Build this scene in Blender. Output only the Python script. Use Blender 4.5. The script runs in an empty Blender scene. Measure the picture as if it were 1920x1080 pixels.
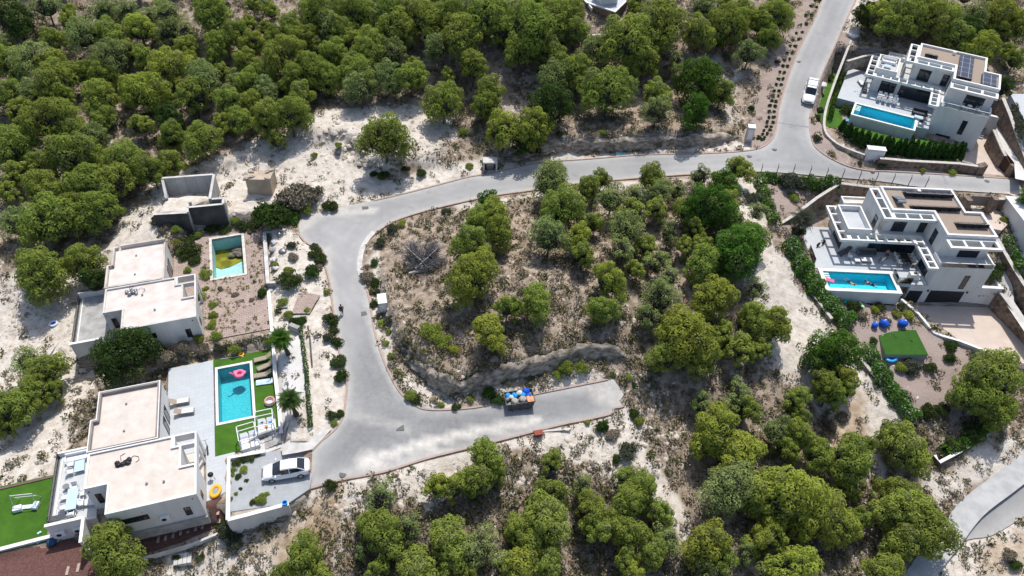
import bpy, math, random
import numpy as np
from mathutils import Matrix, Vector
from mathutils.geometry import delaunay_2d_cdt
R = math.radians
C = bpy.context.scene.collection
rng = random.Random(7)
# ---------------------------------------------------------------- camera, sky, sun, exposure
FPX, CAMH = 1420.0, 64.0
_d = np.array([900-960., -(2000-540.), -FPX]); WU = -_d/np.linalg.norm(_d)
WX = np.array([1., 0, 0]) - WU[0]*WU; WX /= np.linalg.norm(WX); WY = np.cross(WU, WX)
cam = bpy.data.cameras.new('camera'); camo = bpy.data.objects.new('camera', cam); C.objects.link(camo)
M = Matrix.Identity(4)
for i, a in enumerate((WX, WY, WU)):
    for j in range(3): M[i][j] = a[j]
M[2][3] = CAMH
camo.matrix_world = M
cam.sensor_width = 36; cam.lens = 36*FPX/1920; cam.clip_start = 1; cam.clip_end = 3000
sc = bpy.context.scene; sc.camera = camo
SUN_EL, SUN_AZ = 64.0, 14.0          # elevation, degrees to the right of straight ahead (+Y)
w = bpy.data.worlds.new('World'); sc.world = w; w.use_nodes = True
nt = w.node_tree; bg = nt.nodes['Background']
sky = nt.nodes.new('ShaderNodeTexSky'); sky.sky_type = 'NISHITA'; sky.sun_disc = False
sky.sun_elevation = R(SUN_EL); sky.sun_rotation = R(SUN_AZ); sky.dust_density = 2.0; sky.altitude = 100
nt.links.new(sky.outputs[0], bg.inputs[0]); bg.inputs[1].default_value = 0.15
sl = bpy.data.lights.new('sun', 'SUN'); sl.energy = 4.0; sl.angle = R(0.53); sl.color = (1.0, 0.965, 0.91)
so = bpy.data.objects.new('sun', sl); C.objects.link(so)
sd = Vector((math.sin(R(SUN_AZ))*math.cos(R(SUN_EL)), math.cos(R(SUN_AZ))*math.cos(R(SUN_EL)), math.sin(R(SUN_EL))))
so.rotation_euler = sd.to_track_quat('Z', 'Y').to_euler(); so.location = sd*200
vs = sc.view_settings; vs.view_transform = 'Standard'; vs.look = 'None'; vs.exposure = 0.10; vs.gamma = 1
# ---------------------------------------------------------------- pixel <-> world (photo pixels 1920x1080)
def P(px, py, z=0.0):
    px = np.asarray(px, float); py = np.asarray(py, float)
    r = np.stack([px-960, 540-py, np.full_like(px, -FPX)], -1)
    a, b, c = r@WX, r@WY, r@WU
    t = (z-CAMH)/c
    return a*t, b*t
# ---------------------------------------------------------------- numeric helpers
def sstep(x, a, b):
    t = np.clip((x-a)/(b-a), 0, 1); return t*t*(3-2*t)
_ng = np.random.RandomState(3).rand(256, 256)
def vnoise(x, y, s):
    x = np.asarray(x)/s+500; y = np.asarray(y)/s+500
    i = np.floor(x).astype(int); j = np.floor(y).astype(int); u = x-i; v = y-j
    u = u*u*(3-2*u); v = v*v*(3-2*v)
    g = lambda a, b: _ng[a % 256, b % 256]
    return (g(i, j)*(1-u)+g(i+1, j)*u)*(1-v)+(g(i, j+1)*(1-u)+g(i+1, j+1)*u)*v-0.5
def seg_dist(x, y, poly, closed=True):
    poly = np.asarray(poly, float); n = len(poly); d = np.full(np.shape(x), 1e9)
    for i in range(n if closed else n-1):
        a = poly[i]; b = poly[(i+1) % n]; e = b-a; L = max(e@e, 1e-9)
        t = np.clip(((x-a[0])*e[0]+(y-a[1])*e[1])/L, 0, 1)
        d = np.minimum(d, np.hypot(x-a[0]-t*e[0], y-a[1]-t*e[1]))
    return d
def inside(x, y, poly):
    poly = np.asarray(poly, float); c = np.zeros(np.shape(x), bool); n = len(poly)
    for i in range(n):
        x1, y1 = poly[i]; x2, y2 = poly[(i+1) % n]
        if y1 == y2: continue
        c ^= ((y1 > y) != (y2 > y)) & (x < (x2-x1)*(y-y1)/(y2-y1)+x1)
    return c
def sdist(x, y, poly):
    d = seg_dist(x, y, poly); return np.where(inside(x, y, poly), -d, d)
# ---------------------------------------------------------------- terrain: control heights (photo pixel x, y, height)
CTL = [(600,410,.3),(640,500,0),(640,620,-.4),(680,740,-.8),(620,850,-1.2),(800,800,-1.3),(1000,770,-1.6),(1140,745,-2),(500,880,-1.7),
 (700,400,.4),(850,360,1),(1000,330,1.8),(1200,310,3),(1350,295,4),(1450,280,4.6),(1490,220,5.6),(1520,150,7),(1560,50,9.5),(1585,0,10.8),
 (1600,310,4.2),(1700,325,4),(1900,345,3.5),(1960,350,3.4),
 (320,520,-1),(430,540,-1),(400,440,-.7),(520,560,-.6),(560,520,-.2),(560,700,-.8),(560,800,-1.2),
 (160,690,-4.8),(130,560,-3.4),(60,600,-3.8),(0,700,-4.6),(150,720,-4.6),(20,850,-5),(100,520,-2.4),(220,420,-.6),(0,500,-1.4),(-80,600,-4),
 (450,740,-2.1),(300,900,-2.6),(60,960,-3.9),(150,1040,-4),(0,1050,-4.2),(300,1000,-3.9),(420,1000,-4.2),(500,990,-4.2),(600,1000,-3.4),(480,1040,-4.8),(300,1070,-5),(-60,1000,-4.5),
 (700,1060,-5),(900,950,-4.2),(800,890,-2.2),(700,910,-1.7),(1000,840,-2.4),(1100,950,-5),(1200,850,-3.9),(1280,960,-6),(1100,1079,-7),(1400,1060,-8),(1500,900,-7),(1600,800,-5.8),
 (1750,1060,-9.8),(1850,950,-9),(1920,890,-8.3),(1900,1060,-10),(1700,900,-8),(1980,960,-8.6),
 (900,650,.6),(760,560,.2),(800,640,.4),(1000,650,.8),(1150,620,.8),(1000,500,1.4),(1200,450,2.4),(1300,400,3.2),(900,420,1.1),(740,470,.3),(1250,700,-1.2),(1350,600,.6),(1420,480,2.2),
 (1450,420,2.8),(1480,480,1.2),(1500,560,-1.0),(1560,620,-2.4),(1640,740,-4.8),(1450,700,-2.8),(1350,800,-4.5),
 (300,330,1.2),(480,340,1),(560,300,2),(650,260,3),(380,360,.6),(700,310,1.3),(0,300,1.5),(0,150,4),(100,0,9),(300,200,3.5),(400,60,8),(600,150,5.5),(700,0,11),(900,100,8.5),
 (850,250,2.8),(1000,230,3.6),(1000,100,8.5),(1100,20,12),(1200,240,4.2),(1300,150,6.5),(1300,20,11.5),(1400,230,5.2),(1420,100,8.5),(1500,0,11.2),(1650,0,12),(1700,60,10.5),
 (1850,60,10.5),(1920,100,9),(1920,0,13),(1600,130,7.2),(1700,140,7.5),(1700,280,4.6),(1600,250,4.8),(1880,200,6),(1860,300,3.6),
 (1600,400,0.6),(1550,440,.3),(1560,540,-1),(1620,590,-1.8),(1690,640,-3.0),(1750,720,-4.6),(1850,700,-4.6),(1800,800,-6.2),(1700,760,-5.4),(1750,840,-7),(1900,620,-3.2),(1920,500,1),(335,418,.75),(400,408,.8),(290,425,.6)]
_c = np.array(CTL, float); _cx, _cy = P(_c[:,0], _c[:,1], _c[:,2]); _cz = _c[:,2]
def _tk(r2): return np.where(r2 > 1e-9, r2*np.log(r2+1e-12), 0)
_n = len(_cx); _A = np.zeros((_n+3, _n+3)); _S = 40.0
_X, _Y = _cx/_S, _cy/_S
_A[:_n,:_n] = _tk((_X[:,None]-_X)**2+(_Y[:,None]-_Y)**2)+np.eye(_n)*0.004
_A[:_n,_n] = 1; _A[:_n,_n+1] = _X; _A[:_n,_n+2] = _Y; _A[_n:,:_n] = _A[:_n,_n:].T
_W = np.linalg.solve(_A, np.concatenate([_cz, [0, 0, 0]]))
def H0(x, y):
    x = np.clip(np.asarray(x, float), -118, 122)/_S; y = np.clip(np.asarray(y, float), 22, 172)/_S
    sh = x.shape; x = x.ravel(); y = y.ravel(); o = np.empty(len(x))
    for i in range(0, len(x), 20000):
        a = x[i:i+20000]; b = y[i:i+20000]
        o[i:i+20000] = _tk((a[:,None]-_X)**2+(b[:,None]-_Y)**2)@_W[:_n]+_W[_n]+_W[_n+1]*a+_W[_n+2]*b
    return o.reshape(sh)
def PT0(px, py, f=None):
    f = f or H0
    z = np.zeros(np.shape(px))
    for _ in range(14):
        x, y = P(px, py, z); z = z*.35+f(x, y)*.65
    return x, y, f(x, y)
def pxpoly(pts):            # photo outline -> world outline on the smooth terrain
    a = np.array(pts, float); x, y, z = PT0(a[:,0], a[:,1]); return np.stack([x, y], 1)
def pxz(pts, z):
    a = np.array(pts, float); x, y = P(a[:,0], a[:,1], z); return np.stack([x, y], 1)
class Frame:                # a building's own ground frame
    def __init__(s, o, ang, z): s.o = o; s.a = R(ang); s.z = z; s.ang = ang
    def w(s, x, y): c, k = math.cos(s.a), math.sin(s.a); return (s.o[0]+x*c-y*k, s.o[1]+x*k+y*c)
    def poly(s, pts): return np.array([s.w(*p) for p in pts])
FA = Frame((-40.52, 55.46), 17, -0.95); FB = Frame((-34.45, 34.24), 16.5, -2.0)
FC = Frame((65.85-5*math.cos(R(27)), 101.49+5*math.sin(R(27))), -27, 6.0); FD = Frame((49.33, 74.76), -2, 0.0)
def smooth_line(pts, n=4, closed=False):
    p = np.array(pts, float); out = []; m = len(p)
    for i in range(m if closed else m-1):
        if closed: a, b, c, d = p[i-1], p[i], p[(i+1) % m], p[(i+2) % m]
        else: a, b, c, d = p[max(i-1, 0)], p[i], p[i+1], p[min(i+2, m-1)]
        for k in range(n):
            t = k/n; out.append(.5*((2*b)+(-a+c)*t+(2*a-5*b+4*c-d)*t*t+(-a+3*b-3*c+d)*t**3))
    if not closed: out.append(p[-1])
    return np.array(out)
# road outlines
N_EDGE = [(560,427),(566,408),(600,398),(640,388),(700,377),(760,363),(830,345),(880,332),(920,326),(1010,306),(1100,299),(1200,291),(1300,289),(1380,285),(1425,278),(1447,262),(1456,240),(1462,200),(1480,140),(1500,90),(1530,30),(1545,-12)]
E_EDGE = [(1610,-12),(1590,30),(1568,80),(1545,130),(1530,170),(1520,210),(1518,240),(1524,268),(1535,282),(1553,295),(1587,311),(1627,320),(1673,322),(1740,326),(1840,332),(1960,340)]
S_EDGE = [(1960,372),(1890,364),(1800,358),(1732,352),(1650,340),(1580,334),(1500,327),(1425,322),(1300,327),(1200,334),(1080,345),(1000,357),(940,365),(900,372),(850,383),(790,398),(740,415),(705,437),(685,460),(678,490),(682,520),(692,560),(700,610),(712,655),(730,700),(750,735),(775,758),(800,768),(850,768),(900,763),(945,752),(1000,740),(1080,724),(1140,712)]
X_EDGE = [(1150,711),(1158,722),(1170,741),(1163,750),(1168,762),(1150,766),(1148,775),(1110,785),(1050,797),(960,820),(880,840),(800,860),(720,885),(640,900),(582,916)]
W_EDGE = [(586,845),(603,827),(627,807),(643,783),(648,753),(651,725),(646,690),(637,660),(627,593),(618,527),(608,493),(605,470),(577,457),(563,443)]
sm = lambda e: smooth_line(e, 3).tolist()
ROAD = pxpoly(sm(N_EDGE)+sm(E_EDGE)+sm(S_EDGE)+X_EDGE+sm(W_EDGE))
LR_L = [(2000,795),(1920,852),(1865,893),(1806,938),(1760,995),(1720,1045),(1670,1120)]
LR_R = [(1725,1120),(1755,1070),(1785,1035),(1815,1012),(1860,1004),(1920,968),(2000,918)]
ROAD2 = pxpoly(sm(LR_L)+sm(LR_R))
# plateaus: (whole outline px, steep part px, height, soft width)
KN_C = [(712,470),(704,500),(712,560),(722,600),(740,640),(762,672),(790,700),(815,722),(850,738),(900,728),(950,712),(1000,700),(1050,686),(1110,668),(1185,672)]
KN_O = [(1185,672),(1230,640),(1240,560),(1200,460),(1100,400),(980,390),(860,400),(760,420),(712,470)]
BK_C = [(900,304),(960,300),(1010,290),(1080,284),(1150,282),(1250,277),(1330,270),(1385,258),(1400,236)]
BK_O = [(1400,236),(1380,190),(1200,190),(1000,190),(900,230),(890,280),(900,304)]
QR_C = [(505,250),(560,262),(620,285),(670,310),(700,332),(760,338),(830,325),(880,312)]
QR_O = [(880,312),(900,260),(800,215),(700,190),(600,190),(520,230),(505,250)]
LT_C = [(300,332),(420,322),(500,300),(505,250)]
LT_O = [(505,250),(400,240),(250,290),(300,332)]
# front scarp below the truck road
PLAT = [(KN_C, KN_O, 2.0, .8, 14.), (BK_C, BK_O, 1.9, .9, 9.), (QR_C, QR_O, 1.8, 3.4, 9.), (LT_C, LT_O, .8, 1.5, 6.)]
PLAT = [(pxpoly(a), pxpoly(b), h, s1, s2) for a, b, h, s1, s2 in PLAT]
# pads: (outline, height, soft margin)
PADS = []
def pad(poly, z, m=.7): PADS.append((np.asarray(poly), z, m))
pad(FA.poly([(-5.9,2.5),(-2,2.5),(-2,-1.6),(15.6,-.8),(15.6,19.3),(6.5,19.3),(5.5,15.2),(-2,15.2),(-2,10.6),(-5.9,10.6)]), -1.1, 1.0)
pad(pxz([(0,912),(103,890),(92,975),(92,1018),(0,1040),(-60,1050),(-60,930)], -3.8), -3.86, .4)
pad(FB.poly([(-5.9,2.6),(-1.6,2.6),(-1.6,.5),(15.6,.5),(15.6,19.6),(4,19.6),(4,14.6),(-2,14.6),(-2,10.5),(-5.9,10.5)]), -2.12, .35)
pad(pxz([(426,975),(428,857),(497,847),(540,842),(586,845),(590,880),(582,918),(540,946)], -1.75), -1.83, .35)
pad(FC.poly([(-8.6,7),(-8.6,-6),(-6.6,-10.2),(3.4,-10.2),(4.5,-8),(10.5,-6.2),(10.6,5.5),(5,8)]), 4.7, .6)
pad(FC.poly([(-11.5,6),(-12,-9),(-9.5,-12.5),(8.5,-13.6),(10,-7),(5,-7.4),(2,-10),(-7,-10.2),(-8.6,-5),(-8.6,6)]), 4.45, .6)
pad(FC.poly([(10.2,-14),(9.6,-6.9),(11.2,-6.9),(11.2,4.2),(16.4,4.2),(16.4,-9.6),(18.5,-15.5)]), 3.42, .3)
pad(FD.poly([(-8.9,5),(-8.9,-4.5),(2.5,-4.5),(2.5,-5.8),(10.8,-5.8),(11.5,6.6),(-4,6.6)]), -.12, .5)
pad(FD.poly([(2.8,-6.75),(14,-6.75),(19,-12),(24,-19),(22,-21),(15,-17),(8,-13.6),(6,-10.6),(2.6,-7.2)]), -3.32, .5)
for _F, _p in ((FA, (9.0,9.7,12.7,17.3)), (FB, (9.15,10.35,12.6,17.85)), (FC, (-5.7,-9.4,2.7,-6.05)), (FD, (-8.0,-8.0,.4,-4.95))):
    pad(_F.poly([(_p[0]-.3,_p[1]-.3),(_p[2]+.3,_p[1]-.3),(_p[2]+.3,_p[3]+.3),(_p[0]-.3,_p[3]+.3)]), _F.z-2.7, .1)
pad(pxz([(314,368),(391,364),(393,374),(352,388),(350,398),(296,400)], 2.0), 1.9, .3)
REDP = pxz([(-80,1110),(-60,1062),(0,1043),(104,1016),(180,1000),(300,982),(395,962),(425,952),(428,978),(345,1015),(280,1035),(230,1060),(200,1110)], -4.1)
PADS.insert(0, (REDP, -4.2, .6))
def Zt(x, y, noise=True):
    x = np.asarray(x, float); y = np.asarray(y, float)
    z = H0(x, y); rough = np.ones_like(z)
    for a, b, h, s1, s2 in PLAT:
        whole = np.concatenate([a, b[1:-1]]); inn = inside(x, y, whole)
        d1 = seg_dist(x, y, a, False)+vnoise(x, y, 1.5)*s1*.9; d2 = seg_dist(x, y, b, False)
        z = z+np.where(inn, h*sstep(d1, 0, s1)*np.clip(d2/s2, 0, 1), 0)
    for p, pz, m in PADS:
        k = 1-sstep(sdist(x, y, p), 0, m); z = z*(1-k)+pz*k; rough = rough*(1-k)
    for rp in (ROAD, ROAD2):
        sd_ = sdist(x, y, rp); k = 1-sstep(sd_, .1, 1.3); base = H0(x, y)-.14*(1-sstep(sd_, -.3, .6))
        z = z*(1-k)+base*k; rough = rough*(1-k)
    if noise:
        z = z+rough*(vnoise(x, y, 4.5)*.5+vnoise(x+9, y, 1.7)*.32+vnoise(x, y+5, .7)*.14)
    return z
pass
# coarse-to-fine ground grid, cached for fast look-up
gx = np.concatenate([[-900,-600,-400,-280,-200,-160,-135], np.arange(-120, 122.1, .5), [135,160,200,280,400,600,900]])
gy = np.concatenate([[-500,-300,-150,-60,-20,5,14], np.arange(20, 172.1, .5), [185,210,260,350,500,800,1400]])
GX, GY = np.meshgrid(gx, gy); GZ = Zt(GX, GY)
def Z(x, y):
    x = np.asarray(x, float); y = np.asarray(y, float)
    i = np.clip(np.searchsorted(gx, x)-1, 0, len(gx)-2); j = np.clip(np.searchsorted(gy, y)-1, 0, len(gy)-2)
    u = (x-gx[i])/(gx[i+1]-gx[i]); v = (y-gy[j])/(gy[j+1]-gy[j])
    return (GZ[j,i]*(1-u)+GZ[j,i+1]*u)*(1-v)+(GZ[j+1,i]*(1-u)+GZ[j+1,i+1]*u)*v
def G(px, py, off=0.0):      # photo pixel -> ground point (optionally the foot of something seen `off` metres above it)
    z = 0.0
    for _ in range(16):
        x, y = P(px, py, z+off); z = z*.4+float(Z(x, y))*.6
    x, y = P(px, py, z+off); return float(x), float(y), float(Z(x, y))
# ---------------------------------------------------------------- mesh builder
class MB:
    def __init__(s): s.v = []; s.f = []; s.m = []
    def add(s, v, f, m=0):
        n = len(s.v); s.v += [tuple(map(float, p)) for p in v]; s.f += [tuple(i+n for i in q) for q in f]; s.m += [m]*len(f); return s
    def box(s, x0, y0, z0, x1, y1, z1, m=0):
        return s.add([(x0,y0,z0),(x1,y0,z0),(x1,y1,z0),(x0,y1,z0),(x0,y0,z1),(x1,y0,z1),(x1,y1,z1),(x0,y1,z1)],
                     [(0,3,2,1),(4,5,6,7),(0,1,5,4),(1,2,6,5),(2,3,7,6),(3,0,4,7)], m)
    def obox(s, c, sx, sy, sz, rot=(0,0,0), m=0):       # oriented box centred at c
        Rm = Matrix.Rotation(rot[2],3,'Z')@Matrix.Rotation(rot[1],3,'Y')@Matrix.Rotation(rot[0],3,'X')
        v = [Vector(c)+Rm@Vector((a*sx/2,b*sy/2,d*sz/2)) for d in (-1,1) for a,b in ((-1,-1),(1,-1),(1,1),(-1,1))]
        return s.add(v, [(0,3,2,1),(4,5,6,7),(0,1,5,4),(1,2,6,5),(2,3,7,6),(3,0,4,7)], m)
    def prism(s, poly, z0, z1, m=0):
        poly = [tuple(p) for p in poly]; n = len(poly)
        a = sum(poly[i][0]*poly[(i+1)%n][1]-poly[(i+1)%n][0]*poly[i][1] for i in range(n))
        if a < 0: poly = poly[::-1]
        z0 = z0 if hasattr(z0,'__len__') else [z0]*n; z1 = z1 if hasattr(z1,'__len__') else [z1]*n
        if a < 0: z0 = z0[::-1]; z1 = z1[::-1]
        v = [(p[0],p[1],z0[i]) for i,p in enumerate(poly)]+[(p[0],p[1],z1[i]) for i,p in enumerate(poly)]
        return s.add(v, [tuple(range(n-1,-1,-1)), tuple(range(n,2*n))]+[(i,(i+1)%n,n+(i+1)%n,n+i) for i in range(n)], m)
    def tube(s, pts, r, n=6, m=0):
        pts = [Vector(p) for p in pts]; rs = r if hasattr(r,'__len__') else [r]*len(pts); v = []; f = []
        for i, p in enumerate(pts):
            d = (pts[min(i+1,len(pts)-1)]-pts[max(i-1,0)]); d = d.normalized() if d.length > 0 else Vector((0,0,1))
            a = d.cross(Vector((0,0,1)) if abs(d.z) < .9 else Vector((1,0,0))).normalized(); b = d.cross(a)
            for k in range(n): t = 2*math.pi*k/n; v.append(p+(a*math.cos(t)+b*math.sin(t))*rs[i])
        for i in range(len(pts)-1):
            for k in range(n): f.append((i*n+k,(i+1)*n+k,(i+1)*n+(k+1)%n,i*n+(k+1)%n))
        f += [tuple(range(n)), tuple(range(len(pts)*n-1,(len(pts)-1)*n-1,-1))]
        return s.add(v, f, m)
    def lathe(s, prof, c=(0,0,0), n=12, m=0, sx=1, sy=1):
        v = []; f = []
        for r, z in prof:
            for k in range(n): t = 2*math.pi*k/n; v.append((c[0]+r*math.cos(t)*sx, c[1]+r*math.sin(t)*sy, c[2]+z))
        for i in range(len(prof)-1):
            for k in range(n): f.append((i*n+k,i*n+(k+1)%n,(i+1)*n+(k+1)%n,(i+1)*n+k))
        f += [tuple(range(n-1,-1,-1)), tuple(range((len(prof)-1)*n, len(prof)*n))]
        return s.add(v, f, m)
    def torus(s, c, Rr, r, n=16, k=8, m=0, sx=1, sy=1):
        v = []; f = []
        for i in range(n):
            t = 2*math.pi*i/n
            for j in range(k): q = 2*math.pi*j/k; d = Rr+r*math.cos(q); v.append((c[0]+d*math.cos(t)*sx, c[1]+d*math.sin(t)*sy, c[2]+r*math.sin(q)))
        for i in range(n):
            for j in range(k): f.append((i*k+j,((i+1)%n)*k+j,((i+1)%n)*k+(j+1)%k,i*k+(j+1)%k))
        return s.add(v, f, m)
    def ball(s, c, rx, ry=None, rz=None, n=10, k=6, m=0):
        ry = ry or rx; rz = rz or rx
        return s.lathe([(max(math.sin(math.pi*i/k),.02), -rz*math.cos(math.pi*i/k)) for i in range(k+1)], c, n, m, rx, ry)
    def ob(s, name, mat, parent=None, smooth=False, **kw):
        me = bpy.data.meshes.new(name); me.from_pydata(s.v, [], s.f)
        for q in (mat if isinstance(mat, (list, tuple)) else [mat]): me.materials.append(q)
        if any(s.m): me.polygons.foreach_set('material_index', s.m)
        if smooth: me.polygons.foreach_set('use_smooth', [True]*len(s.f))
        me.update(); o = bpy.data.objects.new(name, me); C.objects.link(o)
        if parent: o.parent = parent
        return tag(o, **kw)
def tag(o, label=None, cat=None, group=None, kind=None):
    if label: o['label'] = label
    if cat: o['category'] = cat
    if group: o['group'] = group
    if kind: o['kind'] = kind
    return o
def thing(name, label, cat, loc=(0,0,0), rz=0.0, group=None):
    o = bpy.data.objects.new(name, None); C.objects.link(o); o.location = loc; o.rotation_euler = (0,0,rz); o.empty_display_size = .3
    return tag(o, label, cat, group)
def copy_tree(o, parent=None, loc=None, rz=None, label=None, scale=None):
    c = o.copy(); C.objects.link(c)
    if parent is not None: c.parent = parent
    if loc is not None: c.location = loc
    if rz is not None: c.rotation_euler = (0,0,rz)
    if scale is not None: c.scale = scale
    if label: c['label'] = label
    for ch in list(o.children): copy_tree(ch, c)
    return c
def npmesh(name, v, f, mats, midx=None, smooth=False, k=4):
    v = np.asarray(v, np.float32); f = np.asarray(f, np.int32); me = bpy.data.meshes.new(name)
    me.vertices.add(len(v)); me.vertices.foreach_set('co', v.ravel())
    me.loops.add(f.size); me.loops.foreach_set('vertex_index', f.ravel())
    me.polygons.add(len(f)); me.polygons.foreach_set('loop_start', np.arange(0, f.size, f.shape[1], dtype=np.int32))
    if midx is not None: me.polygons.foreach_set('material_index', np.asarray(midx, np.int32))
    if smooth: me.polygons.foreach_set('use_smooth', np.ones(len(f), bool))
    for q in mats: me.materials.append(q)
    me.update(calc_edges=True); return me
# ---------------------------------------------------------------- materials
def hexc(r, g, b): return tuple(((c/255)/12.92 if c/255 <= .04045 else ((c/255+.055)/1.055)**2.4) for c in (r,g,b))+(1,)
def mat(name, c1, c2=None, scale=4.0, rough=.8, bump=0.0, bscale=None, metal=0.0, detail=6, spec=.3, rand=0.0, lo=.35, hi=.65, coat=0.0):
    m = bpy.data.materials.new(name); m.use_nodes = True; t = m.node_tree; b = t.nodes['Principled BSDF']
    b.inputs['Roughness'].default_value = rough; b.inputs['Metallic'].default_value = metal
    b.inputs['Specular IOR Level'].default_value = spec; b.inputs['Coat Weight'].default_value = coat
    tc = t.nodes.new('ShaderNodeTexCoord')
    c1 = tuple(c1[:3])+(1,)
    if c2 is None: c2 = tuple(max(0, c*.86) for c in c1[:3])
    c2 = tuple(c2[:3])+(1,)
    n = t.nodes.new('ShaderNodeTexNoise'); n.inputs['Scale'].default_value = scale; n.inputs['Detail'].default_value = detail
    mpp = t.nodes.new('ShaderNodeMapping'); mpp.inputs['Scale'].default_value = (1,1,.22 if 'render' in name else 1); t.links.new(tc.outputs['Object'], mpp.inputs[0]); t.links.new(mpp.outputs[0], n.inputs['Vector'])
    r = t.nodes.new('ShaderNodeValToRGB'); r.color_ramp.elements[0].position = lo; r.color_ramp.elements[1].position = hi
    r.color_ramp.elements[0].color = c2; r.color_ramp.elements[1].color = c1
    t.links.new(n.outputs['Fac'], r.inputs[0]); out = r.outputs[0]
    if rand:
        oi = t.nodes.new('ShaderNodeObjectInfo'); h = t.nodes.new('ShaderNodeHueSaturation')
        mr = t.nodes.new('ShaderNodeMapRange'); mr.inputs[3].default_value = 1-rand; mr.inputs[4].default_value = 1+rand
        t.links.new(oi.outputs['Random'], mr.inputs[0]); t.links.new(mr.outputs[0], h.inputs['Value']); t.links.new(out, h.inputs['Color']); out = h.outputs[0]
    t.links.new(out, b.inputs['Base Color'])
    if bump:
        bn = t.nodes.new('ShaderNodeTexNoise'); bn.inputs['Scale'].default_value = bscale or scale*4; bn.inputs['Detail'].default_value = 5
        t.links.new(tc.outputs['Object'], bn.inputs['Vector'])
        bp = t.nodes.new('ShaderNodeBump'); bp.inputs['Strength'].default_value = bump; bp.inputs['Distance'].default_value = .08
        t.links.new(bn.outputs['Fac'], bp.inputs['Height']); t.links.new(bp.outputs[0], b.inputs['Normal'])
    return m
def brickmat(name, c1, c2, mortar, bw, bh, ms=.02, rough=.8, off=.5, bump=.3, rot=0, noise=.25, vertical=False):
    m = bpy.data.materials.new(name); m.use_nodes = True; t = m.node_tree; b = t.nodes['Principled BSDF']; b.inputs['Roughness'].default_value = rough; b.inputs['Specular IOR Level'].default_value = .3
    tc = t.nodes.new('ShaderNodeTexCoord'); mp = t.nodes.new('ShaderNodeMapping'); mp.inputs['Rotation'].default_value = (R(90) if vertical else 0, 0, rot)
    br = t.nodes.new('ShaderNodeTexBrick'); br.inputs['Scale'].default_value = 1; br.inputs['Brick Width'].default_value = bw; br.inputs['Row Height'].default_value = bh
    br.inputs['Mortar Size'].default_value = ms; br.offset = off
    for k, c in (('Color1',c1),('Color2',c2),('Mortar',mortar)): br.inputs[k].default_value = tuple(c[:3])+(1,)
    t.links.new(tc.outputs['Object'], mp.inputs[0]); t.links.new(mp.outputs[0], br.inputs[0])
    n = t.nodes.new('ShaderNodeTexNoise'); n.inputs['Scale'].default_value = .9; n.inputs['Detail'].default_value = 8; t.links.new(tc.outputs['Object'], n.inputs[0])
    mr = t.nodes.new('ShaderNodeMapRange'); mr.inputs[1].default_value = .3; mr.inputs[2].default_value = .7; mr.inputs[3].default_value = 1-noise; mr.inputs[4].default_value = 1+noise*.5
    mx = t.nodes.new('ShaderNodeMix'); mx.data_type = 'RGBA'; mx.blend_type = 'MULTIPLY'; mx.inputs[0].default_value = 1
    t.links.new(n.outputs['Fac'], mr.inputs[0]); t.links.new(br.outputs['Color'], mx.inputs[6]); t.links.new(mr.outputs[0], mx.inputs[7]); t.links.new(mx.outputs[2], b.inputs['Base Color'])
    bp = t.nodes.new('ShaderNodeBump'); bp.inputs['Strength'].default_value = bump; bp.inputs['Distance'].default_value = .02; bp.invert = True
    t.links.new(br.outputs['Fac'], bp.inputs['Height']); t.links.new(bp.outputs[0], b.inputs['Normal'])
    return m
def stonemat(name, cols, scale=2.2, mortar=(.2,.17,.14)):
    m = bpy.data.materials.new(name); m.use_nodes = True; t = m.node_tree; b = t.nodes['Principled BSDF']; b.inputs['Roughness'].default_value = .9
    tc = t.nodes.new('ShaderNodeTexCoord'); v = t.nodes.new('ShaderNodeTexVoronoi'); v.inputs['Scale'].default_value = scale
    v2 = t.nodes.new('ShaderNodeTexVoronoi'); v2.feature = 'DISTANCE_TO_EDGE'; v2.inputs['Scale'].default_value = scale
    for q in (v, v2): t.links.new(tc.outputs['Object'], q.inputs['Vector'])
    sp = t.nodes.new('ShaderNodeSeparateColor'); t.links.new(v.outputs['Color'], sp.inputs[0])
    r = t.nodes.new('ShaderNodeValToRGB'); el = r.color_ramp.elements; el[0].color = tuple(cols[0])+(1,); el[1].color = tuple(cols[-1])+(1,)
    for i, c in enumerate(cols[1:-1]): e = el.new((i+1)/(len(cols)-1)); e.color = tuple(c)+(1,)
    t.links.new(sp.outputs[0], r.inputs[0])
    st = t.nodes.new('ShaderNodeMapRange'); st.inputs[1].default_value = .02; st.inputs[2].default_value = .08; t.links.new(v2.outputs['Distance'], st.inputs[0])
    mx = t.nodes.new('ShaderNodeMix'); mx.data_type = 'RGBA'; mx.inputs[6].default_value = tuple(mortar)+(1,)
    t.links.new(st.outputs[0], mx.inputs[0]); t.links.new(r.outputs[0], mx.inputs[7]); t.links.new(mx.outputs[2], b.inputs['Base Color'])
    bp = t.nodes.new('ShaderNodeBump'); bp.inputs['Strength'].default_value = .8; bp.inputs['Distance'].default_value = .05
    t.links.new(st.outputs[0], bp.inputs['Height']); t.links.new(bp.outputs[0], b.inputs['Normal'])
    return m
WHITE = mat('white render', (.72,.715,.70), (.62,.61,.59), .8, .85, .05, 40)
WHITE_OLD = mat('weathered white render', (.72,.70,.67), (.56,.53,.50), .6, .9, .08, 30)
SCOPE = mat('pale stone coping', (.56,.53,.48), (.42,.39,.35), 2.5, .9)
COPING = mat('white coping', (.76,.75,.73), (.66,.65,.62), 1.5, .8)
DARKGLASS = mat('dark window glass', (.012,.018,.026), (.02,.03,.04), .5, .06, 0, spec=.55)
SHUTTER = mat('anthracite shutter', (.012,.016,.024), (.018,.022,.03), 2, .5)
FRAME = mat('anthracite frame', (.03,.032,.036), None, 2, .45)
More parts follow.
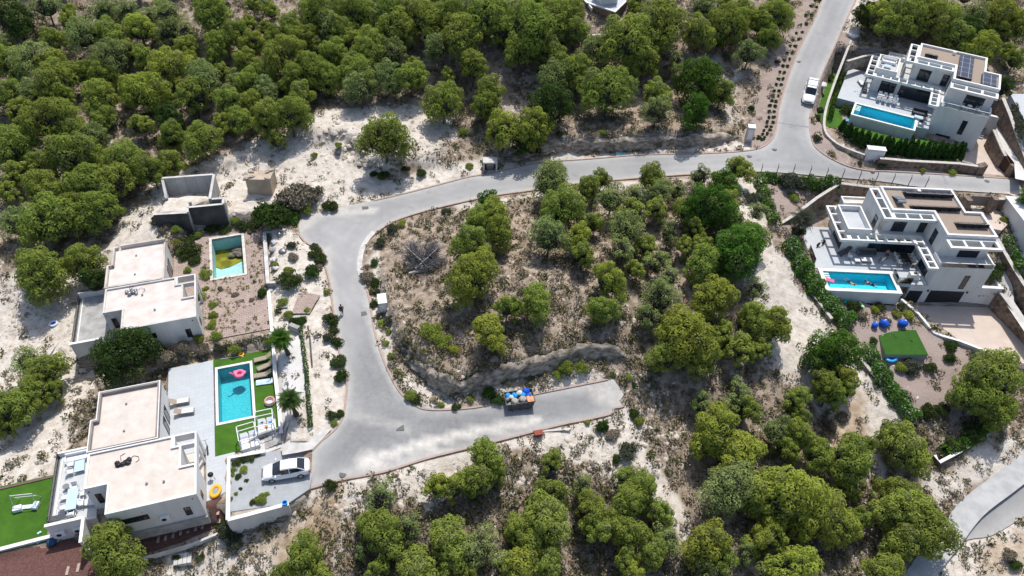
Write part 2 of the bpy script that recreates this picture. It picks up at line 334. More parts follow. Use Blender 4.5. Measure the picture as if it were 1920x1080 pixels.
ROOFG = mat('pinkish cream roof membrane', (.64,.575,.515), (.53,.465,.405), 1.1, .95, .1, 14, lo=.3, hi=.7)
ROOFW = mat('pale dusty roof membrane', (.66,.605,.56), (.54,.465,.415), .9, .95, .1, 14, lo=.3, hi=.7)
GRAVELROOF = mat('beige gravel roof', (.36,.29,.23), (.27,.215,.17), 9, 1, .4, 30)
DECK = brickmat('pale grey terrace tiles', (.46,.485,.505), (.44,.465,.485), (.37,.39,.41), .9, .45, .012, .6, noise=.06, bump=.1)
DECKC = brickmat('warm grey terrace tiles', (.52,.53,.53), (.50,.51,.51), (.43,.44,.44), .8, .8, .012, .6, 0, noise=.06, bump=.1)
BEIGE = brickmat('beige driveway paving', (.56,.47,.40), (.53,.44,.37), (.47,.39,.33), 1.2, 1.2, .01, .8, 0, noise=.08, bump=.1)
BRICKP = brickmat('old pink brick paving', (.42,.325,.28), (.35,.27,.23), (.26,.20,.165), .5, .3, .03, .9, noise=.16)
PLATM = brickmat('grey platform tiles', (.36,.375,.385), (.335,.35,.36), (.32,.33,.34), .4, .4, .012, .8, 0, noise=.12)
CONC = mat('grey concrete', (.40,.395,.38), (.28,.275,.26), 1.2, .95, .15, 20)
CONCD = mat('dark stained concrete', (.10,.095,.09), (.045,.045,.045), .7, .95, .15, 20)
CONCL = mat('pale concrete', (.60,.58,.55), (.46,.44,.41), 1.2, .95, .1, 20)
STONE = stonemat('brown rubble stone', [(.10,.06,.04),(.20,.13,.09),(.30,.21,.15),(.16,.11,.08)])
STONEG = stonemat('grey beige rubble stone', [(.22,.18,.14),(.38,.32,.26),(.5,.44,.37),(.3,.25,.2)], 1.8)
KERB = mat('terracotta kerb', (.42,.31,.26), (.34,.27,.23), 1.5, .9)
METALW = mat('white painted metal', (.8,.8,.8), None, 3, .4)
METALG = mat('grey metal', (.30,.31,.32), None, 3, .35, metal=.6)
BLACK = mat('black plastic', (.015,.015,.017), None, 3, .5)
RUBBER = mat('black rubber', (.02,.02,.02), None, 3, .8)
TAUPE = mat('taupe sling fabric', (.36,.29,.22), None, 8, .9)
FABW = mat('white cushion fabric', (.75,.76,.78), (.66,.68,.72), 5, .95)
FABG = mat('grey cushion fabric', (.09,.095,.105), (.07,.075,.08), 5, .95)
BLUEP = mat('blue vinyl', (.015,.12,.62), (.01,.09,.5), 4, .35)
BLUEL = mat('bright blue vinyl', (.03,.36,.75), (.02,.25,.6), 4, .35)
PINKP = mat('pink vinyl', (.85,.20,.35), (.75,.14,.28), 4, .35)
YELP = mat('yellow vinyl', (.85,.45,.02), (.75,.36,.02), 4, .4)
ORP = mat('orange vinyl', (.75,.26,.04), None, 4, .4)
TURF = mat('artificial turf', (.062,.158,.013), (.04,.11,.008), .9, .95, .5, 60, lo=.3, hi=.7)
TURFD = mat('deep green turf', (.035,.11,.012), (.028,.09,.01), 1.2, .95, .5, 60)
TILEP = mat('cyan pool tile caustic mottle', (.055,.52,.575), (.03,.39,.455), 7, .4, 0, lo=.42, hi=.58, detail=2)  # noise mottle paints rippling caustic light into the tile colour
TILEP2 = mat('blue pool tile caustic mottle', (.03,.66,.80), (.02,.57,.70), 7, .4, 0, detail=2)  # caustic light mottled into the blue tile colour
TILEA = mat('faded aqua pool lining', (.36,.62,.60), (.28,.54,.53), 2, .7)
SOLAR = brickmat('solar cells', (.035,.04,.055), (.045,.05,.07), (.35,.35,.36), 1.0, 1.65, .03, .12, 0, noise=.02, bump=0)
# ================================================================ GROUND
WHITE_Z = [
 ([(300,330),(400,300),(480,270),(560,235),(640,205),(720,200),(800,195),(850,225),(840,265),(760,300),(720,345),(700,378),(640,388),(566,408),(540,400),(470,412),(430,425),(380,440),(300,452),(215,475),(150,492),(60,505),(0,520),(-90,560),(-90,900),(0,915),(100,890),(118,840),(170,745),(190,700),(150,640),(140,545),(200,500),(225,440),(232,400),(285,360)], .95),
 ([(505,430),(560,427),(577,457),(605,470),(627,593),(646,690),(651,735),(627,807),(586,845),(530,850),(520,640),(510,560)], 1.0),
 ([(582,920),(640,903),(720,888),(800,863),(960,823),(1110,788),(1170,770),(1215,800),(1240,880),(1290,960),(1300,1010),(1230,950),(1170,900),(1060,860),(960,850),(900,880),(820,930),(760,930),(680,960),(640,990),(600,1000),(560,960)], .95),
 ([(1436,425),(1462,480),(1500,545),(1560,610),(1610,680),(1660,750),(1700,800),(1650,880),(1580,860),(1540,790),(1480,720),(1430,650),(1410,560),(1410,480)], 1.0),
 ([(692,500),(712,470),(712,560),(740,660),(790,712),(850,742),(950,722),(1120,690),(1130,712),(945,752),(850,768),(790,765),(735,705),(700,610)], .8),
 ([(560,300),(700,330),(900,300),(1010,292),(1380,268),(1430,262),(1425,280),(1200,294),(920,328),(700,380)], .72),
 ([(700,200),(800,190),(850,230),(860,290),(760,330),(690,300)], .5),
 ([(1545,130),(1568,80),(1590,30),(1610,-10),(1640,-10),(1620,60),(1590,110),(1570,140)], .85),
 ([(1760,880),(1850,850),(1920,800),(1990,780),(1990,860),(1840,915),(1777,960),(1740,940)], .7),
 ([(1723,1100),(1820,1010),(1920,960),(1990,930),(1990,1150),(1760,1150)], .85),
 ([(1380,340),(1425,335),(1450,440),(1420,440),(1385,400)], .85),
 ([(430,985),(545,945),(600,925),(640,960),(660,1080),(300,1100),(290,1045)], .75),
 ([(860,385),(1000,362),(1100,350),(1300,333),(1400,325),(1400,340),(1200,350),(1000,372),(880,400)], .6),
 ([(1290,100),(1340,90),(1400,130),(1390,230),(1360,240),(1330,150)], .35),
 ([(900,190),(1000,180),(1000,240),(930,235)], .35),
]
PINK_Z = [([(1440,345),(1570,348),(1500,392),(1463,415),(1448,395)], .9), ([(1462,432),(1500,400),(1548,392),(1560,410),(1510,420),(1500,450),(1490,462)], .9), ([(1610,605),(1640,595),(1700,590),(1725,600),(1755,635),(1800,645),(1862,668),(1850,720),(1800,790),(1730,785),(1690,745),(1650,690),(1600,640)], .95), ([(1570,565),(1690,562),(1705,590),(1600,600)], .7), ([(1518,240),(1530,170),(1545,130),(1580,60),(1600,70),(1585,130),(1560,170),(1545,230),(1555,270),(1590,295),(1640,305),(1850,322),(1850,333),(1740,327),(1627,320),(1587,311),(1553,295),(1524,268)], 1.0),
 ([(1540,-12),(1510,-12),(1480,60),(1440,120),(1418,180),(1405,235),(1400,262),(1425,278),(1447,262),(1456,240),(1462,200),(1480,140),(1500,90)], .8)]
TAN_Z = [([(545,960),(640,905),(650,1000),(620,1080),(540,1080),(480,1010)], .9), ([(1540,760),(1620,740),(1640,850),(1560,880),(1530,820)], .8),
 ([(1800,1100),(1850,1020),(1990,950),(1990,1150)], .6), ([(1250,120),(1330,130),(1300,200),(1240,170)], .4), ([(270,690),(380,650),(520,650),(500,700),(300,730)], .7)]
def zone(poly_px, amt, soft=2.2):
    p = pxpoly(poly_px); sd_ = sdist(GX, GY, p)+vnoise(GX, GY, 3.2)*1.9+vnoise(GX, GY, 1.1)*1.0
    return amt*(1-sstep(sd_, -soft*.5, soft*.5))
zw = np.zeros_like(GX); zp = np.zeros_like(GX); zt = np.zeros_like(GX)
for p, a in WHITE_Z: zw = np.maximum(zw, zone(p, a))
for p, a in PINK_Z: zp = np.maximum(zp, zone(p, a, .5))
for p, a in TAN_Z: zt = np.maximum(zt, zone(p, a))
zw *= (1-zp)
ny, nx = GX.shape
idx = np.arange(nx*ny).reshape(ny, nx)
F = np.stack([idx[:-1,:-1], idx[:-1,1:], idx[1:,1:], idx[1:,:-1]], -1).reshape(-1, 4)
def groundmat():
    m = bpy.data.materials.new('hillside soil'); m.use_nodes = True; t = m.node_tree; b = t.nodes['Principled BSDF']
    b.inputs['Roughness'].default_value = 1; b.inputs['Specular IOR Level'].default_value = .1
    L = t.links.new; tc = t.nodes.new('ShaderNodeTexCoord'); at = t.nodes.new('ShaderNodeAttribute'); at.attribute_name = 'zone'
    sep = t.nodes.new('ShaderNodeSeparateColor'); L(at.outputs['Color'], sep.inputs[0])
    def noise(s, d=8, r=.6):
        n = t.nodes.new('ShaderNodeTexNoise'); n.inputs['Scale'].default_value = s; n.inputs['Detail'].default_value = d; n.inputs['Roughness'].default_value = r
        L(tc.outputs['Object'], n.inputs['Vector']); return n.outputs['Fac']
    def ramp(f, stops):
        r = t.nodes.new('ShaderNodeValToRGB'); el = r.color_ramp.elements
        el[0].position, el[0].color = stops[0][0], stops[0][1]+(1,); el[1].position, el[1].color = stops[-1][0], stops[-1][1]+(1,)
        for p, c in stops[1:-1]: e = el.new(p); e.color = c+(1,)
        L(f, r.inputs[0]); return r.outputs[0]
    def mix(f, a, c):
        x = t.nodes.new('ShaderNodeMix'); x.data_type = 'RGBA'; L(f, x.inputs[0]); L(a, x.inputs[6]); L(c, x.inputs[7]); return x.outputs[2]
    def math_(op, a, c=None, v=None):
        x = t.nodes.new('ShaderNodeMath'); x.operation = op; x.use_clamp = False; L(a, x.inputs[0])
        if c is not None: L(c, x.inputs[1])
        if v is not None: x.inputs[1].default_value = v
        return x.outputs[0]
    n_big, n_mid, n_fine = noise(.22), noise(1.3), noise(6, 6, .75)
    soil = ramp(n_mid, [(.30,(.165,.122,.088)),(.45,(.26,.20,.148)),(.55,(.345,.275,.21)),(.70,(.47,.395,.315))])
    soil = mix(ramp(n_fine, [(.42,(0,0,0)),(.75,(.8,.8,.8))]), soil, ramp(n_mid, [(.3,(.27,.22,.17)),(.7,(.47,.405,.335))]))
    white = ramp(n_mid, [(.28,(.40,.34,.275)),(.42,(.56,.495,.42)),(.58,(.66,.605,.535)),(.75,(.73,.685,.62))])
    white = mix(ramp(n_fine, [(.26,(1,1,1)),(.38,(0,0,0))]), white, ramp(n_mid, [(.3,(.30,.26,.21)),(.7,(.44,.39,.32))]))
    pk = ramp(noise(14, 4, .8), [(.3,(.30,.235,.205)),(.7,(.42,.34,.30))])
    tan = ramp(n_mid, [(.3,(.24,.16,.09)),(.5,(.40,.29,.18)),(.7,(.55,.44,.32))])
    # break the white zones up with noise
    s1 = math_('MULTIPLY', n_big, v=.9); s2 = math_('ADD', sep.outputs[0], s1); s3 = math_('SUBTRACT', s2, math_('MULTIPLY', n_mid, v=.8))
    wf = ramp(s3, [(.28,(0,0,0)),(.55,(1,1,1))])
    c = mix(wf, soil, white); c = mix(sep.outputs[2], c, tan); c = mix(sep.outputs[1], c, pk)
    ge = t.nodes.new('ShaderNodeNewGeometry'); sx = t.nodes.new('ShaderNodeSeparateXYZ'); L(ge.outputs['True Normal'], sx.inputs[0])
    wv = t.nodes.new('ShaderNodeTexNoise'); mp = t.nodes.new('ShaderNodeMapping'); mp.inputs['Scale'].default_value = (.5,.5,5); L(tc.outputs['Object'], mp.inputs[0]); L(mp.outputs[0], wv.inputs[0]); wv.inputs['Scale'].default_value = 1.3; wv.inputs['Detail'].default_value = 8
    rock = ramp(wv.outputs['Fac'], [(.3,(.10,.085,.07)),(.5,(.26,.225,.19)),(.7,(.42,.37,.32))])
    c = mix(ramp(sx.outputs[2], [(.55,(1,1,1)),(.80,(0,0,0))]), c, rock)
    L(c, b.inputs['Base Color'])
    bp = t.nodes.new('ShaderNodeBump'); bp.inputs['Strength'].default_value = .8; bp.inputs['Distance'].default_value = .13
    L(math_('ADD', n_fine, n_mid), bp.inputs['Height']); L(bp.outputs[0], b.inputs['Normal'])
    return m
SOIL = groundmat()
me = npmesh('ground', np.stack([GX, GY, GZ], -1).reshape(-1, 3), F, [SOIL], smooth=True)
ca = me.color_attributes.new('zone', 'FLOAT_COLOR', 'POINT')
ca.data.foreach_set('color', np.stack([zw, zp, zt, np.ones_like(zw)], -1).astype(np.float32).ravel())
o = bpy.data.objects.new('ground', me); C.objects.link(o); tag(o, kind='structure')
# ---------------------------------------------------------------- draped sheets
def drape(name, poly, m, zf, step=1.0, attr=None, kind='structure', **kw):
    poly = np.asarray(poly); x0, y0 = poly.min(0); x1, y1 = poly.max(0)
    pts = [tuple(p) for p in poly]; n = len(pts)
    xs = np.arange(x0, x1, step); ys = np.arange(y0, y1, step)
    if len(xs) and len(ys):
        a, b = np.meshgrid(xs, ys); a = a+(np.arange(len(ys))[:,None] % 2)*step*.5; a = a.ravel(); b = b.ravel()
        k = sdist(a, b, poly) < -step*.4; pts += list(zip(a[k], b[k]))
    v, e, f, _, _, _ = delaunay_2d_cdt([Vector(p) for p in pts], [(i, (i+1) % n) for i in range(n)], [], 1, 1e-4)
    v = np.array([(p.x, p.y) for p in v]); f = [q for q in f]
    z = zf(v[:,0], v[:,1]) if callable(zf) else np.full(len(v), zf)
    f = [tuple(q) if ((v[q[1]]-v[q[0]])[0]*(v[q[2]]-v[q[0]])[1]-(v[q[1]]-v[q[0]])[1]*(v[q[2]]-v[q[0]])[0]) > 0 else tuple(q[::-1]) for q in f]
    me = bpy.data.meshes.new(name); me.from_pydata(np.column_stack([v, z]).tolist(), [], f); me.materials.append(m)
    me.polygons.foreach_set('use_smooth', [True]*len(f))
    if attr is not None:
        c = me.color_attributes.new('zone', 'FLOAT_COLOR', 'POINT'); c.data.foreach_set('color', attr(v[:,0], v[:,1]).astype(np.float32).ravel())
    me.update(); o = bpy.data.objects.new(name, me); C.objects.link(o); tag(o, kind=kind, **kw); return o
def roadmat():
    m = bpy.data.materials.new('sun bleached asphalt'); m.use_nodes = True; t = m.node_tree; b = t.nodes['Principled BSDF']; L = t.links.new
    b.inputs['Roughness'].default_value = .9; b.inputs['Specular IOR Level'].default_value = .25
    tc = t.nodes.new('ShaderNodeTexCoord'); at = t.nodes.new('ShaderNodeAttribute'); at.attribute_name = 'zone'
    sep = t.nodes.new('ShaderNodeSeparateColor'); L(at.outputs['Color'], sep.inputs[0])
    def noise(s, d=6, r=.55):
        n = t.nodes.new('ShaderNodeTexNoise'); n.inputs['Scale'].default_value = s; n.inputs['Detail'].default_value = d; n.inputs['Roughness'].default_value = r
        L(tc.outputs['Object'], n.inputs['Vector']); return n.outputs['Fac']
    def ramp(f, a, ca_, c, cb):
        r = t.nodes.new('ShaderNodeValToRGB'); e = r.color_ramp.elements; e[0].position = a; e[0].color = ca_+(1,); e[1].position = c; e[1].color = cb+(1,); L(f, r.inputs[0]); return r.outputs[0]
    def mix(f, a, c, bt='MIX'):
        x = t.nodes.new('ShaderNodeMix'); x.data_type = 'RGBA'; x.blend_type = bt
        if isinstance(f, float): x.inputs[0].default_value = f
        else: L(f, x.inputs[0])
        L(a, x.inputs[6]); L(c, x.inputs[7]); return x.outputs[2]
    base = ramp(noise(.18, 7, .6), .32, (.285,.283,.28), .68, (.365,.361,.355))
    tr = ramp(sep.outputs[2], .0, (1,1,1), 1.0, (1.10,1.095,1.08)); base = mix(1.0, base, tr, 'MULTIPLY')
    oil = ramp(noise(.55, 5, .65), .60, (1,1,1), .74, (.80,.80,.80)); base = mix(1.0, base, oil, 'MULTIPLY')
    base = mix(1.0, base, ramp(noise(30, 3, .8), .3, (.86,.86,.86), .7, (1.08,1.08,1.08)), 'MULTIPLY')
    newer = mix(1.0, base, ramp(noise(2.5), .3, (.66,.67,.685), .7, (.80,.805,.81)), 'MULTIPLY')
    c = mix(sep.outputs[1], base, newer)
    v = t.nodes.new('ShaderNodeTexVoronoi'); v.feature = 'DISTANCE_TO_EDGE'; v.inputs['Scale'].default_value = .22; v.inputs['Randomness'].default_value = 1
    mp = t.nodes.new('ShaderNodeMix'); mp.data_type = 'VECTOR'; mp.inputs[0].default_value = .12
    nn = t.nodes.new('ShaderNodeTexNoise'); nn.inputs['Scale'].default_value = 1.2; L(tc.outputs['Object'], nn.inputs[0]); L(tc.outputs['Object'], mp.inputs[4]); L(nn.outputs['Color'], mp.inputs[5])
    L(mp.outputs[1], v.inputs[0])
    c = mix(ramp(v.outputs['Distance'], .0, (.10,.10,.10), .006, (0,0,0)), c, ramp(noise(1), .2, (.17,.17,.17), .9, (.20,.20,.20)))
    dust = ramp(noise(.8, 8, .7), .3, (.58,.54,.48), .7, (.68,.645,.59))
    df = t.nodes.new('ShaderNodeMath'); df.operation = 'MULTIPLY_ADD'; df.use_clamp = True
    n2 = t.nodes.new('ShaderNodeMapRange'); n2.inputs[1].default_value = .35; n2.inputs[2].default_value = .6; n2.inputs[3].default_value = .65; n2.inputs[4].default_value = 1.0; L(noise(1.6, 9, .7), n2.inputs[0])
    L(sep.outputs[0], df.inputs[0]); L(n2.outputs[0], df.inputs[1]); df.inputs[2].default_value = 0
    c = mix(df.outputs[0], c, dust); L(c, b.inputs['Base Color'])
    bp = t.nodes.new('ShaderNodeBump'); bp.inputs['Strength'].default_value = .15; bp.inputs['Distance'].default_value = .02; L(noise(40), bp.inputs['Height']); L(bp.outputs[0], b.inputs['Normal'])
    return m
ASPH = roadmat()
STAINS = [([(690,868),(730,852),(790,833),(860,815),(960,797),(1010,790)], .75, 1.0), ([(690,868),(700,882)], 1.9, 1.0), ([(800,832),(810,850)], 1.3, .8),
          ([(670,780),(710,792),(760,803)], .9, .3), ([(940,392),(660,400)], 1.2, .0), ([(1060,715),(1150,712)], 2., .7), ([(1130,735),(1175,750)], 2.4, .75), ([(700,395),(640,400)], 1.0, .6),
          ([(692,560),(700,610),(715,655),(730,700),(745,728)], .9, .6), ([(680,470),(678,520)], .5, .9), ([(612,470),(618,527)], .8, .5), ([(585,905),(640,893),(720,879),(800,854)], .8, .5),
          ([(570,425),(590,405),(640,393)], 1.2, .6), ([(1000,357),(940,365),(850,383)], .7, .5)]
STW = [(pxpoly(a), r, k) for a, r, k in STAINS]
NEWER = pxpoly([(700,470),(720,640),(800,745),(900,757),(1000,738),(1120,718),(1160,760),(1100,785),(900,833),(780,860),(680,880),(600,900),(600,850),(655,780),(650,700)])
def road_attr(x, y):
    s = np.zeros(len(x))
    for p, r, k in STW: s = np.maximum(s, k*(1-sstep(seg_dist(x, y, p, False), r*.25, r)))
    e = seg_dist(x, y, ROAD); s = np.maximum(s, .45*(1-sstep(e, 0, 1.1)))
    nw = 1-sstep(sdist(x, y, NEWER), -2.5, 1.5)
    trk = np.exp(-((e-1.5)/.35)**2)+np.exp(-((e-3.0)/.35)**2); return np.stack([s, nw, trk, s*0+1], -1)
drape('road', ROAD, ASPH, lambda x, y: H0(x, y)+.03, .7, road_attr)
drape('road', ROAD2, ASPH, lambda x, y: H0(x, y)+.03, .8, lambda x, y: np.stack([.35*(1-sstep(seg_dist(x, y, ROAD2), 0, 2)), x*0+.5, x*0, x*0+1], -1))
# concrete pavement strip along the lower road
def line_px(pts, n=3, f=None):
    a = smooth_line(pts, n); x, y, z = PT0(a[:,0], a[:,1], f); return np.stack([x, y, z], 1)
def offset(l, d):
    l = np.asarray(l)[:, :2]; t = np.gradient(l, axis=0); t /= np.linalg.norm(t, axis=1)[:,None]+1e-9
    return l+np.stack([-t[:,1], t[:,0]], 1)*d
def sweep(mb, l, w0, w1, z0, z1, m=0):     # box-section band along a line; offsets w0..w1 sideways, z per point
    a = offset(l, w0); b = offset(l, w1); n = len(l); z0 = np.broadcast_to(z0, n); z1 = np.broadcast_to(z1, n)
    v = []; f = []
    for i in range(n): v += [(a[i][0],a[i][1],z0[i]),(b[i][0],b[i][1],z0[i]),(b[i][0],b[i][1],z1[i]),(a[i][0],a[i][1],z1[i])]
    for i in range(n-1):
        for k in range(4): f.append((i*4+k,i*4+(k+1)%4,(i+1)*4+(k+1)%4,(i+1)*4+k))
    f += [(3,2,1,0), tuple(range((n-1)*4, n*4))]; return mb.add(v, f, m)
for e in (N_EDGE[4:], E_EDGE, S_EDGE[7:], X_EDGE[3:], W_EDGE):
    l = line_px(e, 4); mb = MB(); z = H0(l[:,0], l[:,1]); sweep(mb, l, -.1, .12, z-.35, z+.11)
    mb.ob('kerb', KERB, kind='structure')
PAVE = mat('patched pavement concrete', (.46,.46,.45), (.36,.36,.355), .9, .9, .1)
l = line_px(LR_L, 4); z = H0(l[:,0], l[:,1]); mb = MB(); sweep(mb, l, -.1, 2.3, z-.3, z+.10); mb.ob('pavement', PAVE, kind='structure')
# white pavement corner at the bend, small pavements by the driveways
l = line_px([(706,437),(692,455),(684,475),(681,500),(684,520)], 4); z = H0(l[:,0], l[:,1]); mb = MB(); sweep(mb, l, -.75, -.12, z-.3, z+.12); mb.ob('pavement', CONCL, kind='structure')
drape('pavement', pxpoly([(530,855),(527,838),(566,812),(600,806),(622,806),(603,827),(586,844),(560,850)]), CONCL, lambda x, y: H0(x, y)+.16, 1.0)
# drain channel across the road
for a, b in (((1456,229),(1516,238)), ((1766,326),(1776,345))):
    l = line_px([a, b], 3); z = H0(l[:,0], l[:,1]); mb = MB(); sweep(mb, l, -.16, .16, z-.1, z+.042)
    mb.ob('drain_channel', METALG, label='dark steel drain channel crossing the road '+('below the parked white pickup' if a[0] < 1600 else 'in front of the entrance gate'), cat='drain')
MANH = mat('manhole iron', (.13,.125,.12), None, 8, .7)
MH = [(684,588,'rect','beside the walking person'),(750,803,'rect','at the bend left of the rubbish skip'),(685,390,'rect','at the top of the wide bend'),(1405,293,'round','near the white pillar cabinet'),
      (1636,321,'round','below the white utility box of the upper villa'),(1452,280,'round','in the upper junction'),(1497,115,'round','uphill from the white pickup'),(1811,988,'round','on the lower right pavement'),(643,889,'round','downhill of the white saloon car'),(1850,340,'round','by the entrance gates on the right')]
for px, py, k, wh in MH:
    x, y, z = PT0(np.array([px]), np.array([py])); x, y, z = float(x[0]), float(y[0]), float(z[0])+(.10 if px == 1811 else .03)
    mb = MB()
    if k == 'rect': mb.box(-.42,-.32,-.05,.42,.32,.015)
    else: mb.lathe([(.36,-.05),(.36,.015),(.30,.02)], n=20)
    o = mb.ob('manhole_cover', MANH, label=('square' if k == 'rect' else 'round')+' iron manhole cover '+wh, cat='manhole cover', group='manhole covers in the roads'); o.location = (x, y, z); o.rotation_euler = (0,0,.2)
# ================================================================ FREE-STANDING WALLS
def wall(pts, zt, thick, depth, m, name, label, cat='wall', cop=None, copw=None, world=False, n=1, gap=None, group=None):
    """pts: photo pixels of the wall top at height zt (one or one per point); depth: height of the wall below its top"""
    zt = np.broadcast_to(np.array(zt, float), len(pts)).astype(float)
    if world: l = np.array(pts, float)
    else: a = np.array(pts, float); x, y = P(a[:,0], a[:,1], zt); l = np.stack([x, y], 1)
    if n > 1: l = smooth_line(np.column_stack([l, zt]), n); zt = l[:,2]; l = l[:,:2]
    else:                                                   # split long legs so that a stepped foot follows the ground
        q = [np.append(l[0], zt[0])]
        for i in range(len(l)-1):
            k = max(1, int(np.hypot(*(l[i+1]-l[i]))/2.5))
            for j in range(1, k+1): q.append(np.append(l[i]+(l[i+1]-l[i])*j/k, zt[i]+(zt[i+1]-zt[i])*j/k))
        q = np.array(q); l = q[:,:2]; zt = q[:,2]
    c = (float(l[0][0]), float(l[0][1]), float(zt[0])-depth)
    t = thing(name, label, cat, c, group=group)
    lo = l-np.array(c[:2]); mb = MB(); ct = .08 if cop else 0
    sweep(mb, lo, -thick/2, thick/2, zt-depth-c[2], zt-ct-c[2]); mb.ob('wall_body', m, t)
    if cop:
        mb = MB(); cw = (copw or thick+.1)/2; sweep(mb, lo, -cw, cw, zt-ct-c[2], zt-c[2]); mb.ob('coping', cop, t)
    return t

def rock_face(pts, h, out=.35, seed=1, k=1.0):
    l = smooth_line(np.column_stack([pts, np.zeros(len(pts))]), 10)[:,:2]; n = len(l); rows = 9; rs = np.random.RandomState(seed); V = []; base = H0(l[:,0], l[:,1]); t = np.gradient(l, axis=0); t /= np.linalg.norm(t, axis=1)[:,None]+1e-9; nr = np.stack([t[:,1], -t[:,0]], 1)*k
    s = np.r_[0, np.cumsum(np.linalg.norm(np.diff(l, axis=0), axis=1))]; taper = np.clip(np.minimum(s, s[-1]-s)/3, .15, 1)
    for r in range(rows+1):
        q = r/rows; d = out*(1-q)+.28*(rs.rand(n)-.5)+.5*vnoise(s, s*0+r*.9, 1.2)+(-.45 if r == rows else 0)
        V.append(np.stack([l[:,0]+nr[:,0]*d, l[:,1]+nr[:,1]*d, base-.35+(h*taper+.35)*q*(1+.55*vnoise(s, s*0+7, 1.6))], 1))
    V = np.array(V).reshape(-1, 3); i = np.arange((rows+1)*n).reshape(rows+1, n); F_ = np.stack([i[:-1,:-1], i[:-1,1:], i[1:,1:], i[1:,:-1]], -1).reshape(-1, 4)
    me = npmesh('rock_face', V, F_, [ROCKM]); o = bpy.data.objects.new('rock_face', me); C.objects.link(o); tag(o, kind='structure')
ROCKM = mat('layered grey limestone', (.46,.39,.32), (.19,.155,.12), 1.3, 1, 1.0, 4, lo=.38, hi=.62); ROCKM.node_tree.nodes['Mapping'].inputs['Scale'].default_value = (1,1,2)
rock_face(PLAT[0][0][5:], 2.05, .35, 1); rock_face(PLAT[1][0][1:-1], 1.7, .5, 2)
# ================================================================ TREES AND SHRUBS
def leafmat(name, c1, c2, rand=.15, trans=.45, hue=.009):
    m = bpy.data.materials.new(name); m.use_nodes = True; t = m.node_tree; L = t.links.new
    for n in list(t.nodes): t.nodes.remove(n)
    out = t.nodes.new('ShaderNodeOutputMaterial'); tc = t.nodes.new('ShaderNodeTexCoord'); oi = t.nodes.new('ShaderNodeObjectInfo')
    n = t.nodes.new('ShaderNodeTexNoise'); n.inputs['Scale'].default_value = 2.6; n.inputs['Detail'].default_value = 5; L(tc.outputs['Object'], n.inputs[0])
    r = t.nodes.new('ShaderNodeValToRGB'); r.color_ramp.elements[0].position = .33; r.color_ramp.elements[1].position = .67
    r.color_ramp.elements[0].color = c2+(1,); r.color_ramp.elements[1].color = c1+(1,); L(n.outputs['Fac'], r.inputs[0])
    h = t.nodes.new('ShaderNodeHueSaturation'); mr = t.nodes.new('ShaderNodeMapRange'); mr.inputs[3].default_value = 1-rand; mr.inputs[4].default_value = 1+rand
    L(oi.outputs['Random'], mr.inputs[0]); L(mr.outputs[0], h.inputs['Value'])
    mh = t.nodes.new('ShaderNodeMath'); mh.operation = 'MULTIPLY'; mh.inputs[1].default_value = 7.31; L(oi.outputs['Random'], mh.inputs[0])
    fr = t.nodes.new('ShaderNodeMath'); fr.operation = 'FRACT'; L(mh.outputs[0], fr.inputs[0])
    m2 = t.nodes.new('ShaderNodeMapRange'); m2.inputs[3].default_value = .5-hue; m2.inputs[4].default_value = .5+hue; L(fr.outputs[0], m2.inputs[0]); L(m2.outputs[0], h.inputs['Hue'])
    L(r.outputs[0], h.inputs['Color'])
    d = t.nodes.new('ShaderNodeBsdfDiffuse'); tr = t.nodes.new('ShaderNodeBsdfTranslucent'); mx = t.nodes.new('ShaderNodeMixShader'); mx.inputs[0].default_value = trans
    L(h.outputs[0], d.inputs[0]); L(h.outputs[0], tr.inputs[0]); L(d.outputs[0], mx.inputs[1]); L(tr.outputs[0], mx.inputs[2]); L(mx.outputs[0], out.inputs[0])
    return m
LG = leafmat('pine needles green', (.335,.405,.080), (.215,.275,.058))
LY = leafmat('pine needles yellow green', (.41,.46,.078), (.285,.34,.062))
LS = leafmat('pine needles grey green', (.29,.36,.115), (.20,.25,.09), trans=.25)
LD = leafmat('dark evergreen leaves', (.08,.14,.035), (.05,.09,.025))
LV = leafmat('vivid green leaves', (.12,.235,.035), (.07,.15,.025))
LO = leafmat('olive grey leaves', (.13,.15,.10), (.075,.09,.06))
LB = leafmat('dry brown twigs', (.27,.235,.175), (.17,.145,.105), trans=.15)
LW = leafmat('dusty shrub leaves', (.105,.145,.045), (.055,.08,.03))
LC = leafmat('deep green cypress', (.045,.10,.022), (.03,.065,.016), trans=.15)
BARK = mat('grey brown bark', (.16,.125,.10), (.08,.065,.055), 6, .95, .6)
DEADW = mat('weathered dead wood', (.30,.27,.25), (.16,.15,.15), 3, .95, .4)
LEAFG = leafmat('greyish needles', (.26,.29,.12), (.19,.215,.09)); LEAFT = leafmat('grey inner tufts', (.10,.10,.075), (.06,.06,.05), trans=.1)
LEAF = dict(g=LG, y=LY, s=LS, d=LD, v=LV, o=LO, b=LB)
def rot_rand(rs, n, nrm, tilt):
    """orthonormal frames whose normal is nrm tilted at random"""
    nn = nrm+rs.normal(0, tilt, (n, 3)); nn /= np.linalg.norm(nn, axis=1)[:,None]+1e-9
    a = np.cross(nn, rs.normal(0, 1, (n, 3))); a /= np.linalg.norm(a, axis=1)[:,None]+1e-9
    return nn, a, np.cross(nn, a)
def tufts(rs, c, nrm, size, tilt=.55, asp=.7):
    n = len(c); nn, a, b = rot_rand(rs, n, nrm, tilt); s = size*(.65+.7*rs.rand(n))[:,None]
    lift = nn*s*.22
    v = np.stack([c-a*s*.5-b*s*.5*asp*.6, c+a*s*.5-b*s*.5*asp*.6+lift*0, c+a*s*.15+b*s*.6*asp+lift, c-a*s*.45+b*s*.35*asp-lift*.5], 1)
    return v.reshape(-1, 3), np.arange(n*4).reshape(n, 4)
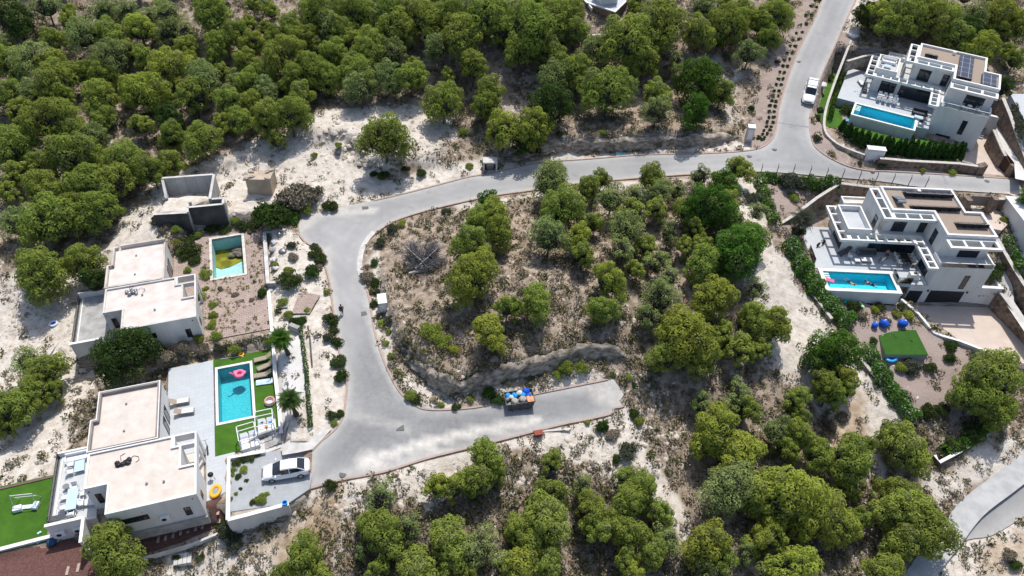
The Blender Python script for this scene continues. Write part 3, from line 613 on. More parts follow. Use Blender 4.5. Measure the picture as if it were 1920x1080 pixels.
def crown_mesh(seed, R0, H, lobes, per, tsize, mtl, name, base=.36, flat=.62, sparse=0.0, ragged=.30):
    """crown of radius R0 and total height H built from needle tufts on rounded lobes spread through a dome"""
    rs = np.random.RandomState(seed); ctr = []; V = []; Fc = []; Mi = []; nf = 0
    zc = H*(base+.12); hz = H*(1-base)*.80; ph = rs.rand()*6.28; ell = 1+.16*(rs.rand()-.5)
    for i in range(lobes*14):
        a = rs.rand()*6.28; el = math.asin(min(1, rs.rand()**.8)) if rs.rand() < .86 else -rs.rand()*.5; q = (.55+.45*rs.rand()**.5)
        rr = R0*.76*q*math.cos(el)*(1+ragged*math.sin(a*2+ph)+ragged*.6*math.sin(a*5+ph*2))
        p = np.array([math.cos(a)*rr*ell, math.sin(a)*rr/ell, zc+hz*q*math.sin(el)*.88])
        lr = R0*(.15+.18*rs.rand())
        if all(np.linalg.norm((p-k[0])*np.array([1,1,1.25])) > (lr+k[1])*.62 for k in ctr): ctr.append((p, lr))
        if len(ctr) >= lobes: break
    for p, lr in ctr:
        n = int(per*(lr/(R0*.3))**2); u = rs.normal(0, 1, (n*2, 3)); u /= np.linalg.norm(u, axis=1)[:,None]
        u = u[(u[:,2] > -.15) | (rs.rand(n*2) < .35)][:n]; n = len(u); k1, k2 = rs.rand(2)*6
        bump = 1+.13*np.sin(u[:,0]*6+k1)*np.sin(u[:,1]*6+k2)+.07*np.sin(u[:,0]*13+k2)
        keep = rs.rand(n) > sparse*(.55+.9*(u[:,2] < .3)); u = u[keep]; bump = bump[keep]; rad = lr*bump*(.94+.08*rs.rand(len(u)))
        c = p+u*rad[:,None]*np.array([1, 1, flat*np.float64(1.15)]); tone = rs.rand() < .12
        v, f = tufts(rs, c, u*np.array([1,1,1.1])+np.array([0,0,.25]), tsize, .27); V.append(v); Fc.append(f+nf); nf += len(v)
        Mi.append(((rs.rand(len(u)) < np.clip(.08-.75*u[:,2], .03, .7)) | (tone & (rs.rand(len(u)) < .5))).astype(int))  # greyer tufts get likelier towards each lobe's underside
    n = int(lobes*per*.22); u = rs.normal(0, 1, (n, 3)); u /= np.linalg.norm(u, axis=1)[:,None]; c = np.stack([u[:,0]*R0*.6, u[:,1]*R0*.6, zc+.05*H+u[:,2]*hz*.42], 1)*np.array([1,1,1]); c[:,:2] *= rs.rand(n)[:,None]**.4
    v, f = tufts(rs, c, u, tsize*1.2, .9); V.append(v); Fc.append(f+nf); Mi.append(np.full(n, 2))  # darker grey tufts fill the middle of the crown
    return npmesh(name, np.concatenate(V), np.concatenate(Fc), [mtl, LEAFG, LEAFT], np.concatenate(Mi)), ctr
def trunk_mesh(seed, R0, H, ctr, name, lean=.12, thick=.055):
    rs = random.Random(seed); mb = MB(); top = H*.72; lx, ly = rs.uniform(-1,1)*lean*H, rs.uniform(-1,1)*lean*H
    sp = lambda k: Vector((lx*k*k, ly*k*k, top*k-.3*(1-k)))
    mb.tube([sp(k) for k in (0,.2,.45,.7,1)], [H*thick*.62, H*thick*.5, H*thick*.4, H*thick*.28, H*thick*.12], 7)
    for p, lr in ctr[:14]:
        k = min(.92, max(.35, (p[2]/H-.18)/.8)); a = sp(k); b = Vector(p)*.9+a*.1; m_ = (a+b)/2+Vector((0,0,-.04*H))
        mb.tube([a, m_, b], [H*thick*.2, H*thick*.12, H*thick*.05], 4)
    me = bpy.data.meshes.new(name); me.from_pydata(mb.v, [], mb.f); me.materials.append(BARK); me.update(); return me
# prototypes: (size class, kind) -> list of (crown mesh, trunk mesh)
SPEC = {'L': (3.6, 6.6, 66, 380, .20), 'M': (2.5, 5.0, 44, 320, .17), 'S': (1.6, 3.4, 25, 260, .14)}
PROTO = {}
def proto(sz, kd):
    if (sz, kd) not in PROTO:
        R0, H, lo, per, ts = SPEC[sz]; out = []
        for k in range(3 if sz != 'S' else 2):
            seed = hash_(sz+kd)+k*17; sp = .45 if kd == 's' else .05
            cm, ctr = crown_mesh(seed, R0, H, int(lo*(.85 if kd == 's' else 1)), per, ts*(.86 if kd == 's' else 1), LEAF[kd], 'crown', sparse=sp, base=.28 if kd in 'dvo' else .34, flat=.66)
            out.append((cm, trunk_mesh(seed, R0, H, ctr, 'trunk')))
        PROTO[(sz, kd)] = out
    return PROTO[(sz, kd)]
def hash_(s): return sum(ord(c)*(i+3)*7 for i, c in enumerate(s)) % 9973
T0 = (0,0); TR = [
 # (tile origin x, y, [(x, y, r, kind), ...]) in tile pixels three times the photo's
 (0,0,[(60,60,110,'d'),(250,10,80,'s'),(570,40,80,'s'),(700,40,80,'s'),(460,170,100,'s'),(600,160,90,'g'),(780,140,80,'y'),(930,60,90,'s'),(940,150,70,'s'),(1040,160,55,'s'),(1040,240,60,'g'),(1180,50,110,'g'),(1320,170,80,'g'),(1210,240,70,'g'),(1420,230,70,'y'),(30,240,60,'s'),(290,210,65,'g'),(30,330,80,'g'),(170,310,110,'s'),(285,340,80,'g'),(90,420,55,'g'),(40,500,80,'g'),(160,480,75,'s'),(300,430,105,'g'),(340,500,70,'g'),(610,300,100,'s'),(800,310,70,'g'),(460,400,65,'g'),(570,400,75,'g'),(940,350,100,'y'),(1130,410,105,'s'),(1060,320,50,'g'),(1190,330,55,'g'),(555,530,95,'g'),(790,480,115,'y'),(560,630,75,'g'),(1080,520,95,'g'),(275,650,125,'g'),(950,650,80,'d'),(400,720,85,'g'),(520,745,75,'s'),(60,800,110,'g'),(200,900,60,'g'),(400,850,125,'g'),(1290,560,85,'g'),(1400,440,75,'g'),(1380,330,65,'g'),(965,750,75,'g'),(1120,760,100,'g'),(945,890,75,'g'),(690,880,110,'g'),(480,1020,110,'g'),(640,1000,95,'g'),(850,950,75,'g'),(240,1050,105,'g'),(60,900,60,'d'),(1420,570,65,'g'),(1350,660,80,'g')]),
 (480,0,[(340,50,110,'g'),(560,60,100,'g'),(760,50,105,'g'),(940,70,110,'g'),(1100,40,105,'g'),(1290,50,125,'g'),(190,130,75,'g'),(400,120,95,'s'),(480,150,85,'g'),(270,190,85,'g'),(100,190,60,'g'),(780,130,100,'g'),(680,150,70,'g'),(1140,150,115,'g'),(1390,150,85,'g'),(150,290,120,'g'),(440,270,80,'g'),(540,210,80,'g'),(640,260,105,'g'),(770,270,75,'s'),(1020,250,70,'s'),(300,350,105,'g'),(220,430,75,'g'),(400,420,75,'g'),(560,390,105,'g'),(740,400,85,'s'),(870,400,95,'g'),(580,480,85,'s'),(780,460,65,'s'),(1220,350,85,'g'),(340,250,55,'s'),(40,400,70,'g'),(60,500,75,'s'),(250,520,70,'g'),(185,620,105,'g'),(60,640,90,'g'),(110,770,50,'g'),(1050,545,105,'g'),(720,740,130,'g'),(1310,500,90,'g'),(1290,590,75,'g'),(1390,700,105,'y')]),
 (960,0,[(100,110,150,'g'),(240,60,110,'g'),(60,250,100,'g'),(335,60,90,'g'),(350,160,75,'g'),(230,270,85,'g'),(460,270,85,'s'),(540,240,65,'s'),(650,210,140,'g'),(740,320,95,'g'),(840,90,145,'g'),(1050,165,85,'g'),(1080,40,75,'s'),(1220,120,105,'g'),(1300,50,75,'g'),(1400,100,75,'g'),(1340,270,75,'s'),(240,400,105,'s'),(370,380,95,'g'),(540,470,135,'g'),(820,500,85,'g'),(820,590,75,'s'),(930,330,55,'s'),(1060,420,115,'v'),(1185,500,70,'g'),(1030,640,85,'v'),(120,670,105,'y'),(60,760,55,'d'),(115,790,60,'d'),(220,560,110,'d'),(1170,190,55,'d'),(220,990,115,'s'),(430,1040,70,'g'),(505,990,50,'g'),(790,970,80,'g'),(1060,970,60,'s'),(1205,1010,80,'v'),(830,1060,75,'s'),(930,1060,50,'s')]),
 (1440,0,[(50,60,95,'g'),(10,190,60,'g'),(640,60,85,'y'),(800,60,105,'g'),(920,60,105,'g'),(630,180,85,'g'),(740,210,85,'g'),(840,190,95,'g'),(960,210,95,'g'),(1060,240,85,'g'),(1180,60,75,'s'),(1150,140,85,'d'),(1330,60,95,'y'),(1230,240,100,'y'),(1400,120,75,'g'),(1400,320,55,'g'),(1300,170,60,'g'),(560,60,60,'d'),(1290,540,50,'d'),(690,120,80,'g'),(1020,120,80,'g')]),
 (0,360,[(250,120,145,'g'),(60,150,85,'s'),(430,60,105,'g'),(550,70,105,'g'),(200,430,140,'g'),(455,370,95,'g'),(520,480,65,'d'),(140,930,85,'s'),(250,990,95,'g'),(680,880,150,'d')]),
 (480,360,[(1310,30,65,'v'),(1340,90,85,'g'),(1240,150,75,'g'),(1370,210,85,'g'),(1210,270,95,'g'),(1210,450,135,'y'),(1310,760,95,'y'),(1410,630,65,'g')]),
 (960,360,[(280,60,125,'g'),(560,30,85,'s'),(640,190,100,'s'),(450,150,65,'g'),(210,230,105,'s'),(370,230,80,'y'),(400,330,75,'g'),(885,220,60,'s'),(1000,80,75,'g'),(1040,170,65,'y'),(1120,60,125,'v'),(1300,280,150,'v'),(1080,370,100,'g'),(550,480,95,'y'),(140,600,100,'g'),(510,640,80,'g'),(880,470,65,'s'),(840,570,100,'s'),(1140,560,115,'y'),(980,760,165,'y'),(1080,900,110,'g'),(870,900,90,'g'),(1380,530,60,'s'),(1370,690,90,'g'),(770,680,70,'s'),(20,640,55,'g')]),
 (1440,360,[(60,720,100,'y'),(390,850,135,'v'),(310,1050,65,'g'),(430,1030,75,'y'),(1280,1000,165,'g')]),
 (0,720,[(60,110,120,'g'),(180,40,90,'g'),(20,220,65,'g'),(640,940,165,'g'),(290,20,65,'g')]),
 (480,720,[(260,960,115,'g'),(160,1050,75,'g'),(350,1050,80,'g'),(700,630,85,'s'),(700,800,125,'g'),(850,810,75,'s'),(1020,560,70,'y'),(1110,560,80,'g'),(1300,390,100,'g'),(1250,520,95,'g'),(1080,850,125,'g'),(1240,900,110,'s'),(900,1020,125,'g'),(680,1040,75,'g'),(1100,970,95,'g'),(1390,990,85,'s'),(1200,1070,80,'g'),(1350,480,60,'g'),(590,940,45,'s')]),
 (960,720,[(230,420,70,'g'),(170,570,50,'g'),(245,610,75,'g'),(200,760,145,'g'),(60,820,95,'g'),(60,1000,110,'y'),(200,1000,95,'g'),(400,560,65,'s'),(450,690,105,'g'),(480,820,85,'g'),(640,510,60,'g'),(740,570,90,'g'),(660,650,100,'g'),(840,710,85,'g'),(650,820,105,'g'),(560,760,80,'g'),(800,930,95,'g'),(880,860,85,'s'),(640,970,75,'g'),(690,1050,75,'y'),(1100,880,125,'y'),(1180,980,85,'g'),(1080,1030,75,'s'),(1150,220,135,'y'),(1070,100,65,'s'),(1330,110,80,'g'),(1200,130,60,'s'),(1290,370,125,'y'),(1230,560,150,'s'),(1360,650,75,'s'),(1400,860,85,'y'),(1320,940,60,'s'),(1280,30,75,'s')]),
 (1440,720,[(50,240,85,'s'),(170,70,75,'g'),(180,170,55,'g'),(180,280,85,'g'),(110,340,75,'g'),(300,400,90,'g'),(470,420,130,'g'),(560,350,55,'g'),(110,600,185,'y'),(270,700,150,'y'),(400,790,110,'y'),(520,740,80,'g'),(450,580,70,'g'),(780,330,135,'g'),(700,270,70,'g'),(850,410,65,'g'),(740,590,100,'g'),(780,700,140,'g'),(900,800,150,'g'),(790,870,110,'g'),(660,1030,105,'g'),(150,1000,140,'y'),(30,820,85,'y'),(430,20,65,'g'),(1180,50,110,'g'),(350,30,85,'g'),(1320,140,90,'g')]),
]
LM = [('the concrete ruin',355,370),('the cut rock block',482,338),('the dry swimming pool',430,480),('the carob tree',225,650),('the swing lawn',40,950),
 ('the white saloon car',538,870),('the dead fallen tree',790,475),('the walking person',642,582),('the rubbish skip',976,762),('the open concrete box',918,308),('the white pillar cabinet',1406,247),
 ('the white pickup',1516,180),('the upper villa',1750,160),('the lower villa',1700,450),('the small square lawn',1690,645),('the lower right road',1830,980),('the retaining cliff',1080,680),
 ('the top edge stone terrace',1135,15),('the top left corner',0,0),('the upper left edge',0,260),('the top edge above the quarry',600,0),('the dark forest hollow',240,250),('the quarry slope',620,250),
 ('the wooded knoll centre',1050,520),('the road bank',1180,265),('the bottom edge',1000,1080),('the white lower verge',1350,1000),('the sandy track',1590,740),('the older dusty house',280,560),('the lower right forest',1550,980),('the white verge below the skip',1150,850)]
KW = dict(g='green', y='bright yellow green', s='sparse grey green', d='dark', v='deep green', o='olive green')
trees = []
for ox, oy, lst in TR:
    for x, y, r, k in lst: trees.append((ox+x/3, oy+y/3, r/3, k))
trees.sort(key=lambda q: -q[2]); FILL = trees[298:]; trees = trees[:298]
used = {}
def nm_label(px, py, what):
    i, d = min(((i, math.hypot(px-a, py-b)) for i, (_, a, b) in enumerate(LM)), key=lambda q: q[1])
    a, b = LM[i][1:]; dx, dy = px-a, py-b
    side = ('right of' if dx > 0 else 'left of') if abs(dx) > abs(dy) else ('below' if dy > 0 else 'above')
    return i, side, d
recs = []
ORD = ['nearest', 'second nearest', 'third nearest', 'fourth nearest', 'fifth nearest', 'sixth nearest', 'seventh nearest', 'eighth nearest', 'ninth nearest', 'tenth nearest', 'eleventh nearest', 'twelfth nearest']
def tree_h(rm): return min(9.5, rm*1.7+1.6)
for px, py, rp, k in trees:
    # crown centre seen at (px,py): find its foot
    hm = 3.0; z0 = 0
    for _ in range(4):
        x, y, z = G(px, py, hm*.66)
        dist = math.sqrt(x*x+y*y+(CAMH-z-hm*.66)**2); dep = abs(np.dot([x, y, z+hm*.66-CAMH], -np.array([WX[2], WY[2], WU[2]]))); rm = rp*1.12*dep/FPX; hm = tree_h(rm)
    szn = 'large' if rm > 2.9 else 'small' if rm < 1.75 else 'mid-sized'
    i, side, d = nm_label(px, py, 0); recs.append([px, py, x, y, z, rm, hm, k, szn, i, side, d])
grp = {}
for r in recs: grp.setdefault((r[7], r[8], r[9], r[10]), []).append(r)
for v in grp.values():
    v.sort(key=lambda r: r[11])
    for n_, r in enumerate(v):
        o_ = ORD[n_] if len(v) > 1 else ''
        r.append(f"{r[8]} {KW[r[7]]} {'round tree' if r[0] < 240 and 600 < r[1] < 700 and r[7]=='d' else 'pine'}, {r[10]} {LM[r[9]][0]}"+(', '+o_ if o_ else ''))
for r in recs:
    px, py, x, y, z, rm, hm, k, szn, i, side, d, lab = r
    sz = 'L' if rm > 2.9 else 'S' if rm < 1.75 else 'M'; pr = proto(sz, k); cm, tm = pr[rng.randrange(len(pr))]; R0, Hh = SPEC[sz][:2]
    t = thing('carob_tree' if 'round tree' in lab else 'pine_tree', lab, 'tree', (x, y, z-.05), rng.uniform(0, 6.28), None if 'round tree' in lab else 'pine trees on the hillside')
    t.scale = (rm/R0*rng.uniform(.94, 1.06), rm/R0*rng.uniform(.94, 1.06), hm/Hh*rng.uniform(.92, 1.1))
    for n_, me_ in (('crown', cm), ('trunk', tm)):
        c = bpy.data.objects.new(n_, me_); C.objects.link(c); c.parent = t
# the rest of the far wood, too many to count one by one, as one mass
def merged_trees(places, name, label):
    V = []; Fc = []; Mi = []; nf = 0
    for x, y, z, rm, hm, kd, a in places:
        pr = proto('S', kd); cm, tm = pr[int(a*10) % len(pr)]; n = len(cm.vertices); v = np.empty(n*3, np.float32); cm.vertices.foreach_get('co', v); v = v.reshape(-1, 3).copy()
        R0, Hh = SPEC['S'][:2]; v[:,:2] *= rm/R0; v[:,2] *= hm/Hh; c, s_ = math.cos(a), math.sin(a); v = np.stack([v[:,0]*c-v[:,1]*s_+x, v[:,0]*s_+v[:,1]*c+y, v[:,2]+z], 1)
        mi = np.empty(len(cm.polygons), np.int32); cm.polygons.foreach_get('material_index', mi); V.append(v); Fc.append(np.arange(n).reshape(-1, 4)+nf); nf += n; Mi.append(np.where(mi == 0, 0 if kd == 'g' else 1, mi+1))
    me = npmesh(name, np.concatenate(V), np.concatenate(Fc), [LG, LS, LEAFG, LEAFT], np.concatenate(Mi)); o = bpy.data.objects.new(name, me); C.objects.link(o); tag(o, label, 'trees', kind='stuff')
rs = np.random.RandomState(77); pl = []; occ = [(r[2], r[3], r[5]) for r in recs]
fp = [([(-40,-30),(1000,-30),(1060,60),(960,180),(830,190),(700,185),(560,215),(470,255),(330,320),(250,385),(210,430),(100,440),(0,470),(-60,480)], 520), ([(1000,345),(1380,335),(1445,480),(1430,690),(1250,720),(1190,650),(1160,500),(1010,420)], 190), ([(1180,-20),(1500,-20),(1440,90),(1400,150),(1330,90),(1200,120)], 30), ([(1620,-30),(1960,-30),(1960,110),(1880,120),(1700,60),(1640,90)], 30), ([(1240,640),(1420,760),(1560,930),(1500,1090),(700,1090),(680,1010),(900,960),(1000,900),(1120,930),(1290,1010),(1330,900)], 60)]
for poly, n in fp:
    pa = np.array(poly, float)
    for _ in range(n):
        px, py = rs.uniform(pa[:,0].min(), pa[:,0].max()), rs.uniform(pa[:,1].min(), pa[:,1].max())
        if not inside(np.array([px]), np.array([py]), pa)[0]: continue
        x, y, z = G(px, py); rm = rs.uniform(1.3, 2.1)
        if any(math.hypot(x-a, y-b) < (rm+c)*.72 for a, b, c in occ): continue
        occ.append((x, y, rm)); pl.append((x, y, z, rm, rm*1.6+1.2, 'g' if rs.rand() < .72 else 's', rs.rand()*6.28))
for px, py, rp, k in FILL:
    x, y, z = G(px, py, 2.0); pl.append((x, y, z, rp*1.12*.085, rp*.13+1.3, 'g' if k != 's' else 's', rs.rand()*6.28))
merged_trees(pl, 'young_pine_thicket', 'young pines and undergrowth filling the gaps of the wood'); print('TREES', len(recs), 'fill', len(pl))
# ---------------------------------------------------------------- shrubs
SHP = {}
def shrub_mesh(kd, k):
    if (kd, k) not in SHP:
        rs = np.random.RandomState(hash_(kd)+k*5); V = []; Fc = []; nf = 0
        for i in range(9):
            a = rs.rand()*6.28; q = rs.rand()**.6*.62; p = np.array([math.cos(a)*q, math.sin(a)*q, .32+.3*rs.rand()*(1-q)]); lr = .30+.16*rs.rand()
            u = rs.normal(0, 1, (230, 3)); u /= np.linalg.norm(u, axis=1)[:,None]; u[:,2] = np.abs(u[:,2])*1.0-.15
            c = p+u*(lr*(.65+.6*rs.rand(230)))[:,None]*np.array([1,1,.85]); v, f = tufts(rs, c, u+np.array([0,0,.3]), .115, .7); V.append(v); Fc.append(f+nf); nf += len(v)
        SHP[(kd, k)] = npmesh('shrub', np.concatenate(V), np.concatenate(Fc), [LW if kd == 'v' else LEAF[kd]])
    return SHP[(kd, k)]
SHK = dict(g='green', y='yellowish green', s='pale grey', d='dark green', v='glossy green', o='grey olive', b='dry brown')
SH = [(513,413,33,'d'),(540,405,25,'d'),(560,378,36,'b'),(590,372,22,'o'),(540,392,22,'o'),(575,395,16,'g'),(530,385,20,'v'),(620,388,17,'v'),(592,475,16,'v'),(603,487,15,'v'),(582,511,20,'d'),(543,532,22,'v'),(490,550,14,'d'),(730,600,13,'o'),(622,600,17,'v'),(625,618,12,'v'),(616,634,13,'o'),(633,640,14,'d'),
 (633,680,17,'v'),(638,705,17,'d'),(637,775,10,'v'),(622,778,12,'v'),(626,790,9,'g'),(735,428,13,'o'),(710,455,13,'o'),(700,492,10,'d'),(690,520,15,'b'),(705,530,13,'d'),(701,568,11,'v'),(835,398,10,'o'),(755,418,10,'g'),(715,605,10,'g'),
 (770,740,14,'g'),(780,748,12,'v'),(826,758,9,'g'),(855,760,11,'v'),(884,745,9,'g'),(915,738,18,'d'),(933,746,16,'d'),(620,910,14,'v'),(577,920,8,'b'),(808,625,22,'g'),(830,640,20,'g'),(850,655,14,'y'),(760,640,12,'b'),
 (1128,800,16,'d'),(1150,815,14,'b'),(1180,850,22,'o'),(1155,860,12,'d'),(1190,775,12,'d'),(1200,790,12,'g'),(1410,372,17,'o'),(1060,690,18,'g'),(1090,690,16,'g'),(1045,700,12,'g'),(1120,600,16,'g'),(1215,460,16,'d'),
 (430,1000,22,'o'),(440,1015,20,'o'),(415,985,12,'d'),(330,1045,12,'d'),(375,1045,9,'d'),(370,635,14,'g'),(345,650,16,'b'),(310,665,18,'b'),(380,655,16,'b'),(330,670,14,'b'),(290,640,12,'g'),(415,652,14,'o'),(440,655,12,'g'),
 (350,452,16,'v'),(358,470,20,'v'),(345,480,16,'v'),(365,490,14,'v'),(330,455,10,'g'),(385,515,12,'g'),(375,555,12,'g'),(400,590,11,'g'),(395,610,10,'g'),(405,630,12,'g'),(395,430,14,'v'),(420,430,14,'v'),(455,425,14,'v'),(480,420,18,'v'),(330,430,12,'g'),(305,430,10,'b'),
 (555,605,16,'d'),(565,598,12,'d'),(575,580,9,'g'),(540,590,12,'g'),(530,565,12,'g'),(545,460,10,'o'),(550,480,12,'b'),(540,505,12,'g'),(870,248,12,'g'),(352,505,9,'g'),(385,540,8,'y'),(398,570,9,'g'),(412,540,7,'b'),(440,550,8,'b'),(470,560,7,'b'),(400,600,8,'y'),(340,470,12,'g'),(372,440,12,'g'),(360,425,10,'g'),(440,415,11,'g'),(500,410,12,'g'),(470,432,9,'b'),(290,415,12,'o'),(315,425,10,'b'),(515,495,8,'g'),(550,530,9,'g'),(520,580,9,'d'),(560,520,8,'b'),(588,460,9,'o'),(600,500,9,'b'),(612,545,8,'g'),(712,590,9,'b'),(706,545,9,'o'),(728,620,9,'g'),(724,642,8,'g'),(733,664,9,'g'),(746,694,8,'g'),(750,700,9,'g'),(1180,705,9,'g'),(1190,720,8,'d'),(1150,700,8,'g'),(990,735,7,'g'),(1100,790,8,'g'),(935,252,10,'g'),(880,310,9,'g'),(790,325,12,'v'),(700,325,9,'v'),(760,315,9,'v'),(720,330,14,'v'),(590,290,8,'g'),(635,280,8,'g'),(1048,262,9,'d'),(1130,248,9,'g'),
 (1408,202,9,'d'),(1458,115,7,'o'),(1567,108,9,'o'),(1556,145,9,'v'),(1562,125,5,'o'),(1538,205,9,'o'),(1532,218,9,'v'),(1533,258,11,'v'),(1563,287,6,'y'),(1615,303,6,'o'),(1655,310,9,'o'),(1730,318,8,'g'),(1786,322,9,'g'),
 (1585,243,17,'o'),(1632,246,11,'d'),(1683,250,8,'y'),(1700,255,13,'y'),(1598,186,17,'v'),(1590,207,18,'v'),(1602,170,13,'v'),(1484,347,24,'o'),(1650,575,12,'v'),(1640,580,10,'y'),(1672,568,10,'y'),(1682,585,11,'y'),(1705,590,12,'y'),(1690,575,9,'v'),(1600,575,14,'v'),(1616,590,10,'b'),(1660,600,10,'b'),
 (1637,638,10,'d'),(1655,685,14,'o'),(1710,688,22,'o'),(1690,690,14,'g'),(1745,690,14,'v'),(1785,650,17,'d'),(1780,670,14,'d'),(1835,670,16,'o'),(1740,770,18,'v'),(1765,770,16,'v'),(1790,835,20,'v'),(1820,815,22,'v'),(1855,800,18,'d'),(1770,848,14,'v'),
 (1488,368,12,'g'),(1495,435,14,'v'),(1860,515,20,'v'),(1875,500,14,'v'),(1885,410,10,'g'),(1895,470,18,'o'),(1905,490,18,'o'),(1908,505,14,'y'),(1915,210,16,'o'),(1905,190,12,'o'),(1875,205,14,'d'),(1215,75,10,'g'),(500,640,9,'g'),(460,640,8,'b'),(1905,1060,16,'d'),(1890,1040,16,'b'),(1555,800,16,'b'),(1580,780,14,'b')]
shl = {}; srec = []
for px, py, rp, k in SH:
    x, y, z = G(px, py, .4); dep = abs(np.dot([x, y, z-CAMH], -np.array([WX[2], WY[2], WU[2]]))); rm = rp*dep/FPX
    i, side, d = nm_label(px, py, 0); s_ = 'big' if rm > 1.3 else 'low' if rm < .7 else 'medium'; srec.append([px, py, x, y, z, rm, k, s_, i, side, d]); shl.setdefault((k, s_, i, side), []).append(srec[-1])
for v in shl.values():
    v.sort(key=lambda r: r[10])
    for n_, r in enumerate(v): r.append(f"{r[7]} {SHK[r[6]]} shrub, {r[9]} {LM[r[8]][0]}"+(', '+ORD[n_] if len(v) > 1 else ''))
for px, py, x, y, z, rm, k, s_, i, side, d, lab in srec:
    o = bpy.data.objects.new('shrub', shrub_mesh(k, rng.randrange(3))); C.objects.link(o); o.location = (x, y, z-.05); o.rotation_euler = (0,0,rng.uniform(0,6.28)); q = rm*rng.uniform(.95,1.1); o.scale = (q, q, q*rng.uniform(.95,1.4))
    tag(o, lab, 'shrub', 'shrubs dotted over the hillside and gardens')
# ---------------------------------------------------------------- ground cover (stuff): scrub tufts and loose stones
def scatter_pts(n, seed, keep):
    rs = np.random.RandomState(seed); px = rs.rand(n)*2060-70; py = rs.rand(n)**1.0*1130-20
    z = np.zeros(n)
    for _ in range(9): x, y = P(px, py, z); z = z*.4+Z(x, y)*.6
    k = keep(x, y, px, py); return x[k], y[k], Z(x[k], y[k]), rs
def clear(x, y, m=.3):
    k = (sdist(x, y, ROAD) > m) & (sdist(x, y, ROAD2) > m)
    for p, pz, mm in PADS: k &= sdist(x, y, p) > .35
    return k
IW = lambda x, y, A: (lambda i, j: A[j, i])(np.clip(np.searchsorted(gx, x)-1, 0, len(gx)-1), np.clip(np.searchsorted(gy, y)-1, 0, len(gy)-1))
def scrub(seed, n, dens_soil, dens_white, sz, per, names, mats, objname, up=.9):
    x, y, z, rs = scatter_pts(n, seed, lambda x, y, px, py: clear(x, y) & (np.random.RandomState(seed+1).rand(len(x)) < (dens_soil*(1-IW(x, y, zw))+dens_white*IW(x, y, zw))*(1-.93*IW(x, y, zp))*(.55+.9*np.clip(vnoise(x, y, 5)+.5, 0, 1))))
    n = len(x); s = sz*(.5+rs.rand(n)*1.1); mi = rs.choice(len(mats), n, p=names)
    u = rs.normal(0, 1, (n, per, 3)); u /= np.linalg.norm(u, axis=2)[:,:,None]; u[:,:,2] = np.abs(u[:,:,2])
    c = np.stack([x, y, z+.02], 1)[:,None,:]+u*(s[:,None]*(.5+.6*rs.rand(n, per)))[:,:,None]*np.array([1,1,up]); sp = np.repeat(s, per)
    v, f = tufts(rs, c.reshape(-1, 3), u.reshape(-1, 3), 1.0, .7); v = (v.reshape(-1,4,3)-c.reshape(-1,1,3))*(sp*.42)[:,None,None]+c.reshape(-1,1,3)
    me = npmesh(objname, v.reshape(-1, 3), f, mats, np.repeat(mi, per)); o = bpy.data.objects.new(objname, me); C.objects.link(o); return o, n
gcx = 0
gc = leafmat('scrub olive', (.15,.15,.06), (.10,.10,.045), 0, .2); gd = leafmat('scrub straw', (.38,.30,.19), (.27,.205,.13), 0, .2); gg = leafmat('scrub grey', (.25,.225,.17), (.17,.15,.115), 0, .2)
o, n = scrub(11, 32000, .85, .07, .42, 22, [.34,.22,.44], [gc, gd, gg], 'undergrowth'); print('scrub', n)
tag(o, 'low dry scrub and grass tufts covering the stony hillside', 'undergrowth', kind='stuff')
def stones(seed, n, dens):
    x, y, z, rs = scatter_pts(n, seed, lambda x, y, px, py: clear(x, y, .2) & (np.random.RandomState(seed+1).rand(len(x)) < dens*(1-.97*IW(x, y, zp))*np.clip(vnoise(x, y, 6)*1.8+.5, .05, 1)))
    n = len(x); s = .06+.16*rs.rand(n)**3+.10*rs.rand(n); base = np.array([(-1,-1,-.6),(1,-1,-.6),(1,1,-.6),(-1,1,-.6),(-.6,-.5,.6),(.6,-.6,.5),(.5,.6,.7),(-.5,.6,.4)])
    q = base[None]*(1+.5*(rs.rand(n, 8, 3)-.5)); a = rs.rand(n)*6.28; ca, sa = np.cos(a), np.sin(a)
    X = q[:,:,0]*ca[:,None]-q[:,:,1]*sa[:,None]*.8; Y = q[:,:,0]*sa[:,None]+q[:,:,1]*ca[:,None]*.8
    v = np.stack([X*s[:,None]+x[:,None], Y*s[:,None]+y[:,None], q[:,:,2]*s[:,None]*.6+z[:,None]], -1).reshape(-1, 3)
    f = np.array([(4,5,6,7),(0,1,5,4),(1,2,6,5),(2,3,7,6),(3,0,4,7)]); f = (f[None]+np.arange(n)[:,None,None]*8).reshape(-1, 4)
    return npmesh('loose_stones', v, f, [mat('pale limestone', (.62,.57,.50), (.40,.36,.31), .8, .95)]), n
me, n = stones(21, 17000, .75); print('stones', n); o = bpy.data.objects.new('loose_stones', me); C.objects.link(o); tag(o, 'pale limestone stones strewn over the bare ground', 'stones', kind='stuff')
STO = me

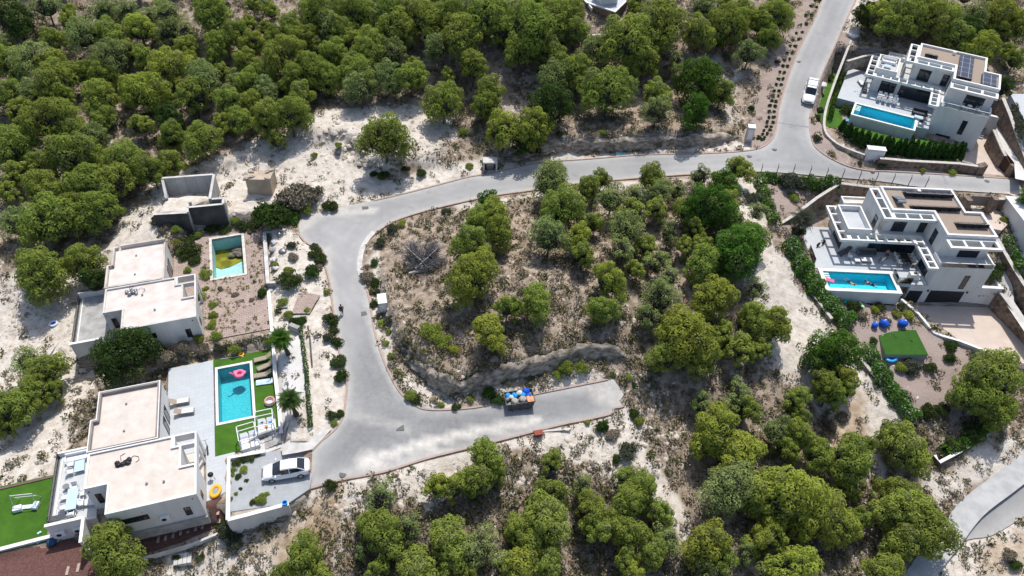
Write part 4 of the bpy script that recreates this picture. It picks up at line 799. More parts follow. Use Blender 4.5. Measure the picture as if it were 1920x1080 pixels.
def weeds(F, x0, y0, x1, y1, n, z, seed, skip, label):
    rs = np.random.RandomState(seed); X = x0+(x1-x0)*rs.rand(n); Y = y0+(y1-y0)*rs.rand(n); k = ~((X > skip[0]) & (X < skip[2]) & (Y > skip[1]) & (Y < skip[3])) & (rs.rand(n) < .35+1.2*np.clip(vnoise(X, Y, 2.5)+.35, 0, 1)); X = X[k]; Y = Y[k]; n = len(X); per = 16; s = .10+.26*rs.rand(n)**2
    wx = F.o[0]+X*math.cos(F.a)-Y*math.sin(F.a); wy = F.o[1]+X*math.sin(F.a)+Y*math.cos(F.a); u = rs.normal(0, 1, (n, per, 3)); u /= np.linalg.norm(u, axis=2)[:,:,None]; u[:,:,2] = np.abs(u[:,:,2])
    c = np.stack([wx, wy, wx*0+z], 1)[:,None,:]+u*(s[:,None]*(.4+.6*rs.rand(n, per)))[:,:,None]; v, f = tufts(rs, c.reshape(-1,3), u.reshape(-1,3), 1.0, .7); v = (v.reshape(-1,4,3)-c.reshape(-1,1,3))*(np.repeat(s, per)*.5)[:,None,None]+c.reshape(-1,1,3)
    me = npmesh('weeds', v.reshape(-1,3), f, [LEAF['g'], gc, gd], np.repeat(rs.choice(3, n, p=[.25,.45,.3]), per)); o = bpy.data.objects.new('weeds', me); C.objects.link(o); tag(o, label, 'weeds', kind='stuff')
weeds(FA, 7.9, -.5, 15.2, 18.8, 620, FA.z-.02, 5, (8.6,9.3,13.1,17.7), 'weeds sprouting through the old pink brick patio')

def boulders():
    rs = np.random.RandomState(31); V = []; n = 0; zones = [([(520,240),(700,200),(840,200),(850,250),(760,320),(600,300),(500,290)], 240), ([(430,330),(620,300),(640,370),(560,395),(500,380)], 80), ([(20,520),(140,500),(140,640),(180,740),(60,820),(0,760)], 200), ([(620,930),(900,880),(1150,790),(1280,880),(1200,900),(900,940),(660,1010)], 200), ([(730,690),(860,760),(1150,700),(1130,680),(860,735)], 60), ([(1200,690),(1290,800),(1250,860),(1180,760)], 90), ([(940,315),(1380,262),(1400,275),(950,326)], 90)]
    for poly, k in zones:
        pa = np.array(poly, float); px = rs.uniform(pa[:,0].min(), pa[:,0].max(), k*3); py = rs.uniform(pa[:,1].min(), pa[:,1].max(), k*3); q = inside(px, py, pa); px = px[q][:k]; py = py[q][:k]; z = np.zeros(len(px))
        for _ in range(9): x, y = P(px, py, z); z = z*.4+Z(x, y)*.6
        q = clear(x, y, .4); V.append(np.stack([x[q], y[q], Z(x[q], y[q])], 1))
    c = np.concatenate(V); n = len(c); u = np.array([(-1,-1,-.5),(1,-1,-.5),(1,1,-.5),(-1,1,-.5),(-.7,-.6,.5),(.6,-.7,.45),(.6,.6,.6),(-.5,.7,.4)]); q = u[None]*(1+.55*(rs.rand(n, 8, 3)-.5)); s = (.14+.34*rs.rand(n)**2.5)[:,None]; a = rs.rand(n)*6.28; ca, sa = np.cos(a)[:,None], np.sin(a)[:,None]
    v = np.stack([(q[:,:,0]*ca-q[:,:,1]*sa*.7)*s+c[:,:1], (q[:,:,0]*sa+q[:,:,1]*ca*.7)*s+c[:,1:2], q[:,:,2]*s*.9+c[:,2:3]], -1).reshape(-1, 3)
    f = np.array([(4,5,6,7),(0,1,5,4),(1,2,6,5),(2,3,7,6),(3,0,4,7)]); f = (f[None]+np.arange(n)[:,None,None]*8).reshape(-1, 4)
    me = npmesh('broken_rock', v, f, [mat('chalky broken rock', (.62,.56,.48), (.44,.38,.32), .6, .95, .4)]); o = bpy.data.objects.new('broken_rock', me); C.objects.link(o); tag(o, 'chalky broken rock lying on the bare cut slopes', 'rocks', kind='stuff')
boulders()
# ================================================================ BUILDINGS
def glassmat(name, tint, gl=.12, rough=.02):
    m = bpy.data.materials.new(name); m.use_nodes = True; t = m.node_tree; L = t.links.new
    for n in list(t.nodes): t.nodes.remove(n)
    out = t.nodes.new('ShaderNodeOutputMaterial'); a = t.nodes.new('ShaderNodeBsdfTransparent'); a.inputs[0].default_value = tint+(1,)
    g = t.nodes.new('ShaderNodeBsdfGlossy'); g.inputs['Roughness'].default_value = rough; fr = t.nodes.new('ShaderNodeFresnel'); fr.inputs[0].default_value = 1.33
    ad = t.nodes.new('ShaderNodeMath'); ad.operation = 'ADD'; ad.inputs[1].default_value = gl; ad.use_clamp = True; L(fr.outputs[0], ad.inputs[0])
    mx = t.nodes.new('ShaderNodeMixShader'); L(ad.outputs[0], mx.inputs[0]); L(a.outputs[0], mx.inputs[1]); L(g.outputs[0], mx.inputs[2]); L(mx.outputs[0], out.inputs[0])
    return m, t, g, fr
GLASS, *_ = glassmat('clear balustrade glass', (.86,.93,.93), .10)
WATER, wt, wg, wf = glassmat('pool water', (.80,.97,.985), .0, .03)
_wn = wt.nodes.new('ShaderNodeTexNoise'); _wn.inputs['Scale'].default_value = 2.6; _wn.inputs['Detail'].default_value = 4; _tc = wt.nodes.new('ShaderNodeTexCoord'); wt.links.new(_tc.outputs['Object'], _wn.inputs[0])
_wb = wt.nodes.new('ShaderNodeBump'); _wb.inputs['Strength'].default_value = .35; _wb.inputs['Distance'].default_value = .05; wt.links.new(_wn.outputs['Fac'], _wb.inputs['Height'])
wt.links.new(_wb.outputs[0], wg.inputs['Normal']); wt.links.new(_wb.outputs[0], wf.inputs['Normal'])
def inset(poly, d):
    n = len(poly); a = sum(poly[i][0]*poly[(i+1)%n][1]-poly[(i+1)%n][0]*poly[i][1] for i in range(n)); s = 1 if a > 0 else -1; out = []
    for i in range(n):
        p0, p1, p2 = Vector(poly[i-1]), Vector(poly[i]), Vector(poly[(i+1)%n]); e1 = (p1-p0).normalized(); e2 = (p2-p1).normalized()
        n1 = Vector((-e1.y, e1.x))*s; n2 = Vector((-e2.y, e2.x))*s; k = 1+n1.dot(n2); q = p1+(n1+n2)*(d/k); out.append((q.x, q.y))
    return out
def ring(mb, poly, th, z0, z1, m=0):
    q = inset(poly, th); n = len(poly); v = []
    for p, z in ((poly, z0), (poly, z1), (q, z1), (q, z0)): v += [(a, b, z) for a, b in p]
    f = []
    for k in range(3):
        for i in range(n): j = (i+1) % n; f.append((k*n+i, k*n+j, (k+1)*n+j, (k+1)*n+i))
    for i in range(n): j = (i+1) % n; f.append((3*n+i, 3*n+j, j, i))
    return mb.add(v, f, m)
def sheet(poly, z, name, m, parent=None, **kw):
    mb = MB(); mb.add([(a, b, z) for a, b in poly], [tuple(range(len(poly)))]); o = mb.ob(name, m, parent, **kw)
    return o
def win(t, ax, val, a0, a1, z0, z1, sgn=-1, panes=2, name='window', frame=None, glass=None, parent=None):
    """window in a wall plane: ax='y' wall at y=val spanning x a0..a1, seen from the sgn side"""
    fm = MB(); gm = MB(); fr = .06; d0, d1 = (val-.05, val+.02) if sgn < 0 else (val-.02, val+.05); g0, g1 = (val-.03, val+.01) if sgn < 0 else (val-.01, val+.03)
    def bx(mb, a, b, c, d, e, f_):
        if ax == 'y': mb.box(a, e, c, b, f_, d)
        else: mb.box(e, a, c, f_, b, d)
    bx(fm, a0-fr, a0, z0-fr, z1+fr, d0, d1); bx(fm, a1, a1+fr, z0-fr, z1+fr, d0, d1); bx(fm, a0, a1, z0-fr, z0, d0, d1); bx(fm, a0, a1, z1, z1+fr, d0, d1)
    for k in range(1, panes): c = a0+(a1-a0)*k/panes; bx(fm, c-.03, c+.03, z0, z1, d0, d1)
    bx(gm, a0, a1, z0, z1, g0, g1)
    w_ = fm.ob(name, frame or FRAME, t); gm.ob('pane', glass or DARKGLASS, w_); return w_
def ac_unit(t, x, y, z, sgn=-1):
    mb = MB(); mb.box(x-.42, y-.32, z-.3, x+.42, y-.02, z+.3); a = mb.ob('air_conditioner', METALW, t)
    mb = MB(); mb.lathe([(.22,0),(.22,.02),(.05,.03)], (0,0,0), 14); f = mb.ob('fan_grille', BLACK, a); f.rotation_euler = (R(90),0,0); f.location = (x-.1, y-.325, z)
    mb = MB(); mb.box(x-.35, y-.3, z-.38, x-.31, y+.0, z-.3); mb.box(x+.31, y-.3, z-.38, x+.35, y+.0, z-.3); mb.ob('bracket', METALG, a)
def bungalow(F, label, old):
    top = 3.4 if old else 3.5; t = thing('bungalow', label, 'house', (F.o[0], F.o[1], F.z), F.a, 'flat roofed white bungalows on the left')
    W = WHITE_OLD if old else WHITE; RM = ROOFW if old else ROOFG; lo = -1.2
    main = [(0,0),(7.8,0),(7.8,3.45),(6.4,3.45),(6.4,5.9),(5.65,5.9),(5.65,7.2),(-2,7.2),(-2,3.2),(0,3.2)]
    mb = MB(); mb.prism(main, lo, top-.22); ring(mb, main, .17, top-.22, top-(.03 if not old else .02)); mb.ob('wall', W, t)
    sheet(inset(main, .165), top-.19, 'roof', RM, t)
    mb = MB(); ring(mb, [(p[0]+0, p[1]) for p in main], .2, top-.03, top+.02); mb.ob('coping', COPING if not old else CONCL, t)
    # corner porch with beams round the openings
    mb = MB(); mb.box(7.62,3.45,2.55,7.8,7.2,top); mb.box(5.65,7.03,2.55,7.62,7.2,top); mb.box(6.4,5.82,2.75,7.62,5.98,top-.05); mb.box(7.62,6.75,lo,7.8,7.2,2.55); mb.box(7.62,5.75,lo,7.8,6.05,2.55); mb.box(5.65,5.9,2.9,5.8,7.03,top); mb.ob('porch_frame', W, t)
    mb = MB(); mb.box(5.65,5.9,lo,7.62,7.2,.06); mb.box(6.4,3.45,lo,7.62,5.9,.06); mb.ob('porch_floor', ROOFG if not old else CONC, t)
    # rear wing
    wing = [(4.28,7.2),(4.28,14.55),(-1.6,14.55),(-1.6,11.05),(-2.1,11.05),(-2.1,7.2)]; wt_ = top+(.12 if not old else .1)
    mb = MB(); mb.prism(wing, lo, wt_-.5); mb.ob('wall', W, t)
    mb = MB()
    if old:      # parapet with a gap in the far left corner
        mb.box(-.75,14.3,wt_-.5,4.28,14.55,wt_+.1); mb.box(-1.6,14.2,wt_-.5,-1.0,14.55,wt_); mb.box(-1.6,11.05,wt_-.5,-1.38,14.2,wt_); mb.box(-2.1,7.45,wt_-.5,-1.88,11.05,wt_); mb.box(-2.1,11.05,wt_-.5,-1.38,11.25,wt_-.01)
        mb.box(4.1,7.2,wt_-.5,4.28,14.3,wt_-.28); mb.box(-2.1,7.2,wt_-.5,4.1,7.45,wt_+.02); PM = mat('dusty parapet render', (.56,.51,.46), (.40,.35,.31), .7, .95)
    else: ring(mb, wing, .26, wt_-.5, wt_); PM = mat('dark taupe parapet', (.30,.265,.245), (.22,.195,.18), 1, .9)
    mb.ob('parapet', PM, t)
    if not old: mb = MB(); ring(mb, wing, .09, wt_, wt_+.03); mb.ob('coping', COPING, t)
    sheet(inset(wing, .25), wt_-.42, 'roof', RM, t)
    for x, y, z in ((3.4,2.4,top),(2.0,5.2,top) if old else (4.9,2.2,top),(1.0,9.2,wt_-.3),(1.0,12.6,wt_-.3)):
        mb = MB(); mb.lathe([(.11,-.3),(.11,.1),(.09,.12)], (x,y,z-.1), 10); mb.ob('roof_vent', METALG, t)
    # windows
    win(t, 'y', 0, 1.05, 3.15, 1.38, 2.05, -1, 3); win(t, 'y', 0, 6.25, 6.7, .5, 1.7, -1, 1)
    win(t, 'x', 0, .9, 1.7, 1.9, 3.0, -1, 1) if False else win(t, 'y', 3.2, -1.4, -1.0, .9, 2.3, -1, 1)
    win(t, 'x', 4.28, 10.1, 10.9, .1, 2.2, 1, 1, 'door'); win(t, 'x', 4.28, 11.5, 12.4, .1, 2.1, 1, 1, 'door')
    win(t, 'x', 7.8, .9, 1.3, 1.2, 2.0, 1, 1)
    if not old:
        ac_unit(t, 4.45, 0, 1.05)
        mb = MB(); mb.box(-.1,-.25,-1.4,7.9,-.02,-.25); mb.ob('plinth', CONC, t)
        mb = MB(); mb.lathe([(.04,0),(.05,.05)], (2.9,-.04,2.6), 8); mb.ob('wall_lamp', ORP, t)
    mb = MB()
    for a in ((7.3,-.05,2.9),(-1.75,3.15,2.9)): mb.lathe([(.07,0),(.07,.08)], a, 8)
    mb.ob('overflow_spout', METALG, t)
    # west terrace on its retaining walls
    d = -4.2 if old else -2.9; W2 = WHITE_OLD if old else WHITE
    mb = MB(); mb.prism([(-6.0,2.3),(-2.02,2.3),(-2.02,10.4),(-6.0,10.4)], d, -.02); mb.ob('terrace_base', W2 if not old else CONC, t)
    sheet([(-5.98,2.5),(-2.02,2.5),(-2.02,10.2),(-5.98,10.2)], .005, 'terrace_floor', CONC if old else DECKC, t)
    mb = MB(); mb.box(-6.15,2.1,d-.1,-3.0,2.3,.62); mb.ob('terrace_parapet', W2, t); mb = MB(); mb.box(-6.05,10.2,-.02,-2.12,10.42,.6 if not old else .75); mb.ob('terrace_parapet', W2, t)
    mb = MB(); mb.box(-6.2,2.05,.62,-2.95,2.35,.68); mb.ob('coping', COPING, t)
    mb = MB(); mb.box(-5.72,2.5,.0,-5.6,10.1,.12); mb.ob('kerb_upstand', COPING, t)
    mb = MB(); mb.box(-5.95,2.5,.0,-5.92,10.1,.95); mb.ob('glass_balustrade', GLASS, t)
    # stair well in front of the notch
    if not old:
        mb = MB(); mb.box(-3.0,-.35,d,-2.8,2.3,.62); mb.box(-2.8,-.35,d,-.2,-.15,-.9); mb.ob('stair_wall', WHITE, t)
        mb = MB(); mb.box(-3.05,-.4,.62,-2.75,2.05,.68); mb.ob('coping', COPING, t)
        mb = MB()
        for k in range(7): mb.box(-2.8+k*.36,-.15,d,-2.44+k*.36,2.1,-2.5+k*.34)
        mb.ob('steps', DECKC, t)
        ac_unit(t, -5.3, 2.1, -.75); ac_unit(t, -3.75, 2.1, -.75); mb = MB(); mb.box(-4.3,1.6,-2.1,-3.3,2.08,-1.4); mb.ob('boiler_box', METALG, t)
    else: mb = MB(); mb.box(-2.02,2.3,d,0,3.2,-.3); mb.ob('stair_block', W2, t)
    return t
bungalow(FA, 'older dusty white bungalow with flat roofs beside the dry pool', True)
bungalow(FB, 'lived-in white bungalow with cream flat roofs beside the turquoise pool', False)
def at(F, x, y, z=0.0): a, b = F.w(x, y); return (a, b, F.z+z)
def child_frame(name, label, cat, F, x, y, z=0.0, rz=0.0, group=None): return thing(name, label, cat, at(F, x, y, z), F.a+rz, group)
# heaps on the bungalow roofs
for F, x, y, lb, k in ((FA, .9, 5.9, 'tangled black and grey scrap heap on the dusty bungalow roof', 0), (FB, 1.2, 5.4, 'black tarpaulin heap with a loose cable on the cream roof', 1)):
    t = child_frame('scrap_heap', lb, 'heap', F, x, y, 3.3); mb = MB(); rs = random.Random(k+3)
    for i in range(9): mb.ball((rs.uniform(-.6,.6), rs.uniform(-.3,.3), rs.uniform(.05,.2)), rs.uniform(.15,.35), rs.uniform(.12,.3), rs.uniform(.08,.22), 8, 5)
    mb.ob('tarpaulin', BLACK if k else METALG, t)
    mb = MB(); mb.tube([(.4,.1,.05),(.9,.5,.05),(1.3,.3,.05),(1.4,-.1,.05),(1.1,-.3,.05)], .025, 5); mb.tube([(-.2,.2,.1),(-.3,.8,.06),(.1,1,.05)], .025, 5); mb.ob('cable', BLACK, t)
# ---------------------------------------------------------------- pools
def pool(F, x0, y0, x1, y1, label, bottom, depth, cop=.3, ztop=0.0, water=True, cm=None, wz=-.14, steps=True, shell=None, lining2=None):
    t = thing('swimming_pool', label, 'pool', at(F, 0, 0, ztop), F.a)
    mb = MB(); mb.add([(x0,y0,-depth),(x1,y0,-depth),(x1,y1,-depth),(x0,y1,-depth),(x0,y0,-.02),(x1,y0,-.02),(x1,y1,-.02),(x0,y1,-.02)], [(0,1,2,3),(0,4,5,1),(1,5,6,2),(2,6,7,3),(3,7,4,0)]); mb.ob('basin', bottom, t)
    mb = MB(); ring(mb, [(x0-cop,y0-cop),(x1+cop,y0-cop),(x1+cop,y1+cop),(x0-cop,y1+cop)], cop, -.3, .05); mb.ob('coping', cm or COPING, t)
    mb = MB(); ring(mb, [(x0-cop+.06,y0-cop+.06),(x1+cop-.06,y0-cop+.06),(x1+cop-.06,y1+cop-.06),(x0-cop+.06,y1+cop-.06)], cop-.08, -(shell or depth+.2), -.3); mb.ob('shell', CONCL if not shell else WHITE, t)
    if water: sheet([(x0,y0),(x1,y0),(x1,y1),(x0,y1)], wz, 'water', WATER, t)
    return t
tA = pool(FA, 9.0, 9.7, 12.7, 17.3, 'drained pool with aqua lining and yellow green sludge on its floor', TILEA, 2.0, .35, -.02, False, mat('worn cream coping', (.66,.62,.55), (.5,.46,.4), 2, .9))
MUD = mat('yellow green pool sludge', (.26,.24,.012), (.12,.13,.01), .9, .35, 0, lo=.42, hi=.58)
mb = MB(); mb.prism([(9.02,14.0),(9.6,13.5),(10.6,13.6),(11.6,14.1),(12.68,14.6),(12.68,17.28),(9.02,17.28)], -1.985, -1.95); mb.ob('sludge', MUD, tA)
mb = MB(); rs = random.Random(5)
for i in range(9): mb.ball((12.68-rs.uniform(.3,1.6), 17.0-rs.uniform(.2,1.7), -1.8+rs.uniform(0,.25)), rs.uniform(.3,.6), rs.uniform(.25,.5), rs.uniform(.15,.3), 8, 5)
mb.ob('mud_heap', mat('grey mud heap', (.20,.17,.15), (.10,.085,.07), 3, .95, .5), tA)
tB = pool(FB, 9.15, 10.35, 12.6, 17.85, 'rectangular turquoise pool with white coping beside the left bungalow', TILEP, 1.75, .28, 0, True)
# patios and lawns of the two bungalows
def pave(F, poly, z, th, name, m, **kw):
    mb = MB(); mb.prism(poly, -th, 0); t = mb.ob(name, m, kind='structure', **kw); t.location = at(F, 0, 0, z); t.rotation_euler = (0,0,F.a); return t
for q in ([(5.8,-.6),(15.3,-.6),(15.3,9.3),(8.6,9.3),(8.6,7.25),(7.85,7.25),(7.85,-.6)], [(4.4,7.25),(8.6,7.25),(8.6,19),(5.6,19),(4.4,15)], [(13.1,9.3),(15.3,9.3),(15.3,19),(13.1,19)], [(8.6,17.7),(13.1,17.7),(13.1,19),(8.6,19)]): pave(FA, q, -.03, .2, 'brick_patio', BRICKP) if q[0][0] != 5.8 else pave(FA, [(7.85,-.6),(15.3,-.6),(15.3,9.3),(8.6,9.3),(8.6,7.25),(7.85,7.25)], -.03, .2, 'brick_patio', BRICKP)
pave(FB, [(4.0,7.3),(4.0+4.7,7.3),(8.7,19.35),(4.0,19.35)], .0, .3, 'pool_deck', DECK)
pave(FB, [(7.85,1.0),(10.6,2.4),(10.6,6.3),(8.7,6.25),(8.7,7.3),(7.85,7.3)], -.006, .3, 'pool_deck', DECK)
TURFZ = -.02
pave(FB, [(8.72,18.15),(15.1,18.15),(15.1,19.4),(8.72,19.4)], TURFZ, .2, 'lawn', TURF); pave(FB, [(12.9,7.7),(15.1,7.7),(15.1,18.15),(12.9,18.15)], TURFZ, .2, 'lawn', TURF)
pave(FB, [(8.72,6.3),(11.4,6.3),(12.9,7.1),(12.9,10.05),(8.72,10.05)], TURFZ, .2, 'lawn', TURF)
lw = pxz([(-120,945),(0,912),(102,890),(88,1000),(94,1014),(0,1036),(-60,1048),(-150,1070)], -3.8)
mb = MB(); mb.prism([tuple(p) for p in lw], -4.2, -3.8); mb.ob('lawn', TURF, kind='structure')
wall([(-60,930),(0,916),(103,892)], -3.7, .22, .9, mat('brown stained kerb', (.16,.11,.09), None, 2), 'lawn_edge_wall', 'low dark brown edging wall behind the left lawn', 'wall')
wall([(-60,1042),(0,1029),(98,1004)], -3.45, .28, 1.0, CONCL, 'lawn_edge_wall', 'low white edging wall along the near side of the left lawn', 'wall', COPING)
wall([(-40,1050),(0,1041),(60,1026),(110,1013)], -3.95, .25, .6, CONCL, 'garden_kerb', 'pale concrete kerb between the left lawn and the red gravel', 'kerb')
REDG = mat('dark red gravel', (.17,.085,.07), (.10,.05,.043), 8, 1, .6, 40)
drape('red_gravel', pxz([(-80,1110),(-60,1062),(0,1043),(104,1016),(180,1000),(300,982),(395,962),(425,952),(428,978),(345,1015),(280,1035),(230,1060),(200,1110)], -4.1), REDG, lambda x, y: Zt(x, y, False)+.14, .5)
wall([(240,1052),(290,1040),(360,1020),(432,990)], -3.85, .22, .5, CONCL, 'garden_kerb', 'pale concrete kerb below the red gravel beside the round pine', 'kerb')
STEP = mat('pale pink paving slab', (.42,.33,.27), None, 3)
SLABS = [(298,1012),(312,1008),(326,1003),(340,998),(354,994),(368,990),(381,986),(148,1066),(128,1072),(410,960),(412,975)]
for i, (px, py) in enumerate(SLABS):
    x, y, z = G(px, py); mb = MB(); mb.box(-.12,-.42,0,.12,.42,.05); o = mb.ob('stepping_slab', STEP, label='pink stepping slab in a row on the dark red gravel' if i < 7 else None, cat='paving slab', group='stepping slabs on the red gravel'); o.location = (x, y, z+.17); o.rotation_euler = (0,0,R(10))
    if i >= 7: o['label'] = ['right one of two pink slabs at the bottom left edge','left one of two pink slabs at the bottom left edge','upper pink slab near the yellow boat','lower pink slab near the yellow boat'][i-7]
# sedan platform, steps and garden walls by the driveway
plz = -1.75
pl = pxz([(428,960),(430,859),(497,848),(540,842),(585,845),(588,880),(580,917),(540,944)], plz)
mb = MB(); mb.prism([tuple(p) for p in pl], plz-.4, plz); mb.ob('parking_platform', PLATM, kind='structure')
wall([(497,845),(429,858),(427,974)], -1.35, .28, 2.6, WHITE, 'platform_wall', 'white wall along the far left side of the parking platform', 'wall', COPING)
wall([(427,974),(470,963),(541,944)], -1.35, .28, 3.4, WHITE, 'platform_wall', 'tall white retaining wall below the parking platform', 'wall', COPING)
# steps behind the daybeds
t = thing('garden_steps', 'grey steps with a white stepped side wall between lawn and driveway', 'steps', at(FB, 0, 0, 0), FB.a)
mb = MB(); mb.prism([(11.3,6.0),(12.9,7.15),(15.2,7.45),(15.2,7.65),(12.85,7.4),(11.2,6.25)], -.5, [.25,.75,.8,.8,.75,.25]); mb.ob('side_wall', CONC, t)
mb = MB()
for k in range(8): mb.box(11.9+k*.42, 6.3+.08*k-.9, -.5, 12.32+k*.42, 6.9+.08*k, -.1+k*.07)
mb.ob('tread', CONC, t)
pave(FB, [(10.7,4.6),(15.3,5.6),(17.5,6.2),(17.0,7.3),(15.3,7.2),(12.9,6.9),(11.3,5.9),(10.7,5.9)], .12, .4, 'path', CONCL)
# ---------------------------------------------------------------- the two villas
def beams(mb, x0, y0, x1, y1, z0, z1, n, along='x', w=.2, edge=.26):
    """pergola frame with n openings"""
    mb.box(x0,y0,z0,x1,y0+edge,z1); mb.box(x0,y1-edge,z0,x1,y1,z1); mb.box(x0,y0+edge,z0,x0+edge,y1-edge,z1); mb.box(x1-edge,y0+edge,z0,x1,y1-edge,z1)
    for k in range(1, n):
        if along == 'x': c = x0+(x1-x0)*k/n; mb.box(c-w/2,y0+edge,z0,c+w/2,y1-edge,z1)
        else: c = y0+(y1-y0)*k/n; mb.box(x0+edge,c-w/2,z0,x1-edge,c+w/2,z1)
def villa(F, label, base, solar):
    t = thing('villa', label, 'house', (F.o[0], F.o[1], F.z), F.a)
    low = [(-4.7,-.7),(4.7,-.7),(4.7,-6.7),(11.35,-6.7),(11.35,4.9),(-4.7,4.9)]
    mb = MB(); mb.prism(low, -.12, 2.95); mb.ob('wall', WHITE, t)
    mb = MB(); mb.prism([(2.6,-6.7),(11.35,-6.7),(11.35,0),(2.6,0)], base, -.12); mb.ob('basement_wall', WHITE, t)
    up = [(0,0),(5.2,0),(5.2,-4.5),(11.2,-4.5),(11.2,.2),(9.2,.2),(9.2,4.85),(0,4.85)]
    mb = MB(); mb.prism(up, 2.95, 6.1); mb.ob('upper_wall', WHITE, t)
    sheet(inset(up, .1), 6.13, 'roof', GRAVELROOF, t)
    mb = MB(); ring(mb, inset(up, -.06), .28, 6.1, 6.45); mb.ob('parapet', COPING, t)
    sheet([(p[0], p[1]) for p in inset(low, .02)], 2.975, 'roof_terrace', DECKC, t)
    mb = MB(); mb.box(-3.7,4.9,-.1,-.5,6.3,3.2); mb.ob('annex_wall', WHITE, t); sheet([(-3.6,5),(-.6,5),(-.6,6.2),(-3.6,6.2)], 3.23, 'annex_roof', ROOFG, t)
    mb = MB(); ring(mb, [(-3.75,4.92),(-.45,4.92),(-.45,6.35),(-3.75,6.35)], .2, 3.2, 3.5); mb.ob('parapet', COPING, t)
    # pergolas
    mb = MB(); beams(mb, -1.35,-1.5,0-.06,4.8,5.75,6.1,3,'y'); mb.ob('pergola', COPING, t)
    mb = MB(); beams(mb, -.06,-1.5,5.14,-.06,5.75,6.1,3); mb.ob('pergola', COPING, t)
    mb = MB(); beams(mb, 5.1,-6.35,11.3,-4.56,5.6,5.92,3,w=.28,edge=.34); mb.ob('pergola', COPING, t)
    mb = MB(); mb.box(-1.35,-.55,2.98,-1.15,4.8,5.75); mb.ob('fin_wall', WHITE, t)
    mb = MB(); beams(mb, -6.05,-2.3,-4.76,4.7,2.72,3.08,4,'y'); mb.ob('pergola', COPING, t)
    mb = MB(); beams(mb, -4.76,-2.3,3.4,-.76,2.72,3.08,7); mb.ob('pergola', COPING, t)
    mb = MB(); beams(mb, 3.4,-7.0,4.66,-.76,2.72,3.08,5,'y'); mb.ob('pergola', COPING, t)
    # first-floor lounge platform
    mb = MB(); ring(mb, [(-4.95,-1.0),(-1.9,-1.0),(-1.9,3.95),(-4.95,3.95)], .2, 3.09, 3.85); mb.ob('lounge_parapet', COPING, t)
    sheet([(-4.8,-.8),(-2.05,-.8),(-2.05,3.8),(-4.8,3.8)], 3.12, 'lounge_floor', DECK, t)
    # balcony front
    mb = MB(); mb.box(4.8,-6.72,2.95,11.4,-6.55,3.12); mb.box(11.2,-6.55,2.95,11.4,-4.5,3.6); mb.box(4.8,-6.55,2.95,5.0,-4.5,3.6); mb.ob('balcony_kerb', WHITE, t)
    mb = MB(); mb.box(5.0,-6.66,3.12,11.2,-6.63,3.75); mb.ob('glass_balustrade', GLASS, t)
    mb = MB(); mb.box(4.95,-6.69,3.75,11.3,-6.60,3.79); mb.ob('handrail', METALW, t)
    # openings
    win(t,'y',0,1.0,2.55,3.05,4.7,-1,2); win(t,'y',0,4.3,5.1,3.05,4.7,-1,1,'door'); win(t,'y',-4.5,7.75,10.1,3.05,4.6,-1,2,'sliding_door',glass=SHUTTER if base < -2.9 else None)
    win(t,'x',5.2,-2.7,-1.9,3.2,5.2,-1,1); win(t,'x',-1.35,-.1,.7,3.5,5.0,-1,1)
    if base > -2.9: win(t,'y',-.7,-3.4,-1.3,.1,2.2,-1,2,'sliding_door'); win(t,'y',-.7,-.6,4.3,.1,2.2,-1,3,'sliding_door')
    else: win(t,'y',-.7,-1.3,4.6,.1,2.1,-1,4,'sliding_door'); win(t,'x',4.7,-5.2,-3.0,.1,2.0,-1,1,'door')
    win(t,'x',-4.7,-.4,2.5,.1,1.9,-1,1,'sliding_door'); win(t,'y',-6.7,8.55,9.1,-.3,1.8,-1,1)
    if base < -2.9:
        mb = MB(); mb.box(5.35,-6.74,base+.05,9.6,-6.69,-.85); g = mb.ob('garage_door', SHUTTER, t)
        mb = MB()
        for k in range(1, 5): mb.box(5.35,-6.75,base+k*.46,9.6,-6.74,base+k*.46+.02)
        mb.ob('panel_groove', BLACK, g)
        mb = MB(); mb.box(2.75,-6.74,base+.05,4.45,-6.69,-1.05); mb.ob('side_door', SHUTTER, t)
        mb = MB(); mb.box(11.35,-6.7,base,14.0,-1.0,-.5); mb.box(11.35,-6.7,-.5,14.0,-6.4,-.05); mb.box(13.7,-6.4,-.5,14.0,-1.0,-.05); mb.ob('planter', WHITE, t)
        mb = MB(); mb.box(10.6,-6.78,-.05,14.1,-6.35,.03); mb.ob('coping', COPING, t)
        for k in (5.0, 9.9): mb = MB(); mb.box(k-.08,-6.85,-1.0,k+.08,-6.7,-.75); mb.ob('wall_lamp', FRAME, t)
    else:
        win(t,'y',-6.7,6.1,7.9,-1.6,-1.1,-1,1)
        mb = MB(); mb.box(11.35,-.4,base,14.9,-.1,.4); mb.ob('side_wall', WHITE, t); mb = MB(); mb.box(11.35,-.48,.4,14.95,-.02,.48); mb.ob('coping', COPING, t)
        mb = MB()
        for k in range(5): mb.box(11.5,-2.2+k*.36,base,12.7,-1.84+k*.36,base+.2+k*.2)
        mb.ob('steps', CONC, t)
    # chimney / roof units
    mb = MB(); mb.box(4.5,3.9,6.13,4.9,4.3,6.6); mb.ob('roof_unit', METALW, t)
    for (x0, x1, y0, y1, z0, z1, n) in solar:
        mb = MB(); mb.add([(x0,y1,z0),(x1,y1,z0),(x1,y0,z1),(x0,y0,z1),(x0,y1,z0-.05),(x1,y1,z0-.05),(x1,y0,z1-.05),(x0,y0,z1-.05)], [(0,1,2,3)[::-1],(4,5,6,7),(0,4,5,1),(1,5,6,2),(2,6,7,3),(3,7,4,0)])
        a = mb.ob('solar_array', SOLAR, t)
        mb = MB()
        for k in range(n+1): x = x0+(x1-x0)*k/n; mb.box(x-.03,y0+.02,6.14,x+.03,y0+.08,z1-.04); mb.box(x-.03,y0+.05,6.14,x+.03,y1,6.19)
